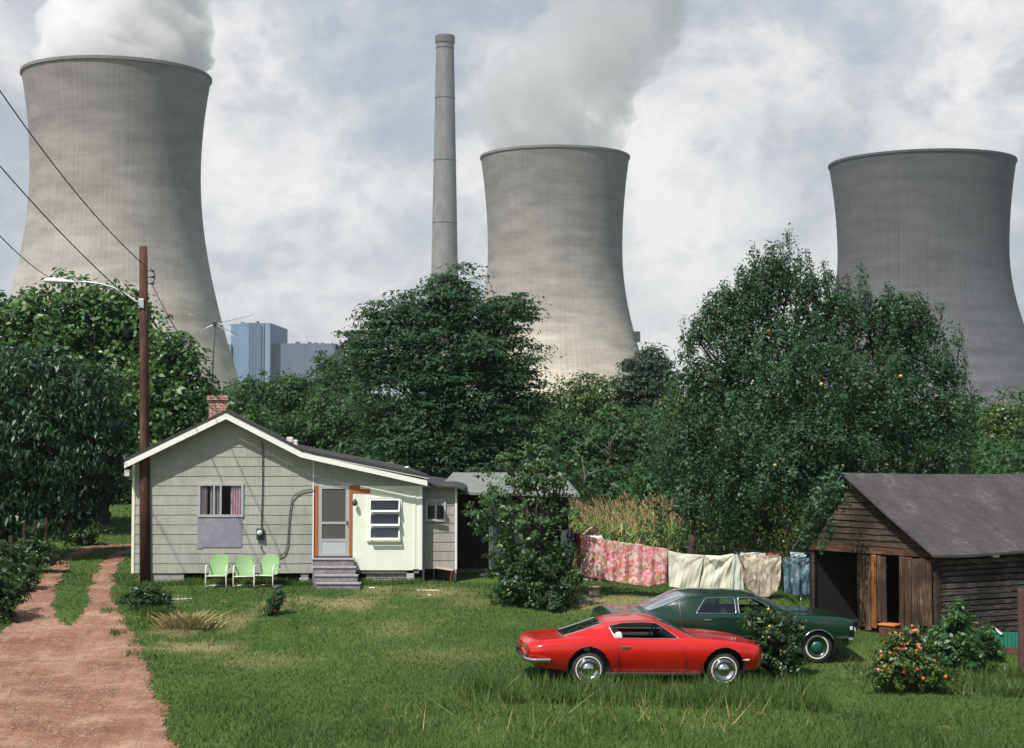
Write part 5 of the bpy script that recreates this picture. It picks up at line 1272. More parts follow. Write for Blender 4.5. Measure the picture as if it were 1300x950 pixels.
def scatter(n, x0, x1, y0, y1, rng, avoid=True):
    P = np.stack([rng.uniform(x0, x1, n), rng.uniform(y0**.5, y1**.5, n)**2], 1)
    # keep inside the wider view wedge
    P = P[np.abs(P[:, 0]) < P[:, 1]*.40+2]
    if avoid:
        occ = np.zeros(len(P), bool); jx = P[:, 0]+rng.normal(0, .10, len(P)); jy = P[:, 1]+rng.normal(0, .22, len(P))
        for pl in CLAY_POLYS: occ |= inpoly(jx, jy, pl)
        P = P[~occ | (rng.random(len(P)) < .015)]
    dv = dry_amount(P[:, 0], P[:, 1]); P = P[rng.random(len(P)) > dv*.85]
    inh = (P[:, 0] > -10.5) & (P[:, 0] < 2) & (P[:, 1] > 43.6) & (P[:, 1] < 51); P = P[~inh]
    return P
gmat = leaf_mat('grass_blade', (.045,.090,.020), (.095,.165,.038), (.24,.24,.09), rough=.6, trans=.25, spec=.25)
rngG = np.random.default_rng(99)
P = scatter(330000, -17, 17, 23, 46, rngG); blades('lawn_grass', 'mown lawn grass around the cottage and cars', P, .07, .012, gmat, 1)
xf = rngG.uniform(-10.5, -2.5, 9000); P = np.stack([xf, rngG.uniform(42.95, 43.5, 9000)], 1); P = P[rngG.random(9000) < .35+.5*np.sin(xf*2.7)**2]; blades('foundation_weeds', 'longer unmown grass along the cottage foundation', P, .15, .012, gmat, 12)
P = scatter(70000, -24, 20, 43, 80, rngG); blades('meadow_grass', 'rough grass beyond the drive and yard', P, .11, .02, gmat, 2)
# taller tufts along drive edges and the foreground weeds
def weeds():
    rng = np.random.default_rng(4); Pn = scatter(12000, -1.0, 6.0, 29.6, 31.9, rng); Pn = Pn[Pn[:, 1] < 31.15+.11*Pn[:, 0]]; Pn = Pn[rng.random(len(Pn)) < .2+.8*(np.sin(Pn[:, 0]*4.1+1)*np.sin(Pn[:, 0]*1.7+Pn[:, 1]*2) > .05)]
    blades('roadside_weeds', 'rank green weeds brushing the sill and wheels of the red car', Pn, .36, .013, gmat, 21, .28)
    P = scatter(26000, -14, 12, 25.5, 30.6, rng)
    P = P[(P[:, 0] > -6) | (rng.random(len(P)) < .4)]
    dens = .35+.65*(np.sin(P[:, 0]*2.1)*np.sin(P[:, 0]*.7+P[:, 1]) > -.1); P = P[rng.random(len(P)) < dens*np.clip((31.0-P[:, 1])/3.2, 0, 1)]
    blades('tall_weeds', 'tall rough grass and weeds in the foreground below the red car', P, .20, .011, gmat, 3, .45)
    dm = leaf_mat('seed_stalk', (.22,.15,.07), (.42,.32,.14), (.5,.28,.16), rough=.8, trans=.1)
    P = scatter(300, -2.4, 6.2, 27.5, 30.9, rng); P = P[rng.random(len(P)) < .35+.5*(np.abs(P[:, 0]-0.5) < .9)+.3*(np.abs(P[:, 0]-3.4) < 1.2)]
    blades('dry_seed_stalks', 'dry straw coloured stalks standing in front of the red car', P, .42, .008, dm, 5, .45)
weeds()
rngQ = np.random.default_rng(14); P = np.stack([rngQ.uniform(7.2, 11.6, 5200), rngQ.uniform(31.6, 34.6, 5200)], 1); P = P[rngQ.random(5200) < .25+.75*(np.sin(P[:, 0]*3.1+P[:, 1]*2) > 0)]
blades('garden_weeds', 'rank weeds round the garden shrubs before the barn', P, .26, .014, LM['yellowish'], 15, .4)
P = np.concatenate([np.stack([rngQ.uniform(a, a+.35, 90), rngQ.uniform(b, b+.5, 90)], 1) for a, b in zip(rngQ.uniform(-10.2, -7.4, 60), rngQ.uniform(24, 41, 60))])
k = np.abs(P[:, 0]-np.interp(P[:, 1], [gp(240,1000).y, gp(188,860).y, gp(163,796).y, gp(143,768).y, gp(150,730).y], [gp(240,1000).x, gp(188,860).x, gp(163,796).x, gp(143,768).x, gp(150,730).x])) < .45
sp = scatter(9000, -12, -7, 24, 52, rngQ, False); ok = np.zeros(len(sp), bool)
for pl in CLAY_POLYS: ok |= inpoly(sp[:, 0], sp[:, 1], pl)
sp = sp[ok]; n_ = len(sp); r_ = rngQ.uniform(.006, .028, n_); z_ = gz(sp[:, 0], sp[:, 1])+.022; a_ = rngQ.uniform(0, 6.28, n_)
oc = np.array([[1,0,0],[0,1,0],[-1,0,0],[0,-1,0],[0,0,.8]]); c_, s_ = np.cos(a_)[:, None], np.sin(a_)[:, None]
Vs = np.stack([np.stack([sp[:, 0]+r_*(oc[j,0]*c_[:,0]*1.3-oc[j,1]*s_[:,0]), sp[:, 1]+r_*(oc[j,0]*s_[:,0]+oc[j,1]*c_[:,0]), z_+r_*oc[j,2]], 1) for j in range(5)], 1).reshape(-1, 3)
b_ = np.arange(n_)[:, None, None]*5; Qs = (b_+np.array([[0,1,4],[1,2,4],[2,3,4],[3,0,4]])[None]).reshape(-1, 3)
tag(np_mesh('gravel', Vs, Qs, mk('pebble', (.36,.27,.21), (.17,.10,.07), 3, .9, kind='Object'), smooth=False), 'loose stones on the clay drive', kind='stuff')
blades('verge_weeds', 'ragged tufts creeping over the edge of the clay drive', P[k], .14, .012, gmat, 16, .5)
def corn():
    rng = np.random.default_rng(8); pos = []
    for r_ in range(26):
        y = 52.5+r_*.62
        for k in range(64):
            x = 1.6+k*.26+rng.uniform(-.08, .08); pos.append((x, y+rng.uniform(-.12, .12)))
    pos = np.array(pos); s = pos[:, 0]/pos[:, 1]; pos = pos[(s > .035) & (s < .25)]
    n = len(pos); V = []; Q = []; T = []; b = 0
    for (x, y) in pos:
        z = float(gz(x, y)); H = rng.uniform(1.75, 2.3); a0 = rng.uniform(0, 6)
        def qd(p, q, r, s_, t):
            nonlocal b
            V.extend([p, q, r, s_]); Q.append([b, b+1, b+2, b+3]); T.append(t); b += 4
        qd((x-.015,y,z),(x+.015,y,z),(x+.01,y,z+H),(x-.01,y,z+H), .35)
        for j in range(9):
            a = a0+j*PI+rng.uniform(-.5, .5); h = z+H*(.25+.075*j); dx, dy = math.cos(a), math.sin(a); L = rng.uniform(.45, .75); w = .045; px, py = -dy*w, dx*w
            t = rng.uniform(.0, .75)
            A = (x, y, h); Bp = (x+dx*L*.5, y+dy*L*.5, h+.28*L); Cp = (x+dx*L, y+dy*L, h-.05-.3*rng.random())
            qd((A[0]-px*.5,A[1]-py*.5,A[2]),(A[0]+px*.5,A[1]+py*.5,A[2]),(Bp[0]+px,Bp[1]+py,Bp[2]),(Bp[0]-px,Bp[1]-py,Bp[2]), t)
            qd((Bp[0]-px,Bp[1]-py,Bp[2]),(Bp[0]+px,Bp[1]+py,Bp[2]),(Cp[0]+px*.1,Cp[1]+py*.1,Cp[2]),(Cp[0]-px*.1,Cp[1]-py*.1,Cp[2]), t)
        for j in range(3):
            a = rng.uniform(0, 6.28); dx, dy = math.cos(a)*.12, math.sin(a)*.12; hh = z+H
            qd((x-.008,y,hh-.05),(x+.008,y,hh-.05),(x+dx+.010,y+dy,hh+rng.uniform(.10,.24)),(x+dx-.010,y+dy,hh+.15), rng.uniform(.90, 1.0))
    t = NT('corn_leaf'); a = t.n('ShaderNodeAttribute'); a.attribute_name = 'tint'
    col = t.ramp(a.outputs['Fac'], [(0,(.06,.125,.03)),(.5,(.16,.22,.055)),(.78,(.46,.40,.17)),(.86,(.26,.17,.08)),(1,(.33,.22,.12))])
    bs = t.bsdf(col, .6, 0, .3); tr = t.n('ShaderNodeBsdfTranslucent'); t.l(col, tr.inputs[0]); mx = t.n('ShaderNodeMixShader'); mx.inputs[0].default_value = .25
    t.l(bs.outputs[0], mx.inputs[1]); t.l(tr.outputs[0], mx.inputs[2]); t.l(mx.outputs[0], t.out.inputs['Surface'])
    o = np_mesh('corn_field', V, Q, t.m, tint=T); tag(o, 'tasselled corn field ripening behind the clothesline', kind='stuff')
corn()
# ------------------------------------------------------------------ barn
def barn():
    Y0 = 38.0; c0 = at(1187, 700, Y0); ang_s, ang_g = R(24), R(40)
    us = Vector((math.cos(ang_s), math.sin(ang_s), 0)); ug = Vector((-math.cos(ang_g), math.sin(ang_g), 0))
    g0 = float(gz(c0.x, c0.y))-.05
    root = thing('barn', 'old dark weathered plank barn with sagging grey felt roof at the right edge', 'barn', (c0.x, c0.y, g0))
    o = Vector((c0.x, c0.y, g0)); W = 3.40; Ls = 7.5
    ng = ug.cross(Vector((0, 0, 1))).normalized(); ng = ng if ng.dot(Vector((0, -1, 0))) > 0 else -ng      # outward normal of gable
    ns = us.cross(Vector((0, 0, 1))).normalized(); ns = ns if ns.dot(Vector((0, -1, 0))) > 0 else -ns
    he = at(1187, 700, Y0).z-g0                  # eave height
    pk = at(1086, 603, Y0+1.36); zr = pk.z-g0
    def G(u, z, d=0): return ug*u+ng*d+Vector((0, 0, z))
    def SD(v, z, d=0): return us*v+ns*d+Vector((0, 0, z))
    def board(m, f, a0, a1, z0, z1, d0, d1, z0b=None, z1b=None):
        z0b = z0 if z0b is None else z0b; z1b = z1 if z1b is None else z1b
        m.hexa([f(a0,z0,d1), f(a1,z0b,d1), f(a1,z0b,d0), f(a0,z0,d0), f(a0,z1,d1), f(a1,z1b,d1), f(a1,z1b,d0), f(a0,z1,d0)])
    rs = random.Random(5)
    um = 2.11
    def gl(z):  # gable limits at height z
        t = (z-he)/(zr-he); return um*t, W-(W-um)*t
    # gable boards
    m = MB(); z = he+.02; hb = .155
    while z < zr-.1:
        a, b = gl(z+hb+.02); a += .02; b -= .02
        if b-a < .12: break
        cuts = [a]; x = a+rs.uniform(.8, 1.8)
        while x < b-.4: cuts.append(x); x += rs.uniform(1.0, 2.2)
        cuts.append(b)
        for p, q in zip(cuts[:-1], cuts[1:]):
            zz = z+rs.uniform(-.01, .01); zl = zz+rs.uniform(-.012, .012); th = .035+rs.uniform(0, .012); m.hexa([G(p+.004,zz,th), G(q-.004,zl,th), G(q-.004,zl,0), G(p+.004,zz,0), G(p+.004,zz+hb-.004,.006), G(q-.004,zl+hb-.004,.006), G(q-.004,zl+hb-.004,0), G(p+.004,zz+hb-.004,0)])
        z += hb
    m.build('gable_boards', M['barn_board'], root)
    m = MB(); board(m, G, -.02, W, he-.15, he+.012, -.10, .05, None, None); m.build('lintel_beam', wood_mat('beam_wood', (.12,.06,.035), (.045,.025,.016), (.28,.17,.10), (1.2,1.2,9)), root)
    for (ua, ub) in ((0, .12), (W-.14, W), (1.97, 2.07)):
        m = MB(); board(m, G, ua, ub, 0, he-.152, -.12, .0); m.build('corner_post', M['barn_board'], root)
    # vertical plank doors, ajar and worn
    def leaf(u0, u1, swing, hz, seed, mats):
        r2 = random.Random(seed); x = u0; m1 = MB(); m2 = MB(); k = 0; bot = .04
        while x > u1+.02:
            w = min(r2.uniform(.13, .22), x-u1); zt_ = he-.17-r2.uniform(0, .04); zb_ = bot+(r2.uniform(0, .16) if r2.random() < .6 else r2.uniform(.1, .4)); t = (u0-x)/(u0-u1)
            d = .06+swing*t; d2 = .06+swing*((u0-x+w)/(u0-u1)); lean = r2.uniform(-.03, .03)
            mm = m1 if r2.random() < .72 else m2
            P = [G(x-.008+lean*.4, zb_, d+.025), G(x-w+.006, zb_+r2.uniform(-.05,.05), d2+.025), G(x-w+.006, zb_, d2), G(x-.008, zb_, d), G(x-.008+lean, zt_, d+.025), G(x-w+.006+lean, zt_-r2.uniform(0,.04), d2+.025), G(x-w+.006+lean, zt_, d2), G(x-.008+lean, zt_, d)]
            mm.hexa(P); x -= w; k += 1
        dd = m1.build('door', M['door_plank'], root)
        if m2.v: m2.build('worn_plank', M['door_rust'], dd)
        for z_ in (.45, he-.5):
            m3 = MB(); P = [G(u0-.02, z_, .045), G(u1+.02, z_+.02, .045+swing), G(u1+.02, z_+.02, .02+swing), G(u0-.02, z_, .02), G(u0-.02, z_+.12, .045), G(u1+.02, z_+.14, .045+swing), G(u1+.02, z_+.14, .02+swing), G(u0-.02, z_+.12, .02)]; m3.hexa(P); m3.build('door_batten', M['barn_board'], dd)
    leaf(1.33+.0, .12-.1, .0, 0, 3, None) if 0 else None
    # right leaf near the corner, left leaf beyond the dark gap
    leaf(.93, .03, .02, 0, 4, None)
    leaf(1.99, 1.20, .05, 0, 9, None)
    # side wall: upper boards then gapped lower boards
    m = MB(); z = .10
    while z < he-.12:
        hb = rs.uniform(.125, .16); cuts = [0.0]
        while cuts[-1] < Ls-1.2: cuts.append(cuts[-1]+rs.uniform(2.2, 4.5))
        cuts[-1] = Ls
        for p, q in zip(cuts[:-1], cuts[1:]):
            w0 = rs.uniform(-.012, .012); board(m, SD, p+.02, q-.004, z, z+hb-.035, -.02, .025+rs.uniform(0, .02), z+w0, z+hb-.035+w0)
        z += hb
    m.build('side_boards', M['barn_log'], root)
    m = MB(); board(m, SD, .0, .13, 0, he-.03, -.0, .05); m.build('side_post', M['barn_board'], root)
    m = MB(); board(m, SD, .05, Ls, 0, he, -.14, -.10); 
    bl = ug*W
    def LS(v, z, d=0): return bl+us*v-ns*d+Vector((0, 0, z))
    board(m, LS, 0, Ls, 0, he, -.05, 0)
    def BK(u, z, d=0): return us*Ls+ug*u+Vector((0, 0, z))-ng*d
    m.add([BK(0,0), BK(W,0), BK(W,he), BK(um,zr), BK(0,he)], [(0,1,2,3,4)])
    m.build('back_wall', M['black'], root)  # inner walls black: the open bay's deep shade is put into their colour
    m = MB(); P = [ug*.05-ng*.02, ug*(W-.05)-ng*.02, ug*(W-.05)+us*Ls, ug*.05+us*Ls]; m.add([p+Vector((0,0,.16)) for p in P]+[p-Vector((0,0,.3)) for p in P], [(0,1,2,3),(7,6,5,4),(0,4,5,1),(1,5,6,2),(2,6,7,3),(3,7,4,0)]); m.build('dirt_floor', mk('shaded_barn_dirt', (.02,.016,.012), (.012,.009,.007), 4, .95), root)  # dirt floor near black, with the bay's shade put into its colour
    # roof slabs with slight sag
    m = MB(); n = 14; ov = .38; eo = .30
    def ridge(v): return ug*um+us*v+Vector((0, 0, zr+.05-.10*(v/Ls)-.05*math.sin(PI*min(1, v/Ls))+.0))
    k1 = (zr-he)/um; 
    def eR(v): return -ug*eo+us*v+Vector((0, 0, he+.07-k1*eo*.55-.04*math.sin(v*2.1)*.5))
    k2 = (zr-he)/(W-um)
    def eL(v): return ug*(W+.12)+us*v+Vector((0, 0, he+.07-k2*.12))
    vs = []
    for i in range(n+1):
        v = -ov+(Ls+.8)*i/n
        a, r, b = eR(v), ridge(v), eL(v); mid = a.lerp(r, .5)-Vector((0,0,.05+.03*math.sin(v*1.7)))
        for p in (a, mid, r, b): vs.append(p)
        for p in (a, mid, r, b): vs.append(p-Vector((0,0,.06)))
    fs = []
    for i in range(n):
        q = i*8; w = q+8
        for j in range(3): fs += [(q+j, w+j, w+j+1, q+j+1), (q+4+j, q+5+j, w+5+j, w+4+j)]
        fs += [(q, q+4, w+4, w), (q+3, w+3, w+7, q+7)]
    for q in (0, n*8): fs += [(q+j, q+j+1, q+j+5, q+j+4) for j in range(3)]
    m.add(vs, fs); rf = m.build('roof', M['barn_roof'], root)
    for v in (1.15, 2.35, 3.5, 4.7, 5.9):
        m = MB(); pts = []
        for vv in (v, v+.045):
            a, r = eR(vv), ridge(vv); mid = a.lerp(r, .5)-Vector((0,0,.05+.03*math.sin(vv*1.7))); pts.append((a, mid, r))
        up = Vector((0,0,.016)); z0_ = Vector((0,0,.001))
        for j in range(2):
            A0, A1, B0, B1 = pts[0][j], pts[0][j+1], pts[1][j], pts[1][j+1]
            m.hexa([A0+z0_, B0+z0_, B1+z0_, A1+z0_, A0+up, B0+up, B1+up, A1+up])
        m.build('roof_seam', M['barn_roof'], rf)
    m = MB()   # rafter ends and pale block under the eave
    for v in (.1, .5): board(m, SD, v, v+.32, he-.14, he-.06, .03, .22)
    m.build('rafter_tail', mk('grey_rafter', (.3,.28,.26), (.18,.16,.15), 6, .9), root)
    p = at(1281, 701, Y0-.1); 
    m = MB(); v = 1.62; board(m, SD, v, v+.20, he-.20, he+.02, .03, .16); m.build('eave_bracket', M['alum'], root)
    # hidden far junk inside: pale rung and shelf
    m = MB(); board(m, G, 2.2, 2.5, 1.05, 1.09, -1.5, -1.45); board(m, G, 2.4, 2.9, .62, .66, -1.45, -1.40); m.build('inner_rail', M['old_post'], root)
    return o, us, ug, ns, ng, he
BARN = barn()
def bucket():
    o, us, ug, ns, ng, he = BARN; p = o+ug*1.10+ng*.22; z = float(gz(p.x, p.y))
    root = thing('crate', 'small orange crate standing in the gap between the barn doors', 'crate', (p.x, p.y, z), R(-40))
    m = MB(); m.box(-.2,.2,-.15,.15,0,.26); m.build('side', mk('crate_dark', (.10,.04,.03), None, 5, .8), root)
    m = MB(); m.box(-.23,.23,-.18,.18,.262,.30, bev=.01); m.build('lid', mk('orange_lid', (.65,.20,.05), (.5,.14,.03), 5, .6), root)
    m = MB(); m.box(-.02,.02,-.158,-.151,.05,.2); m.build('latch', M['dark_metal'], root)
bucket()
def hutch():
    D = 36.2; c = at(1276, 826, D); z = float(gz(c.x, c.y)); zt = at(1276, 803, D).z-z; W = .95
    root = thing('board_hutch', 'low green board hutch with small pale gable trim beside the barn wall', 'hutch', (c.x+.0, D, z))
    m = MB(); n = 11
    for k in range(n):
        x = -W/2+.1+W*k/n; m.box(x+.006, x+W/n-.006, -.02+.008*(k % 2), .012, .14, zt+random.uniform(-.01,.01))
    m.build('board', mk('green_board', (.02,.20,.13), (.012,.13,.09), 8, .6), root)
    m = MB(); m.box(-W/2+.1, W/2+.1, -.045, .40, .0, .137); m.box(-W/2+.1, W/2+.1, .013, .40, .14, zt-.05); m.build('base', mk('hutch_base', (.14,.06,.045), (.08,.035,.03), 6, .8), root)
    m = MB(); gx = -.30
    m.hexa([(gx-.2,-.05,zt-.02),(gx-.15,-.05,zt-.05),(gx-.15,-.03,zt-.05),(gx-.2,-.03,zt-.02),(gx-.0,-.05,zt+.17),(gx+.0,-.05,zt+.12),(gx+.0,-.03,zt+.12),(gx-.0,-.03,zt+.17)])
    m.hexa([(gx+.0,-.05,zt+.12),(gx+.19,-.05,zt-.05),(gx+.19,-.03,zt-.05),(gx+.0,-.03,zt+.12),(gx+.001,-.05,zt+.17),(gx+.24,-.05,zt-.02),(gx+.24,-.03,zt-.02),(gx+.001,-.03,zt+.17)])
    m.build('gable_trim', M['white_paint'], root)
    m = MB(); m.add([(gx-.16,-.028,zt-.03),(gx+.19,-.028,zt-.03),(gx,-.028,zt+.12),(gx-.16,-.01,zt-.03),(gx+.19,-.01,zt-.03),(gx,-.01,zt+.12)], [(0,1,2),(3,5,4),(0,2,5,3),(1,4,5,2),(0,3,4,1)]); m.build('gable_board', mk('green_board_b', (.02,.16,.11), None, 8, .6), root)
    m = MB(); m.lathe([(.03,0),(.06,0),(.06,-.02),(.03,-.02)], c=(gx+.03,-.025,zt-.13), n=16, axis='y', caps=False); m.build('ring_ornament', mk('brass_yellow', (.55,.50,.18), (.4,.36,.12), 8, .5), root)
hutch()
def post(name, label, px, py0, py1, D, w, mat, lean=0):
    b = at(px, py0, D); z0 = float(gz(b.x, D)); zt = at(px, py1, D).z; root = thing(name, label, 'post', (b.x, D, z0)); h = zt-z0; r = w/sc(D)/2
    m = MB(); m.box(-r, r, -r, r, -.1, h*.55, bev=r*.2); m.v = [(x+lean*z, y, z) for x, y, z in m.v]; mm = MB(); m.box(-r+lean*h*.55, r+lean*h*.55, -r*.9, r*.9, h*.55-.01, h, bev=r*.25); m.build('shaft', mat, root)
post('wooden_post', 'short pale timber post behind the garden shrub at the barn', 1239, 826, 790, 35.6, 7, M['old_post'])
post('rusty_post', 'dark red brown post cut by the right edge of the picture', 1298.5, 858, 748, 34.2, 9, mk('rusty_post', (.12,.055,.045), (.06,.03,.025), 6, .85))
for k, (px, y0, y1, w, D, lab) in enumerate([(14,745,680,6,43.5,'pale leaning fence post nearest the left edge'),(30,725,664,4,46,'thin fence post second from the left edge among weeds'),(44,720,661,4,47.5,'thin fence post just left of the stout one'),(56,712,657,5,49,'stout fence post at the corner of the dark thicket')]):
    post('fence_post', lab, px, y0, y1, D, w*.8, M['barn_board'], lean=.03*(k-1))

# ------------------------------------------------------------------ utility pole, lamp, wires, aerial
PB = gp(184.5, 742); PY = PB.y
def PX(px, py): p = at(px, py, PY); return Vector((p.x-PB.x, p.y-PY, p.z-PB.z))
def pole():
    root = thing('utility_pole', 'tall brown wooden utility pole in front of the cottage carrying the lamp arm', 'utility pole', PB)
    top = PX(182, 313); h = top.z; m = MB(); m.tube([(0,0,-.3),(top.x*.3,0,h*.3),(top.x*.6,0,h*.6),(top.x,0,h)], [.150,.14,.125,.112], 18); m.build('shaft', M['pole_wood'], root)
    m = MB()
    for py in (344, 352, 360):
        p = PX(189, py); m.tube([(p.x-.02,0,p.z),(p.x+.10,-.02,p.z)], .018, 6); m.lathe([(.025,-.03),(.045,-.02),(.03,0),(.045,.02),(.025,.03)], c=(p.x+.12,-.02,p.z), n=10)
    a, b = PX(190, 340), PX(196, 350); c = PX(192, 362); m.tube([(a.x,0,a.z),(b.x,-.02,b.z+.05),(b.x+.02,-.02,b.z-.1),(c.x,0,c.z)], .014, 6)
    m.build('insulator_rack', M['dark_metal'], root)
    pts = [(181,386),(172,382),(160,373),(145,365.5),(130,361),(112,358.5),(98,358)]
    m = MB(); m.tube([PX(*p)+Vector((0,-.1,0)) for p in pts], [.035,.035,.033,.03,.028,.028,.028], 10); m.box(PX(178,386).x-.02, PX(184,386).x, -.15, -.05, PX(180,392).z, PX(180,380).z, bev=.01); m.build('lamp_arm', M['alum'], root)
    p = PX(98, 358.5); q = PX(56, 356.5); L = (p-q).length
    m = MB(); prof = [(0,.02,.02),(.08,.05,.05),(.3,.075,.07),(.55,.12,.10),(.8,.14,.10),(.93,.11,.07),(1,.02,.02)]
    vs = []; n = 14
    for (t, w, hh) in prof:
        c = p.lerp(q, t)+Vector((0,-.1,-.01))
        for k in range(n):
            a = 2*PI*k/n; zz = math.sin(a)*hh*(1 if math.sin(a) > 0 else .55); vs.append(c+Vector((0, w*math.cos(a), zz)))
    fs = [(i*n+k, i*n+(k+1)%n, (i+1)*n+(k+1)%n, (i+1)*n+k) for i in range(len(prof)-1) for k in range(n)]+[tuple(range(n)), tuple((len(prof)-1)*n+k for k in range(n))]
    m.add(vs, fs, 0, True); hd = m.build('lamp_head', mk('lamp_housing', (.66,.68,.68), (.55,.57,.58), 5, .4), root)
    c = p.lerp(q, .72)+Vector((0,-.1,-.055)); m = MB(); m.lathe([(0,-.05),(.06,-.045),(.10,-.01),(.105,.02)], c=c, n=18); g = m.build('lens', M['lamp_glass'], hd)
    c = p.lerp(q, .75)+Vector((0,-.1,.08)); m = MB(); m.lathe([(.03,0),(.035,.05),(.02,.07)], c=c, n=12); m.build('photocell', M['dark_metal'], hd)
pole()
def wire(label, a, b, sag, r=.012, n=24, name='power_line'):
    m = MB(); pts = []
    for i in range(n+1):
        t = i/n; p = a.lerp(b, t); p.z -= sag*4*t*(1-t); pts.append(p-a)
    m.tube(pts, r, 5); o = m.build(name, M['black'] if r > .02 else M['dark_metal']); o.location = a; tag(o, label, 'power line'); return o
P1 = at(189, 340, PY); P2 = at(189, 398, PY-.12)
wire('thick overhead line sagging from the upper left corner to the pole top', at(-60, 26, 27), at(187, 340, PY-.12), .35, .014)
wire('middle overhead line running from the left edge across the big tower to the pole', at(-60, 140, 29), at(184, 395, PY-.16), .22, .014)
wire('lowest overhead line at the left edge vanishing into the maple', at(-60, 232, 33), at(62, 352, 58), .2, .015)
wire('service line from the pole insulators down to the chimney of the cottage', at(193, 361, PY), at(270, 478, HY+.4), .25, .013)
wire('second service line sloping from the pole to the cottage roof', at(187, 396, PY), at(283, 512, HY+.6), .18, .012)
wire('faint guy line slanting through the maple toward the lower left', at(180, 398, PY), at(116, 470, PY+9), .05, .008)
def aerial():
    Y = HY+1.25; b = at(266.5, 535, Y); z0 = roof_z(b.x)+.05; top = at(273, 410, Y)
    root = thing('tv_aerial', 'thin television aerial mast rising beside the brick chimney', 'aerial', (b.x, Y, z0))
    o = Vector((b.x, Y, z0)); m = MB(); m.tube([(0,0,0), (top-o)*.5+Vector((-.0,0,0)), top-o], .022, 6); m.build('mast', M['dark_metal'], root)
    m = MB(); t = top-o; m.box(t.x-.05,t.x+.05,-.05,.05,t.z-.09,t.z+.03, bev=.01); m.build('clamp', M['dark_metal'], root)
    for (px, py, dy) in ((240,399,-.5),(238,428,.4),(300,404,-.4),(318,414,.5),(308,434,-.6),(302,426,.6),(322,400,.8)):
        e = at(px, py, Y+dy)-o; m = MB(); m.tube([t+Vector((0,0,-.03)), e], [.011,.006], 5); m.build('rod', M['alum'], root)
aerial()

# ------------------------------------------------------------------ lawn chairs
def lawn_chair():
    root = thing('lawn_chair', 'leftmost lime green metal lawn chair with white tube arms by the cottage wall', 'lawn chair', (0,0,0), group='lime green metal lawn chairs')
    def panel(w, h0, h1, y0, y1, curve, thick=.012, crown=.05):
        m = MB(); nx, nz = 12, 10; vs = []
        for j in range(nz+1):
            t = j/nz
            for i in range(nx+1):
                u = i/nx*2-1; cw = w*(1-.16*max(0, t-.75)**1.0*4*abs(u)**6); x = u*cw/2; z = h0+(h1-h0)*t-(crown*abs(u)**3.5 if t > .9 else 0)*1.0
                y = y0+(y1-y0)*t+curve*(u*u)*-.04+.012*math.sin(t*PI)
                vs.append((x, y, z))
        b = len(vs); vs += [(x, y+thick, z) for x, y, z in vs]; fs = []
        W = nx+1
        for j in range(nz):
            for i in range(nx):
                a = j*W+i; fs.append((a, a+1, a+W+1, a+W)); fs.append((b+a, b+a+W, b+a+W+1, b+a+1))
        for i in range(nx): fs += [(i, b+i, b+i+1, i+1), (nz*W+i, nz*W+i+1, b+nz*W+i+1, b+nz*W+i)]
        for j in range(nz): fs += [(j*W, (j+1)*W, b+(j+1)*W, b+j*W), (j*W+nx, b+j*W+nx, b+(j+1)*W+nx, (j+1)*W+nx)]
        m.add(vs, fs, 0, True); return m
    panel(.50, .36, .86, .16, .30, 1).build('backrest', M['chair_green'], root, smooth_angle=50)
    m = MB(); nx, ny = 10, 8; vs = []
    for j in range(ny+1):
        for i in range(nx+1):
            u = i/nx*2-1; t = j/ny; vs.append((u*.25, -.24+.42*t, .375-.03*math.sin(t*PI)-.06*max(0, .12-t)*8*.4-.015*(1-u*u)))
    b = len(vs); vs += [(x, y, z-.012) for x, y, z in vs]; W = nx+1; fs = []
    for j in range(ny):
        for i in range(nx): a = j*W+i; fs += [(a, a+1, a+W+1, a+W), (b+a, b+a+W, b+a+W+1, b+a+1)]
    for i in range(nx): fs += [(i, b+i, b+i+1, i+1), (ny*W+i, ny*W+i+1, b+ny*W+i+1, b+ny*W+i)]
    for j in range(ny): fs += [(j*W, (j+1)*W, b+(j+1)*W, b+j*W), (j*W+nx, b+j*W+nx, b+(j+1)*W+nx, (j+1)*W+nx)]
    m.add(vs, fs, 0, True); m.build('seat', M['chair_green'], root, smooth_angle=50)
    for sd in (-1, 1):
        x = sd*.275; P = [(x,.30,.02),(x,.05,.018),(x,-.22,.02),(x,-.285,.06),(x,-.29,.2),(x,-.285,.42),(x,-.27,.53),(x,-.22,.585),(x,-.1,.60),(x,.10,.595),(x,.2,.57),(sd*.25,.235,.5)]
        m = MB(); m.tube(P, .017, 8); m.build('arm_tube', M['chair_white'], root)
        m = MB(); m.tube([(x,-.1,.60),(x,.08,.60)], .024, 8); 
    m = MB(); m.tube([(-.275,.28,.02),(0,.30,.02),(.275,.28,.02)], .016, 8); m.tube([(-.275,-.285,.33),(0,-.25,.33),(.275,-.285,.33)], .013, 8); m.build('cross_tube', M['chair_white'], root)
    return root
lc = lawn_chair()
for k, (px, rz, lab) in enumerate([(276.5, 0, None), (310.5, 5, 'middle lime green metal lawn chair of the three, slightly lower back'), (339.5, -14, 'rightmost lime green metal lawn chair turned a little, nearest the steps')]):
    c = lc if k == 0 else copy_tree(lc); p = gp(px, 746); c.location = (p.x, p.y, p.z); c.rotation_euler.z = R(rz)
    if k == 1: c.scale = (1,1,.94)
    if lab: c['label'] = lab

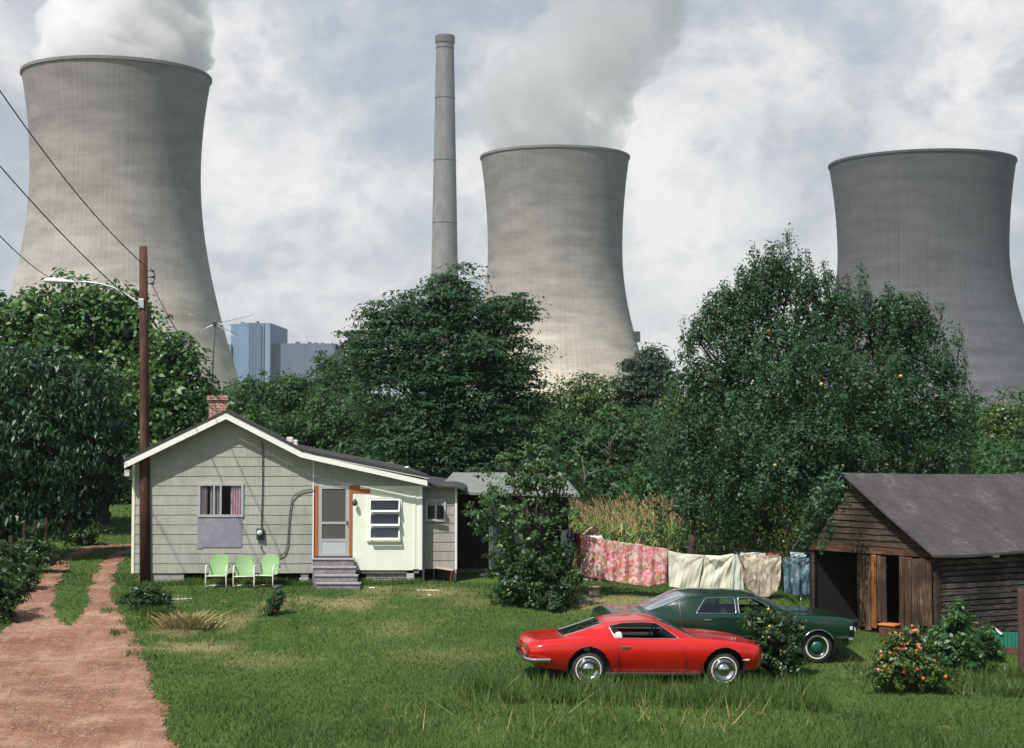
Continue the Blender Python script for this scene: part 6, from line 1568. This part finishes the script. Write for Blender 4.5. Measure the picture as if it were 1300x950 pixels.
# ------------------------------------------------------------------ laundry
LY = 40.9
def cloth(name, label, cat, top, bot, Y, mat, seed, amp=.05, folds=5, bow=0.0, swag=0.0, ny=60, nx=120, group='washing hung on the clothesline'):
    """top, bot: lists of pixel points left to right"""
    rng = np.random.default_rng(seed); u = np.linspace(0, 1, nx); v = np.linspace(0, 1, ny)
    tx, ty = np.array([p[0] for p in top], float), np.array([p[1] for p in top], float); bx, by = np.array([p[0] for p in bot], float), np.array([p[1] for p in bot], float)
    TX = tx[0]+(tx[-1]-tx[0])*u; TY = np.interp(TX, tx, ty); BX = bx[0]+(bx[-1]-bx[0])*u; BY = np.interp(BX, bx, by)
    p = rng.uniform(0, 6, 8); vs = []
    U, Vv = np.meshgrid(u, v)
    f = np.sin(U*folds*2*PI+p[0]+Vv*.8)*.6+np.sin(U*folds*3.7*PI+p[1]-Vv*1.2)*.3+np.sin(U*folds*9*PI+p[2])*.06
    dy = amp*f*(.25+.75*Vv)-bow*np.sin(U*PI)*np.sin(Vv*PI*.6)
    if swag:
        for (pu, am_, ph_) in ((-.02, 1.0, p[3]), (1.02, 1.1, p[5]), (.55, .5, p[6])):
            du = U-pu; rr = np.hypot(du*1.1, Vv)+1e-3; an = np.arctan2(Vv, np.abs(du)+.02)
            dy += swag*am_*(np.sin(an*8+ph_+rr*1.5)+.35*np.sin(an*17+ph_*2-rr*3))*rr**.8*np.exp(-rr*1.3)*1.6
    dy += .004*np.sin(U*47+Vv*9+p[4])*Vv+.012*np.sin(U*9+Vv*7+p[7])*np.sin(Vv*5+p[4])
    a0 = at((tx[0]+tx[-1])/2, ty.mean(), Y)
    ox = (tx[0]+tx[-1])/2
    V = np.zeros((ny, nx, 3)); A = np.array([at(TX[i], TY[i], Y) for i in range(nx)]); Bq = np.array([at(BX[i], BY[i], Y) for i in range(nx)])
    V = A[None]*(1-Vv[..., None])+Bq[None]*Vv[..., None]; V[..., 1] += dy; V[..., 0] += dy*.25
    V = V.reshape(-1, 3)-np.array(a0); i = np.arange(ny-1)[:, None]*nx+np.arange(nx-1)[None]; Q = np.stack([i, i+1, i+1+nx, i+nx], -1).reshape(-1, 4)
    o = np_mesh(name, V, Q, mat, smooth=True); o.location = a0; tag(o, label, cat, group)
    md = o.modifiers.new('thickness', 'SOLIDIFY'); md.thickness = .006
    return o
def cloth_mat(name, builder):
    t = NT(name); v = t.coord(); col = builder(t, v); b = t.bsdf(col, .85, 0, .15, t.noise(9, v, 5, .6), .35, .02)
    tr = t.n('ShaderNodeBsdfTranslucent'); (t.l(col, tr.inputs[0]) if not isinstance(col, tuple) else None); mx = t.n('ShaderNodeMixShader'); mx.inputs[0].default_value = .22
    t.l(b.outputs[0], mx.inputs[1]); t.l(tr.outputs[0], mx.inputs[2]); t.l(mx.outputs[0], t.out.inputs['Surface']); return t.m
def floral(t, v):
    vo = t.n('ShaderNodeTexVoronoi'); vo.inputs['Scale'].default_value = 13; t.l(v, vo.inputs['Vector']); vo.inputs['Randomness'].default_value = 1
    sp = t.n('ShaderNodeSeparateColor'); t.l(vo.outputs['Color'], sp.inputs[0])
    c = t.ramp(sp.outputs[0], [(0,(.62,.12,.16)),(.28,(.70,.30,.33)),(.45,(.72,.52,.50)),(.6,(.68,.62,.50)),(.76,(.42,.26,.12)),(.86,(.66,.20,.10)),(.95,(.30,.30,.12))], 'CONSTANT')
    n = t.noise(26, v, 3, .6); c = t.mix(t.ramp(n, [(.5,(0,0,0)),(.62,(1,1,1))]), c, (.74,.46,.46))
    w = t.ramp(vo.outputs['Distance'], [(.0,(1,1,1)),(.12,(0,0,0))]); return t.mix(w, c, (.75,.15,.2))
def cream(t, v): return t.ramp(t.noise(1.5, v, 5), [(.35,(.68,.68,.54)),(.7,(.80,.79,.66))])
def marbled(t, v):
    n = t.noise(3.2, t.coord((1.4,1.4,.8)), 6, .7, 1.6); return t.ramp(n, [(.36,(.24,.18,.17)),(.47,(.45,.36,.28)),(.56,(.66,.60,.46)),(.72,(.72,.69,.58))])
def bluish(t, v):
    n = t.noise(3.6, t.coord((1.6,1.6,.7)), 5, .7, 1.5); return t.ramp(n, [(.38,(.04,.10,.13)),(.52,(.12,.20,.25)),(.66,(.38,.42,.46))])
cloth('floral_bedspread', 'large pink and red floral bedspread hanging sloped on the clothesline', 'bedspread', [(738,678),(760,684),(800,690),(848,697)], [(738,729),(748,733),(770,737),(800,742),(822,745),(846,740)], LY, cloth_mat('floral_cloth', floral), 3, .05, 7, nx=200)
cloth('sheet', 'plain cream sheet hanging right beside the floral bedspread', 'sheet', [(848.5,699),(865,703),(894,705)], [(849,745),(865,747),(886,748)], LY-.05, cloth_mat('cream_cloth', cream), 4, .015, 2, swag=.016)
cloth('sheet', 'creased cream sheet with swagged folds, second sheet from the bedspread', 'sheet', [(895,705),(915,706),(931,703)], [(888,748),(910,750),(926,752)], LY-.02, cloth_mat('cream_cloth_creased', cream), 5, .02, 2, swag=.038)
cloth('pillow_case', 'narrow pale green white cloth between the creased sheet and the marbled one', 'cloth', [(931,704),(938,704),(944,705)], [(927,750),(934,752),(944,752)], LY-.04, cloth_mat('pale_cloth', lambda t, v: t.ramp(t.noise(2, v), [(.3,(.55,.62,.52)),(.7,(.70,.74,.66))])), 6, .03, 2)
cloth('patterned_sheet', 'brown and cream marbled sheet with a rounded sagging hem', 'sheet', [(938,705),(965,705),(992,706)], [(942,735),(950,749),(965,757),(975,758),(986,751),(991,738)], LY-.07, cloth_mat('marbled_cloth', marbled), 7, .04, 3, swag=.02)
cloth('blue_sheet', 'dark teal blue patterned cloth hanging next to the barn', 'sheet', [(994,708),(1010,709),(1032,709)], [(996,752),(1010,756),(1032,755)], LY-.03, cloth_mat('blue_cloth', bluish), 8, .05, 3, swag=.03)
cloth('shirt', 'white shirt at the left end of the clothesline', 'shirt', [(713,674),(720,672.5),(727,674)], [(711,700),(714,694),(722,696)], LY+.15, cloth_mat('white_cloth', lambda t, v: t.ramp(t.noise(4, v), [(.3,(.6,.62,.6)),(.7,(.8,.81,.79))])), 9, .05, 3)
cloth('print_dress', 'black and white printed dress hanging just right of the white shirt', 'dress', [(720,674),(729,675)], [(716,722),(726,724)], LY+.05, cloth_mat('print_cloth', lambda t, v: t.ramp(t.noise(14, v, 3), [(.46,(.04,.04,.04)),(.52,(.7,.68,.6))], 'CONSTANT')), 10, .05, 3)
cloth('sweater', 'dark navy garment beside the red trousers on the line', 'garment', [(727,676),(733,677)], [(728,700),(732,700)], LY+.1, cloth_mat('navy_cloth', lambda t, v: t.ramp(t.noise(12, v, 3), [(.4,(.01,.012,.025)),(.7,(.05,.05,.08))])), 11, .03, 2)
cloth('trousers', 'dark red trousers hanging left of the floral bedspread', 'trousers', [(731,677),(737,678)], [(733,721),(737,721)], LY-.05, cloth_mat('dark_red_cloth', lambda t, v: t.ramp(t.noise(5, v, 3), [(.4,(.16,.012,.015)),(.7,(.30,.03,.03))])), 12, .03, 2)
cloth('towel', 'small red towel on the rear line above the marbled sheet', 'towel', [(974,702),(990,703)], [(975,708),(990,708)], LY+.6, cloth_mat('red_towel', lambda t, v: t.ramp(t.noise(5, v, 3), [(.4,(.45,.06,.05)),(.7,(.55,.16,.12))])), 13, .02, 2, ny=12, nx=30)
cloth('towel', 'small pale blue and white towel on the rear line nearest the barn', 'towel', [(1003,701),(1024,702)], [(1004,708),(1024,708)], LY+.6, cloth_mat('blue_towel', lambda t, v: t.ramp(t.noise(12, v, 3), [(.45,(.3,.45,.55)),(.55,(.75,.77,.76))])), 14, .02, 2, ny=12, nx=30)
cloth('towel', 'small whitish towel on the rear line above the creased cream sheets', 'towel', [(940,701),(972,702)], [(940,707),(972,707)], LY+.6, cloth_mat('white_towel', lambda t, v: t.ramp(t.noise(8, v, 3), [(.45,(.55,.5,.45)),(.55,(.75,.73,.68))])), 15, .02, 2, ny=12, nx=40)
wire('front clothesline cord stretched from the pole to the barn', at(712, 673, LY), at(1034, 709.5, LY), -.03, .006, name='washing_line')['category'] = 'clothesline'
wire('rear clothesline cord a step behind the front one', at(930, 701, LY+.6), at(1040, 702, LY+.6), .01, .006, name='washing_line')['category'] = 'clothesline'
def cl_post(px, py, Y, label, ytop):
    b = at(px, py, Y); z = float(gz(b.x, Y)); zt = at(px, ytop, Y).z-z; root = thing('clothesline_post', label, 'post', (b.x, Y, z), group='posts holding the clothesline')
    m = MB(); m.tube([(0,0,-.2),(0,0,zt)], .028, 10); m.build('shaft', M['dark_metal'], root); m = MB(); m.tube([(0,-.35,zt-.03),(0,.62,zt-.03)], .02, 8); m.build('crossarm', M['dark_metal'], root)
cl_post(726, 742, LY, 'grey metal clothesline post at the left end beside the printed dress', 671)
cl_post(936, 742, LY+.02, 'metal clothesline post behind the sheets in the middle', 701)
# ground items near the line
def urn():
    p = gp(754, 757); root = thing('stone_planter', 'small round weathered stone planter on the grass below the bedspread', 'planter', p)
    m = MB(); m.lathe([(.13,0),(.16,.03),(.15,.1),(.17,.16),(.155,.2),(.13,.2)], n=24); m.build('base', mk('planter_stone', (.42,.34,.26), (.24,.17,.12), 9, .9, bump=.5, dirt=(.6,.55,.5)), root)
    m = MB(); m.lathe([(.13,.201),(.22,.22),(.235,.26),(.2,.285),(.16,.27),(0,.26)], n=24, caps=False); m.build('bowl', mk('planter_rim', (.38,.32,.17), (.22,.2,.09), 9, .9, bump=.5), root)
urn()
def slab(name, label, cat, px, py, w, d, h, mat, rz=0, wob=.15, seed=1):
    p = gp(px, py); rs = random.Random(seed); root_m = MB(); n = 12; vs = []
    for lay, (s_, z) in enumerate(((1,0),(1.02,h*.6),(.8,h))):
        for k in range(n):
            a = 2*PI*k/n; r_ = s_*(1+rs.uniform(-wob, wob)*.5); vs.append((w/2*r_*math.copysign(abs(math.cos(a))**.6, math.cos(a)), d/2*r_*math.copysign(abs(math.sin(a))**.6, math.sin(a)), z))
    fs = [(l*n+k, l*n+(k+1)%n, (l+1)*n+(k+1)%n, (l+1)*n+k) for l in range(2) for k in range(n)]+[tuple(2*n+k for k in range(n)), tuple(range(n))]
    root_m.add(vs, fs); o = root_m.build(name, mat, smooth_angle=50); o.location = (p.x, p.y, p.z-.01); o.rotation_euler.z = R(rz); tag(o, label, cat); return o
stone = mk('field_stone', (.42,.36,.28), (.25,.21,.16), 7, .9, bump=.6); pale = mk('pale_scrap', (.68,.66,.6), (.5,.48,.42), 7, .8)
slab('stone', 'rounded tan stone under the red trousers', 'stone', 733, 730, .42, .3, .17, stone, seed=2)
slab('plank', 'flat white board lying under the left edge of the bedspread', 'board', 741, 737, .44, .16, .05, pale, 6, seed=3)
slab('flagstone', 'flat tan stone right of the dark yard bush', 'stone', 722, 763, .62, .3, .04, stone, seed=4)
slab('flagstone', 'small flat pale stone below the planter', 'stone', 747, 762, .25, .15, .03, pale, seed=5)
slab('rag', 'crumpled white rag on the grass in front of the open shed', 'rag', 621, 731, .5, .22, .07, mk('white_rag', (.76,.75,.72), (.6,.58,.55), 9, .9), 12, .5, seed=6)
slab('stick', 'thin pale stick lying on the lawn left of the chairs', 'stick', 232, 761, .56, .05, .03, pale, 14, .05, seed=7)
slab('plank', 'pale tan board on the grass before the porch pier', 'board', 544, 750, .70, .12, .03, mk('tan_board', (.55,.42,.28), (.4,.3,.2), 7, .8), -2, .05, seed=8)
slab('scrap', 'small crumpled white scrap right of the cottage steps', 'litter', 472, 747, .18, .1, .04, pale, 3, .5, seed=9)
slab('scrap', 'tiny white scrap on the lawn under the tan board', 'litter', 545, 756, .09, .06, .03, pale, 3, .5, seed=10)
def crate():
    p = gp(562, 738); root = thing('wooden_box', 'tipped open wooden box with red side lying by the lean to', 'box', (p.x, p.y, p.z+.0), rot=(R(0), R(8), R(-8)))
    m = MB(); w, d, h, t = .50, .36, .34, .022
    m.box(-w/2,w/2,d/2-t,d/2,0,h); m.box(-w/2,w/2,-d/2,d/2-t-.001,0,t); m.box(-w/2,-w/2+t,-d/2,d/2-t-.001,t+.001,h); m.build('panel', M['black_vinyl'], root)
    m = MB(); m.box(w/2-t,w/2,-d/2-.01,d/2-t-.001,t+.001,h); m.build('side', mk('red_box_side', (.30,.06,.035), (.2,.04,.02), 8, .7), root)
    m = MB(); m.box(-w/2,w/2+.02,-d/2-.02,d/2,h+.001,h+.022); m.build('lid', mk('box_lid', (.55,.42,.32), (.4,.28,.2), 8, .7), root)
crate()

# ------------------------------------------------------------------ people behind the bedspread
skin = mk('skin', (.46,.27,.19), (.40,.22,.15), 5, .55)
def person(label, px, py_top, Y, H, pose, shirt, trousers, hair, rz):
    top = at(px, py_top, Y); z0 = float(gz(top.x, Y)); H = top.z-z0
    root = thing('person', label, 'person', (top.x, Y, z0), R(rz)); k = H/1.75
    J = {}; E = []
    def j(n, x, y, z, r, par=None):
        J[n] = (len(J), Vector((x, y, z))*k, r*k)
        if par: E.append((J[par][0], J[n][0]))
    j('pelvis',0,0,.95,.145); j('waist',0,0,1.08,.13,'pelvis'); j('chest',0,.0,1.28,.155,'waist'); j('neck0',0,0,1.43,.10,'chest'); j('neck',0,-.005,1.50,.055,'neck0'); j('head0',0,-.02,1.57,.075,'neck'); j('head',0,-.025,1.64,.088,'head0'); j('headtop',0,-.02,1.70,.07,'head')
    for s, nm in ((-1,'l'),(1,'r')):
        j('hip'+nm,s*.10,0,.90,.10,'pelvis'); j('knee'+nm,s*.11,-.02,.50,.062,'hip'+nm); j('ank'+nm,s*.12,.01,.09,.042,'knee'+nm); j('foot'+nm,s*.13,-.10,.045,.04,'ank'+nm); j('toe'+nm,s*.135,-.17,.035,.03,'foot'+nm)
        j('sh'+nm,s*.175,0,1.40,.062,'neck0')
        if pose == 'shade' and s < 0:
            j('el'+nm,-.40,-.05,1.50,.042,'sh'+nm); j('wr'+nm,-.20,-.12,1.70,.030,'el'+nm); hd = Vector((-.12,-.13,1.705)); dr = Vector((1,-.1,.05))
        else:
            j('el'+nm,s*.27,.02,1.14,.042,'sh'+nm); j('wr'+nm,s*.29,-.08,.92,.030,'el'+nm); hd = Vector((s*.29,-.10,.84)); dr = Vector((0,-.15,-1))
        j('palm'+nm,*hd,.032,'wr'+nm); dr.normalize(); sidev = dr.cross(Vector((0,1,0))).normalized()
        for f in range(4):
            off = sidev*(.024*(f-1.5)); b = hd+dr*.045+off; j('f%d0'%f+nm,*b,.010,'palm'+nm); b2 = b+dr*(.035+.004*(f in (1,2)))+Vector((0,-.008,0)); j('f%d1'%f+nm,*b2,.009,'f%d0'%f+nm); b3 = b2+dr*.025+Vector((0,-.012,0)); j('f%d2'%f+nm,*b3,.008,'f%d1'%f+nm)
        b = hd+sidev*.035+dr*.01; j('t0'+nm,*b,.011,'palm'+nm); b2 = b+dr*.03+sidev*.015; j('t1'+nm,*b2,.010,'t0'+nm)
    items = sorted(J.values(), key=lambda t: t[0]); me = bpy.data.meshes.new('body'); me.from_pydata([t[1] for t in items], E, [])
    tmp = bpy.data.objects.new('body', me); COL.objects.link(tmp); md = tmp.modifiers.new('s', 'SKIN')
    for i, t in enumerate(items): me.skin_vertices[0].data[i].radius = (t[2], t[2]*(.72 if i in (0,1,2,3) else 1))
    me.skin_vertices[0].data[0].use_root = True
    tmp.modifiers.new('ss', 'SUBSURF').levels = 2; tmp.modifiers['ss'].render_levels = 2
    dg = bpy.context.evaluated_depsgraph_get(); dg.update(); nm_ = bpy.data.meshes.new_from_object(tmp.evaluated_get(dg)); bpy.data.objects.remove(tmp)
    # face relief: brow, nose, chin
    for v in nm_.vertices:
        c = v.co/k
        if c.z > 1.53 and c.y < -.06 and abs(c.x) < .06:
            nose = math.exp(-(c.x/.014)**2-((c.z-1.615)/.022)**2)*.028; eye = -math.exp(-((abs(c.x)-.033)/.014)**2-((c.z-1.645)/.012)**2)*.010; mouth = -math.exp(-(c.x/.028)**2-((c.z-1.575)/.006)**2)*.006; chin = math.exp(-(c.x/.03)**2-((c.z-1.545)/.02)**2)*.012
            v.co.y -= (nose+eye+mouth+chin)*k
    nm_.materials.clear(); nm_.materials.append(skin); bo = bpy.data.objects.new('body', nm_); link(bo, root)
    for p in nm_.polygons: p.use_smooth = True
    # clothing cut from the body shell
    def garment(nmn, mat, cond, off):
        bm = bmesh.new(); bm.from_mesh(nm_); bm.normal_update()
        kill = [f for f in bm.faces if not cond(f.calc_center_median()/k)]; bmesh.ops.delete(bm, geom=kill, context='FACES')
        for v in bm.verts: v.co += v.normal*off*k
        g = bpy.data.meshes.new(nmn); bm.to_mesh(g); bm.free(); g.materials.clear(); g.materials.append(mat); go = bpy.data.objects.new(nmn, g); link(go, root); s = go.modifiers.new('t', 'SOLIDIFY'); s.thickness = .004
    if shirt: garment('shirt', shirt, lambda c: .92 < c.z < 1.46 and (abs(c.x) < .29) and not (c.z < 1.25 and abs(c.x) > .2), .014)
    garment('trousers', trousers, lambda c: .12 < c.z < .98 and abs(c.x) < .21, .012)
    garment('hair', hair, lambda c: c.z > 1.655 and (c.y > -.085 or c.z > 1.70) and abs(c.x) < .12 or (c.z > 1.58 and c.y > .02 and abs(c.x) < .12), .012)
    for s in (-1, 1):
        m = MB(); m.lathe([(0,.0),(.006,.002),(.009,.008)], c=(0,0,0), n=8, axis='y'); e = m.build('eye', M['black_vinyl'], root); e.location = Vector((s*.033,-.107,1.645))*k
hairm = mk('dark_hair', (.04,.022,.014), (.02,.012,.008), 20, .6); jeans = mk('jeans', (.07,.09,.16), (.05,.06,.11), 12, .85)
person('person in a white t-shirt with one arm raised over the brow, behind the floral bedspread', 756, 668.5, 45.2, 1.7, 'shade', mk('white_tee', (.78,.78,.77), (.68,.68,.68), 6, .85), jeans, hairm, 8)
person('bare shouldered child looking over the middle of the floral bedspread', 812, 681.5, 44.6, 1.35, 'rest', None, jeans, mk('brown_hair', (.12,.06,.03), None, 20, .6), -10)

# ------------------------------------------------------------------ light, sky, camera
w = bpy.data.worlds.new('World'); S.world = w; w.use_nodes = True; nt = w.node_tree; nt.nodes.clear()
def WN(t_, **kw):
    n = nt.nodes.new(t_)
    for a, b in kw.items(): setattr(n, a, b)
    return n
SUN_EL, AZ = 54.0, 36.0
out = WN('ShaderNodeOutputWorld'); bg = WN('ShaderNodeBackground'); bg.inputs['Strength'].default_value = .10
sky = WN('ShaderNodeTexSky', sky_type='NISHITA', sun_disc=False); sky.sun_elevation = R(SUN_EL); sky.sun_rotation = R(180+AZ); sky.air_density = 1.2; sky.dust_density = 2.0
tc = WN('ShaderNodeTexCoord'); sep = WN('ShaderNodeSeparateXYZ'); nt.links.new(tc.outputs['Generated'], sep.inputs[0])
def WM(op, a, b=0.0, clamp=False):
    n = WN('ShaderNodeMath', operation=op); n.use_clamp = clamp
    for i, v in enumerate((a, b)):
        if isinstance(v, (int, float)): n.inputs[i].default_value = v
        else: nt.links.new(v, n.inputs[i])
    return n.outputs[0]
mp = WN('ShaderNodeMapping'); mp.inputs['Scale'].default_value = (1, 1, 1.35); mp.inputs['Location'].default_value = (.35, .2, .12); nt.links.new(tc.outputs['Generated'], mp.inputs['Vector'])
def WNoise(scale, detail, rough, dist=0, off=None):
    n = WN('ShaderNodeTexNoise'); n.inputs['Scale'].default_value = scale; n.inputs['Detail'].default_value = detail; n.inputs['Roughness'].default_value = rough; n.inputs['Distortion'].default_value = dist
    if off is None: nt.links.new(mp.outputs[0], n.inputs['Vector'])
    else:
        m2 = WN('ShaderNodeMapping'); m2.inputs['Location'].default_value = off; nt.links.new(mp.outputs[0], m2.inputs['Vector']); nt.links.new(m2.outputs[0], n.inputs['Vector'])
    return n.outputs['Fac']
def WR(f, stops):
    r = WN('ShaderNodeValToRGB'); cr_ = r.color_ramp
    while len(cr_.elements) < len(stops): cr_.elements.new(.5)
    for e, (p, c) in zip(cr_.elements, stops): e.position = p; e.color = (*c, 1)
    nt.links.new(f, r.inputs[0]); return r.outputs['Color']
def WMix(f, a, b, mode='MIX'):
    m = WN('ShaderNodeMix', data_type='RGBA', blend_type=mode)
    for s_, v in ((m.inputs[0], f), (m.inputs[6], a), (m.inputs[7], b)):
        if isinstance(v, (int, float)): s_.default_value = v
        elif isinstance(v, tuple): s_.default_value = (*v, 1)
        else: nt.links.new(v, s_)
    return m.outputs[2]
big = WNoise(5.2, 8, .58, .35); fine = WNoise(13, 9, .6, .2, (3.1, 1.7, 2.2)); veil = WNoise(3.0, 4, .5, 0, (9, 4, 1))
# cumulus bank: bright heads over dull grey-blue bases
bil = WM('SUBTRACT', 1.0, WM('ABSOLUTE', WM('SUBTRACT', WM('MULTIPLY', fine, 2.0), 1.0)))
dens = WM('ADD', WM('MULTIPLY', big, .74), WM('MULTIPLY', WM('SUBTRACT', bil, .32), .26))
CLOUD = WR(dens, [(.36, (3.7,4.15,4.9)), (.44, (4.3,4.7,5.3)), (.50, (5.3,5.55,5.95)), (.545, (6.7,6.75,6.85)), (.61, (8.2,8.15,8.0))])
shade = WR(veil, [(.38, (.80,.82,.85)), (.60, (1.08,1.07,1.06))])
CLOUD = WMix(1.0, CLOUD, shade, 'MULTIPLY')
cover = WR(dens, [(.34, (.72,.72,.72)), (.47, (1,1,1))])
cv = WN('ShaderNodeSeparateColor'); nt.links.new(cover, cv.inputs[0])
hi = WR(sep.outputs[2], [(.26, (1,1,1)), (.48, (.15,.15,.15))])  # cover cut overhead, above the frame, to lower the fill light in shadows
hs = WN('ShaderNodeSeparateColor'); nt.links.new(hi, hs.inputs[0])
# cloud cover thinned behind the camera, unseen, so weaker sky fill deepens shadows
fy = WR(WM('ADD', WM('MULTIPLY', sep.outputs[1], .5), .5), [(.40, (.22,.22,.22)), (.68, (1,1,1))]); fs_ = WN('ShaderNodeSeparateColor'); nt.links.new(fy, fs_.inputs[0])
final = WMix(WM('MULTIPLY', WM('MULTIPLY', cv.outputs[0], hs.outputs[0]), fs_.outputs[0]), sky.outputs[0], CLOUD)
nt.links.new(final, bg.inputs['Color']); nt.links.new(bg.outputs[0], out.inputs['Surface'])

sl = bpy.data.lights.new('Sun', 'SUN'); sl.energy = 5.0; sl.angle = R(.53); sl.color = (1, .955, .88)
so = bpy.data.objects.new('Sun', sl); COL.objects.link(so)
d = Vector((-math.sin(R(AZ))*math.cos(R(SUN_EL)), -math.cos(R(AZ))*math.cos(R(SUN_EL)), math.sin(R(SUN_EL))))
so.rotation_euler = d.to_track_quat('Z', 'Y').to_euler(); so.location = (0, 0, 60)

HAZE = 0.00014
if HAZE:
    m = MB(); m.box(-1540, 1540, -90, 2540, -12.0, 330)
    t = NT('haze_air'); pv = t.n('ShaderNodeVolumePrincipled'); pv.inputs['Color'].default_value = (.80,.86,.95,1); pv.inputs['Density'].default_value = HAZE; pv.inputs['Anisotropy'].default_value = .3
    t.l(pv.outputs[0], t.out.inputs['Volume']); o = m.build('haze', t.m); tag(o, kind='stuff')

cam = bpy.data.cameras.new('Camera'); cam.sensor_width = 36; cam.sensor_fit = 'HORIZONTAL'; cam.lens = F/1300*36; cam.clip_end = 12000; cam.clip_start = .5
cam.shift_y = -45/1300
co = bpy.data.objects.new('Camera', cam); COL.objects.link(co); co.location = (0, 0, CZ); co.rotation_euler = (R(90)+PITCH, 0, 0); S.camera = co
S.view_settings.view_transform = 'Standard'; S.view_settings.look = 'None'; S.view_settings.exposure = .18; S.view_settings.gamma = 1; S.view_settings.use_curve_mapping = False
S.cycles.volume_step_rate = .4; S.cycles.max_bounces = 8; S.cycles.transparent_max_bounces = 16; S.cycles.volume_bounces = 6; S.cycles.diffuse_bounces = 3; S.cycles.glossy_bounces = 3
S.cycles.use_denoising = True
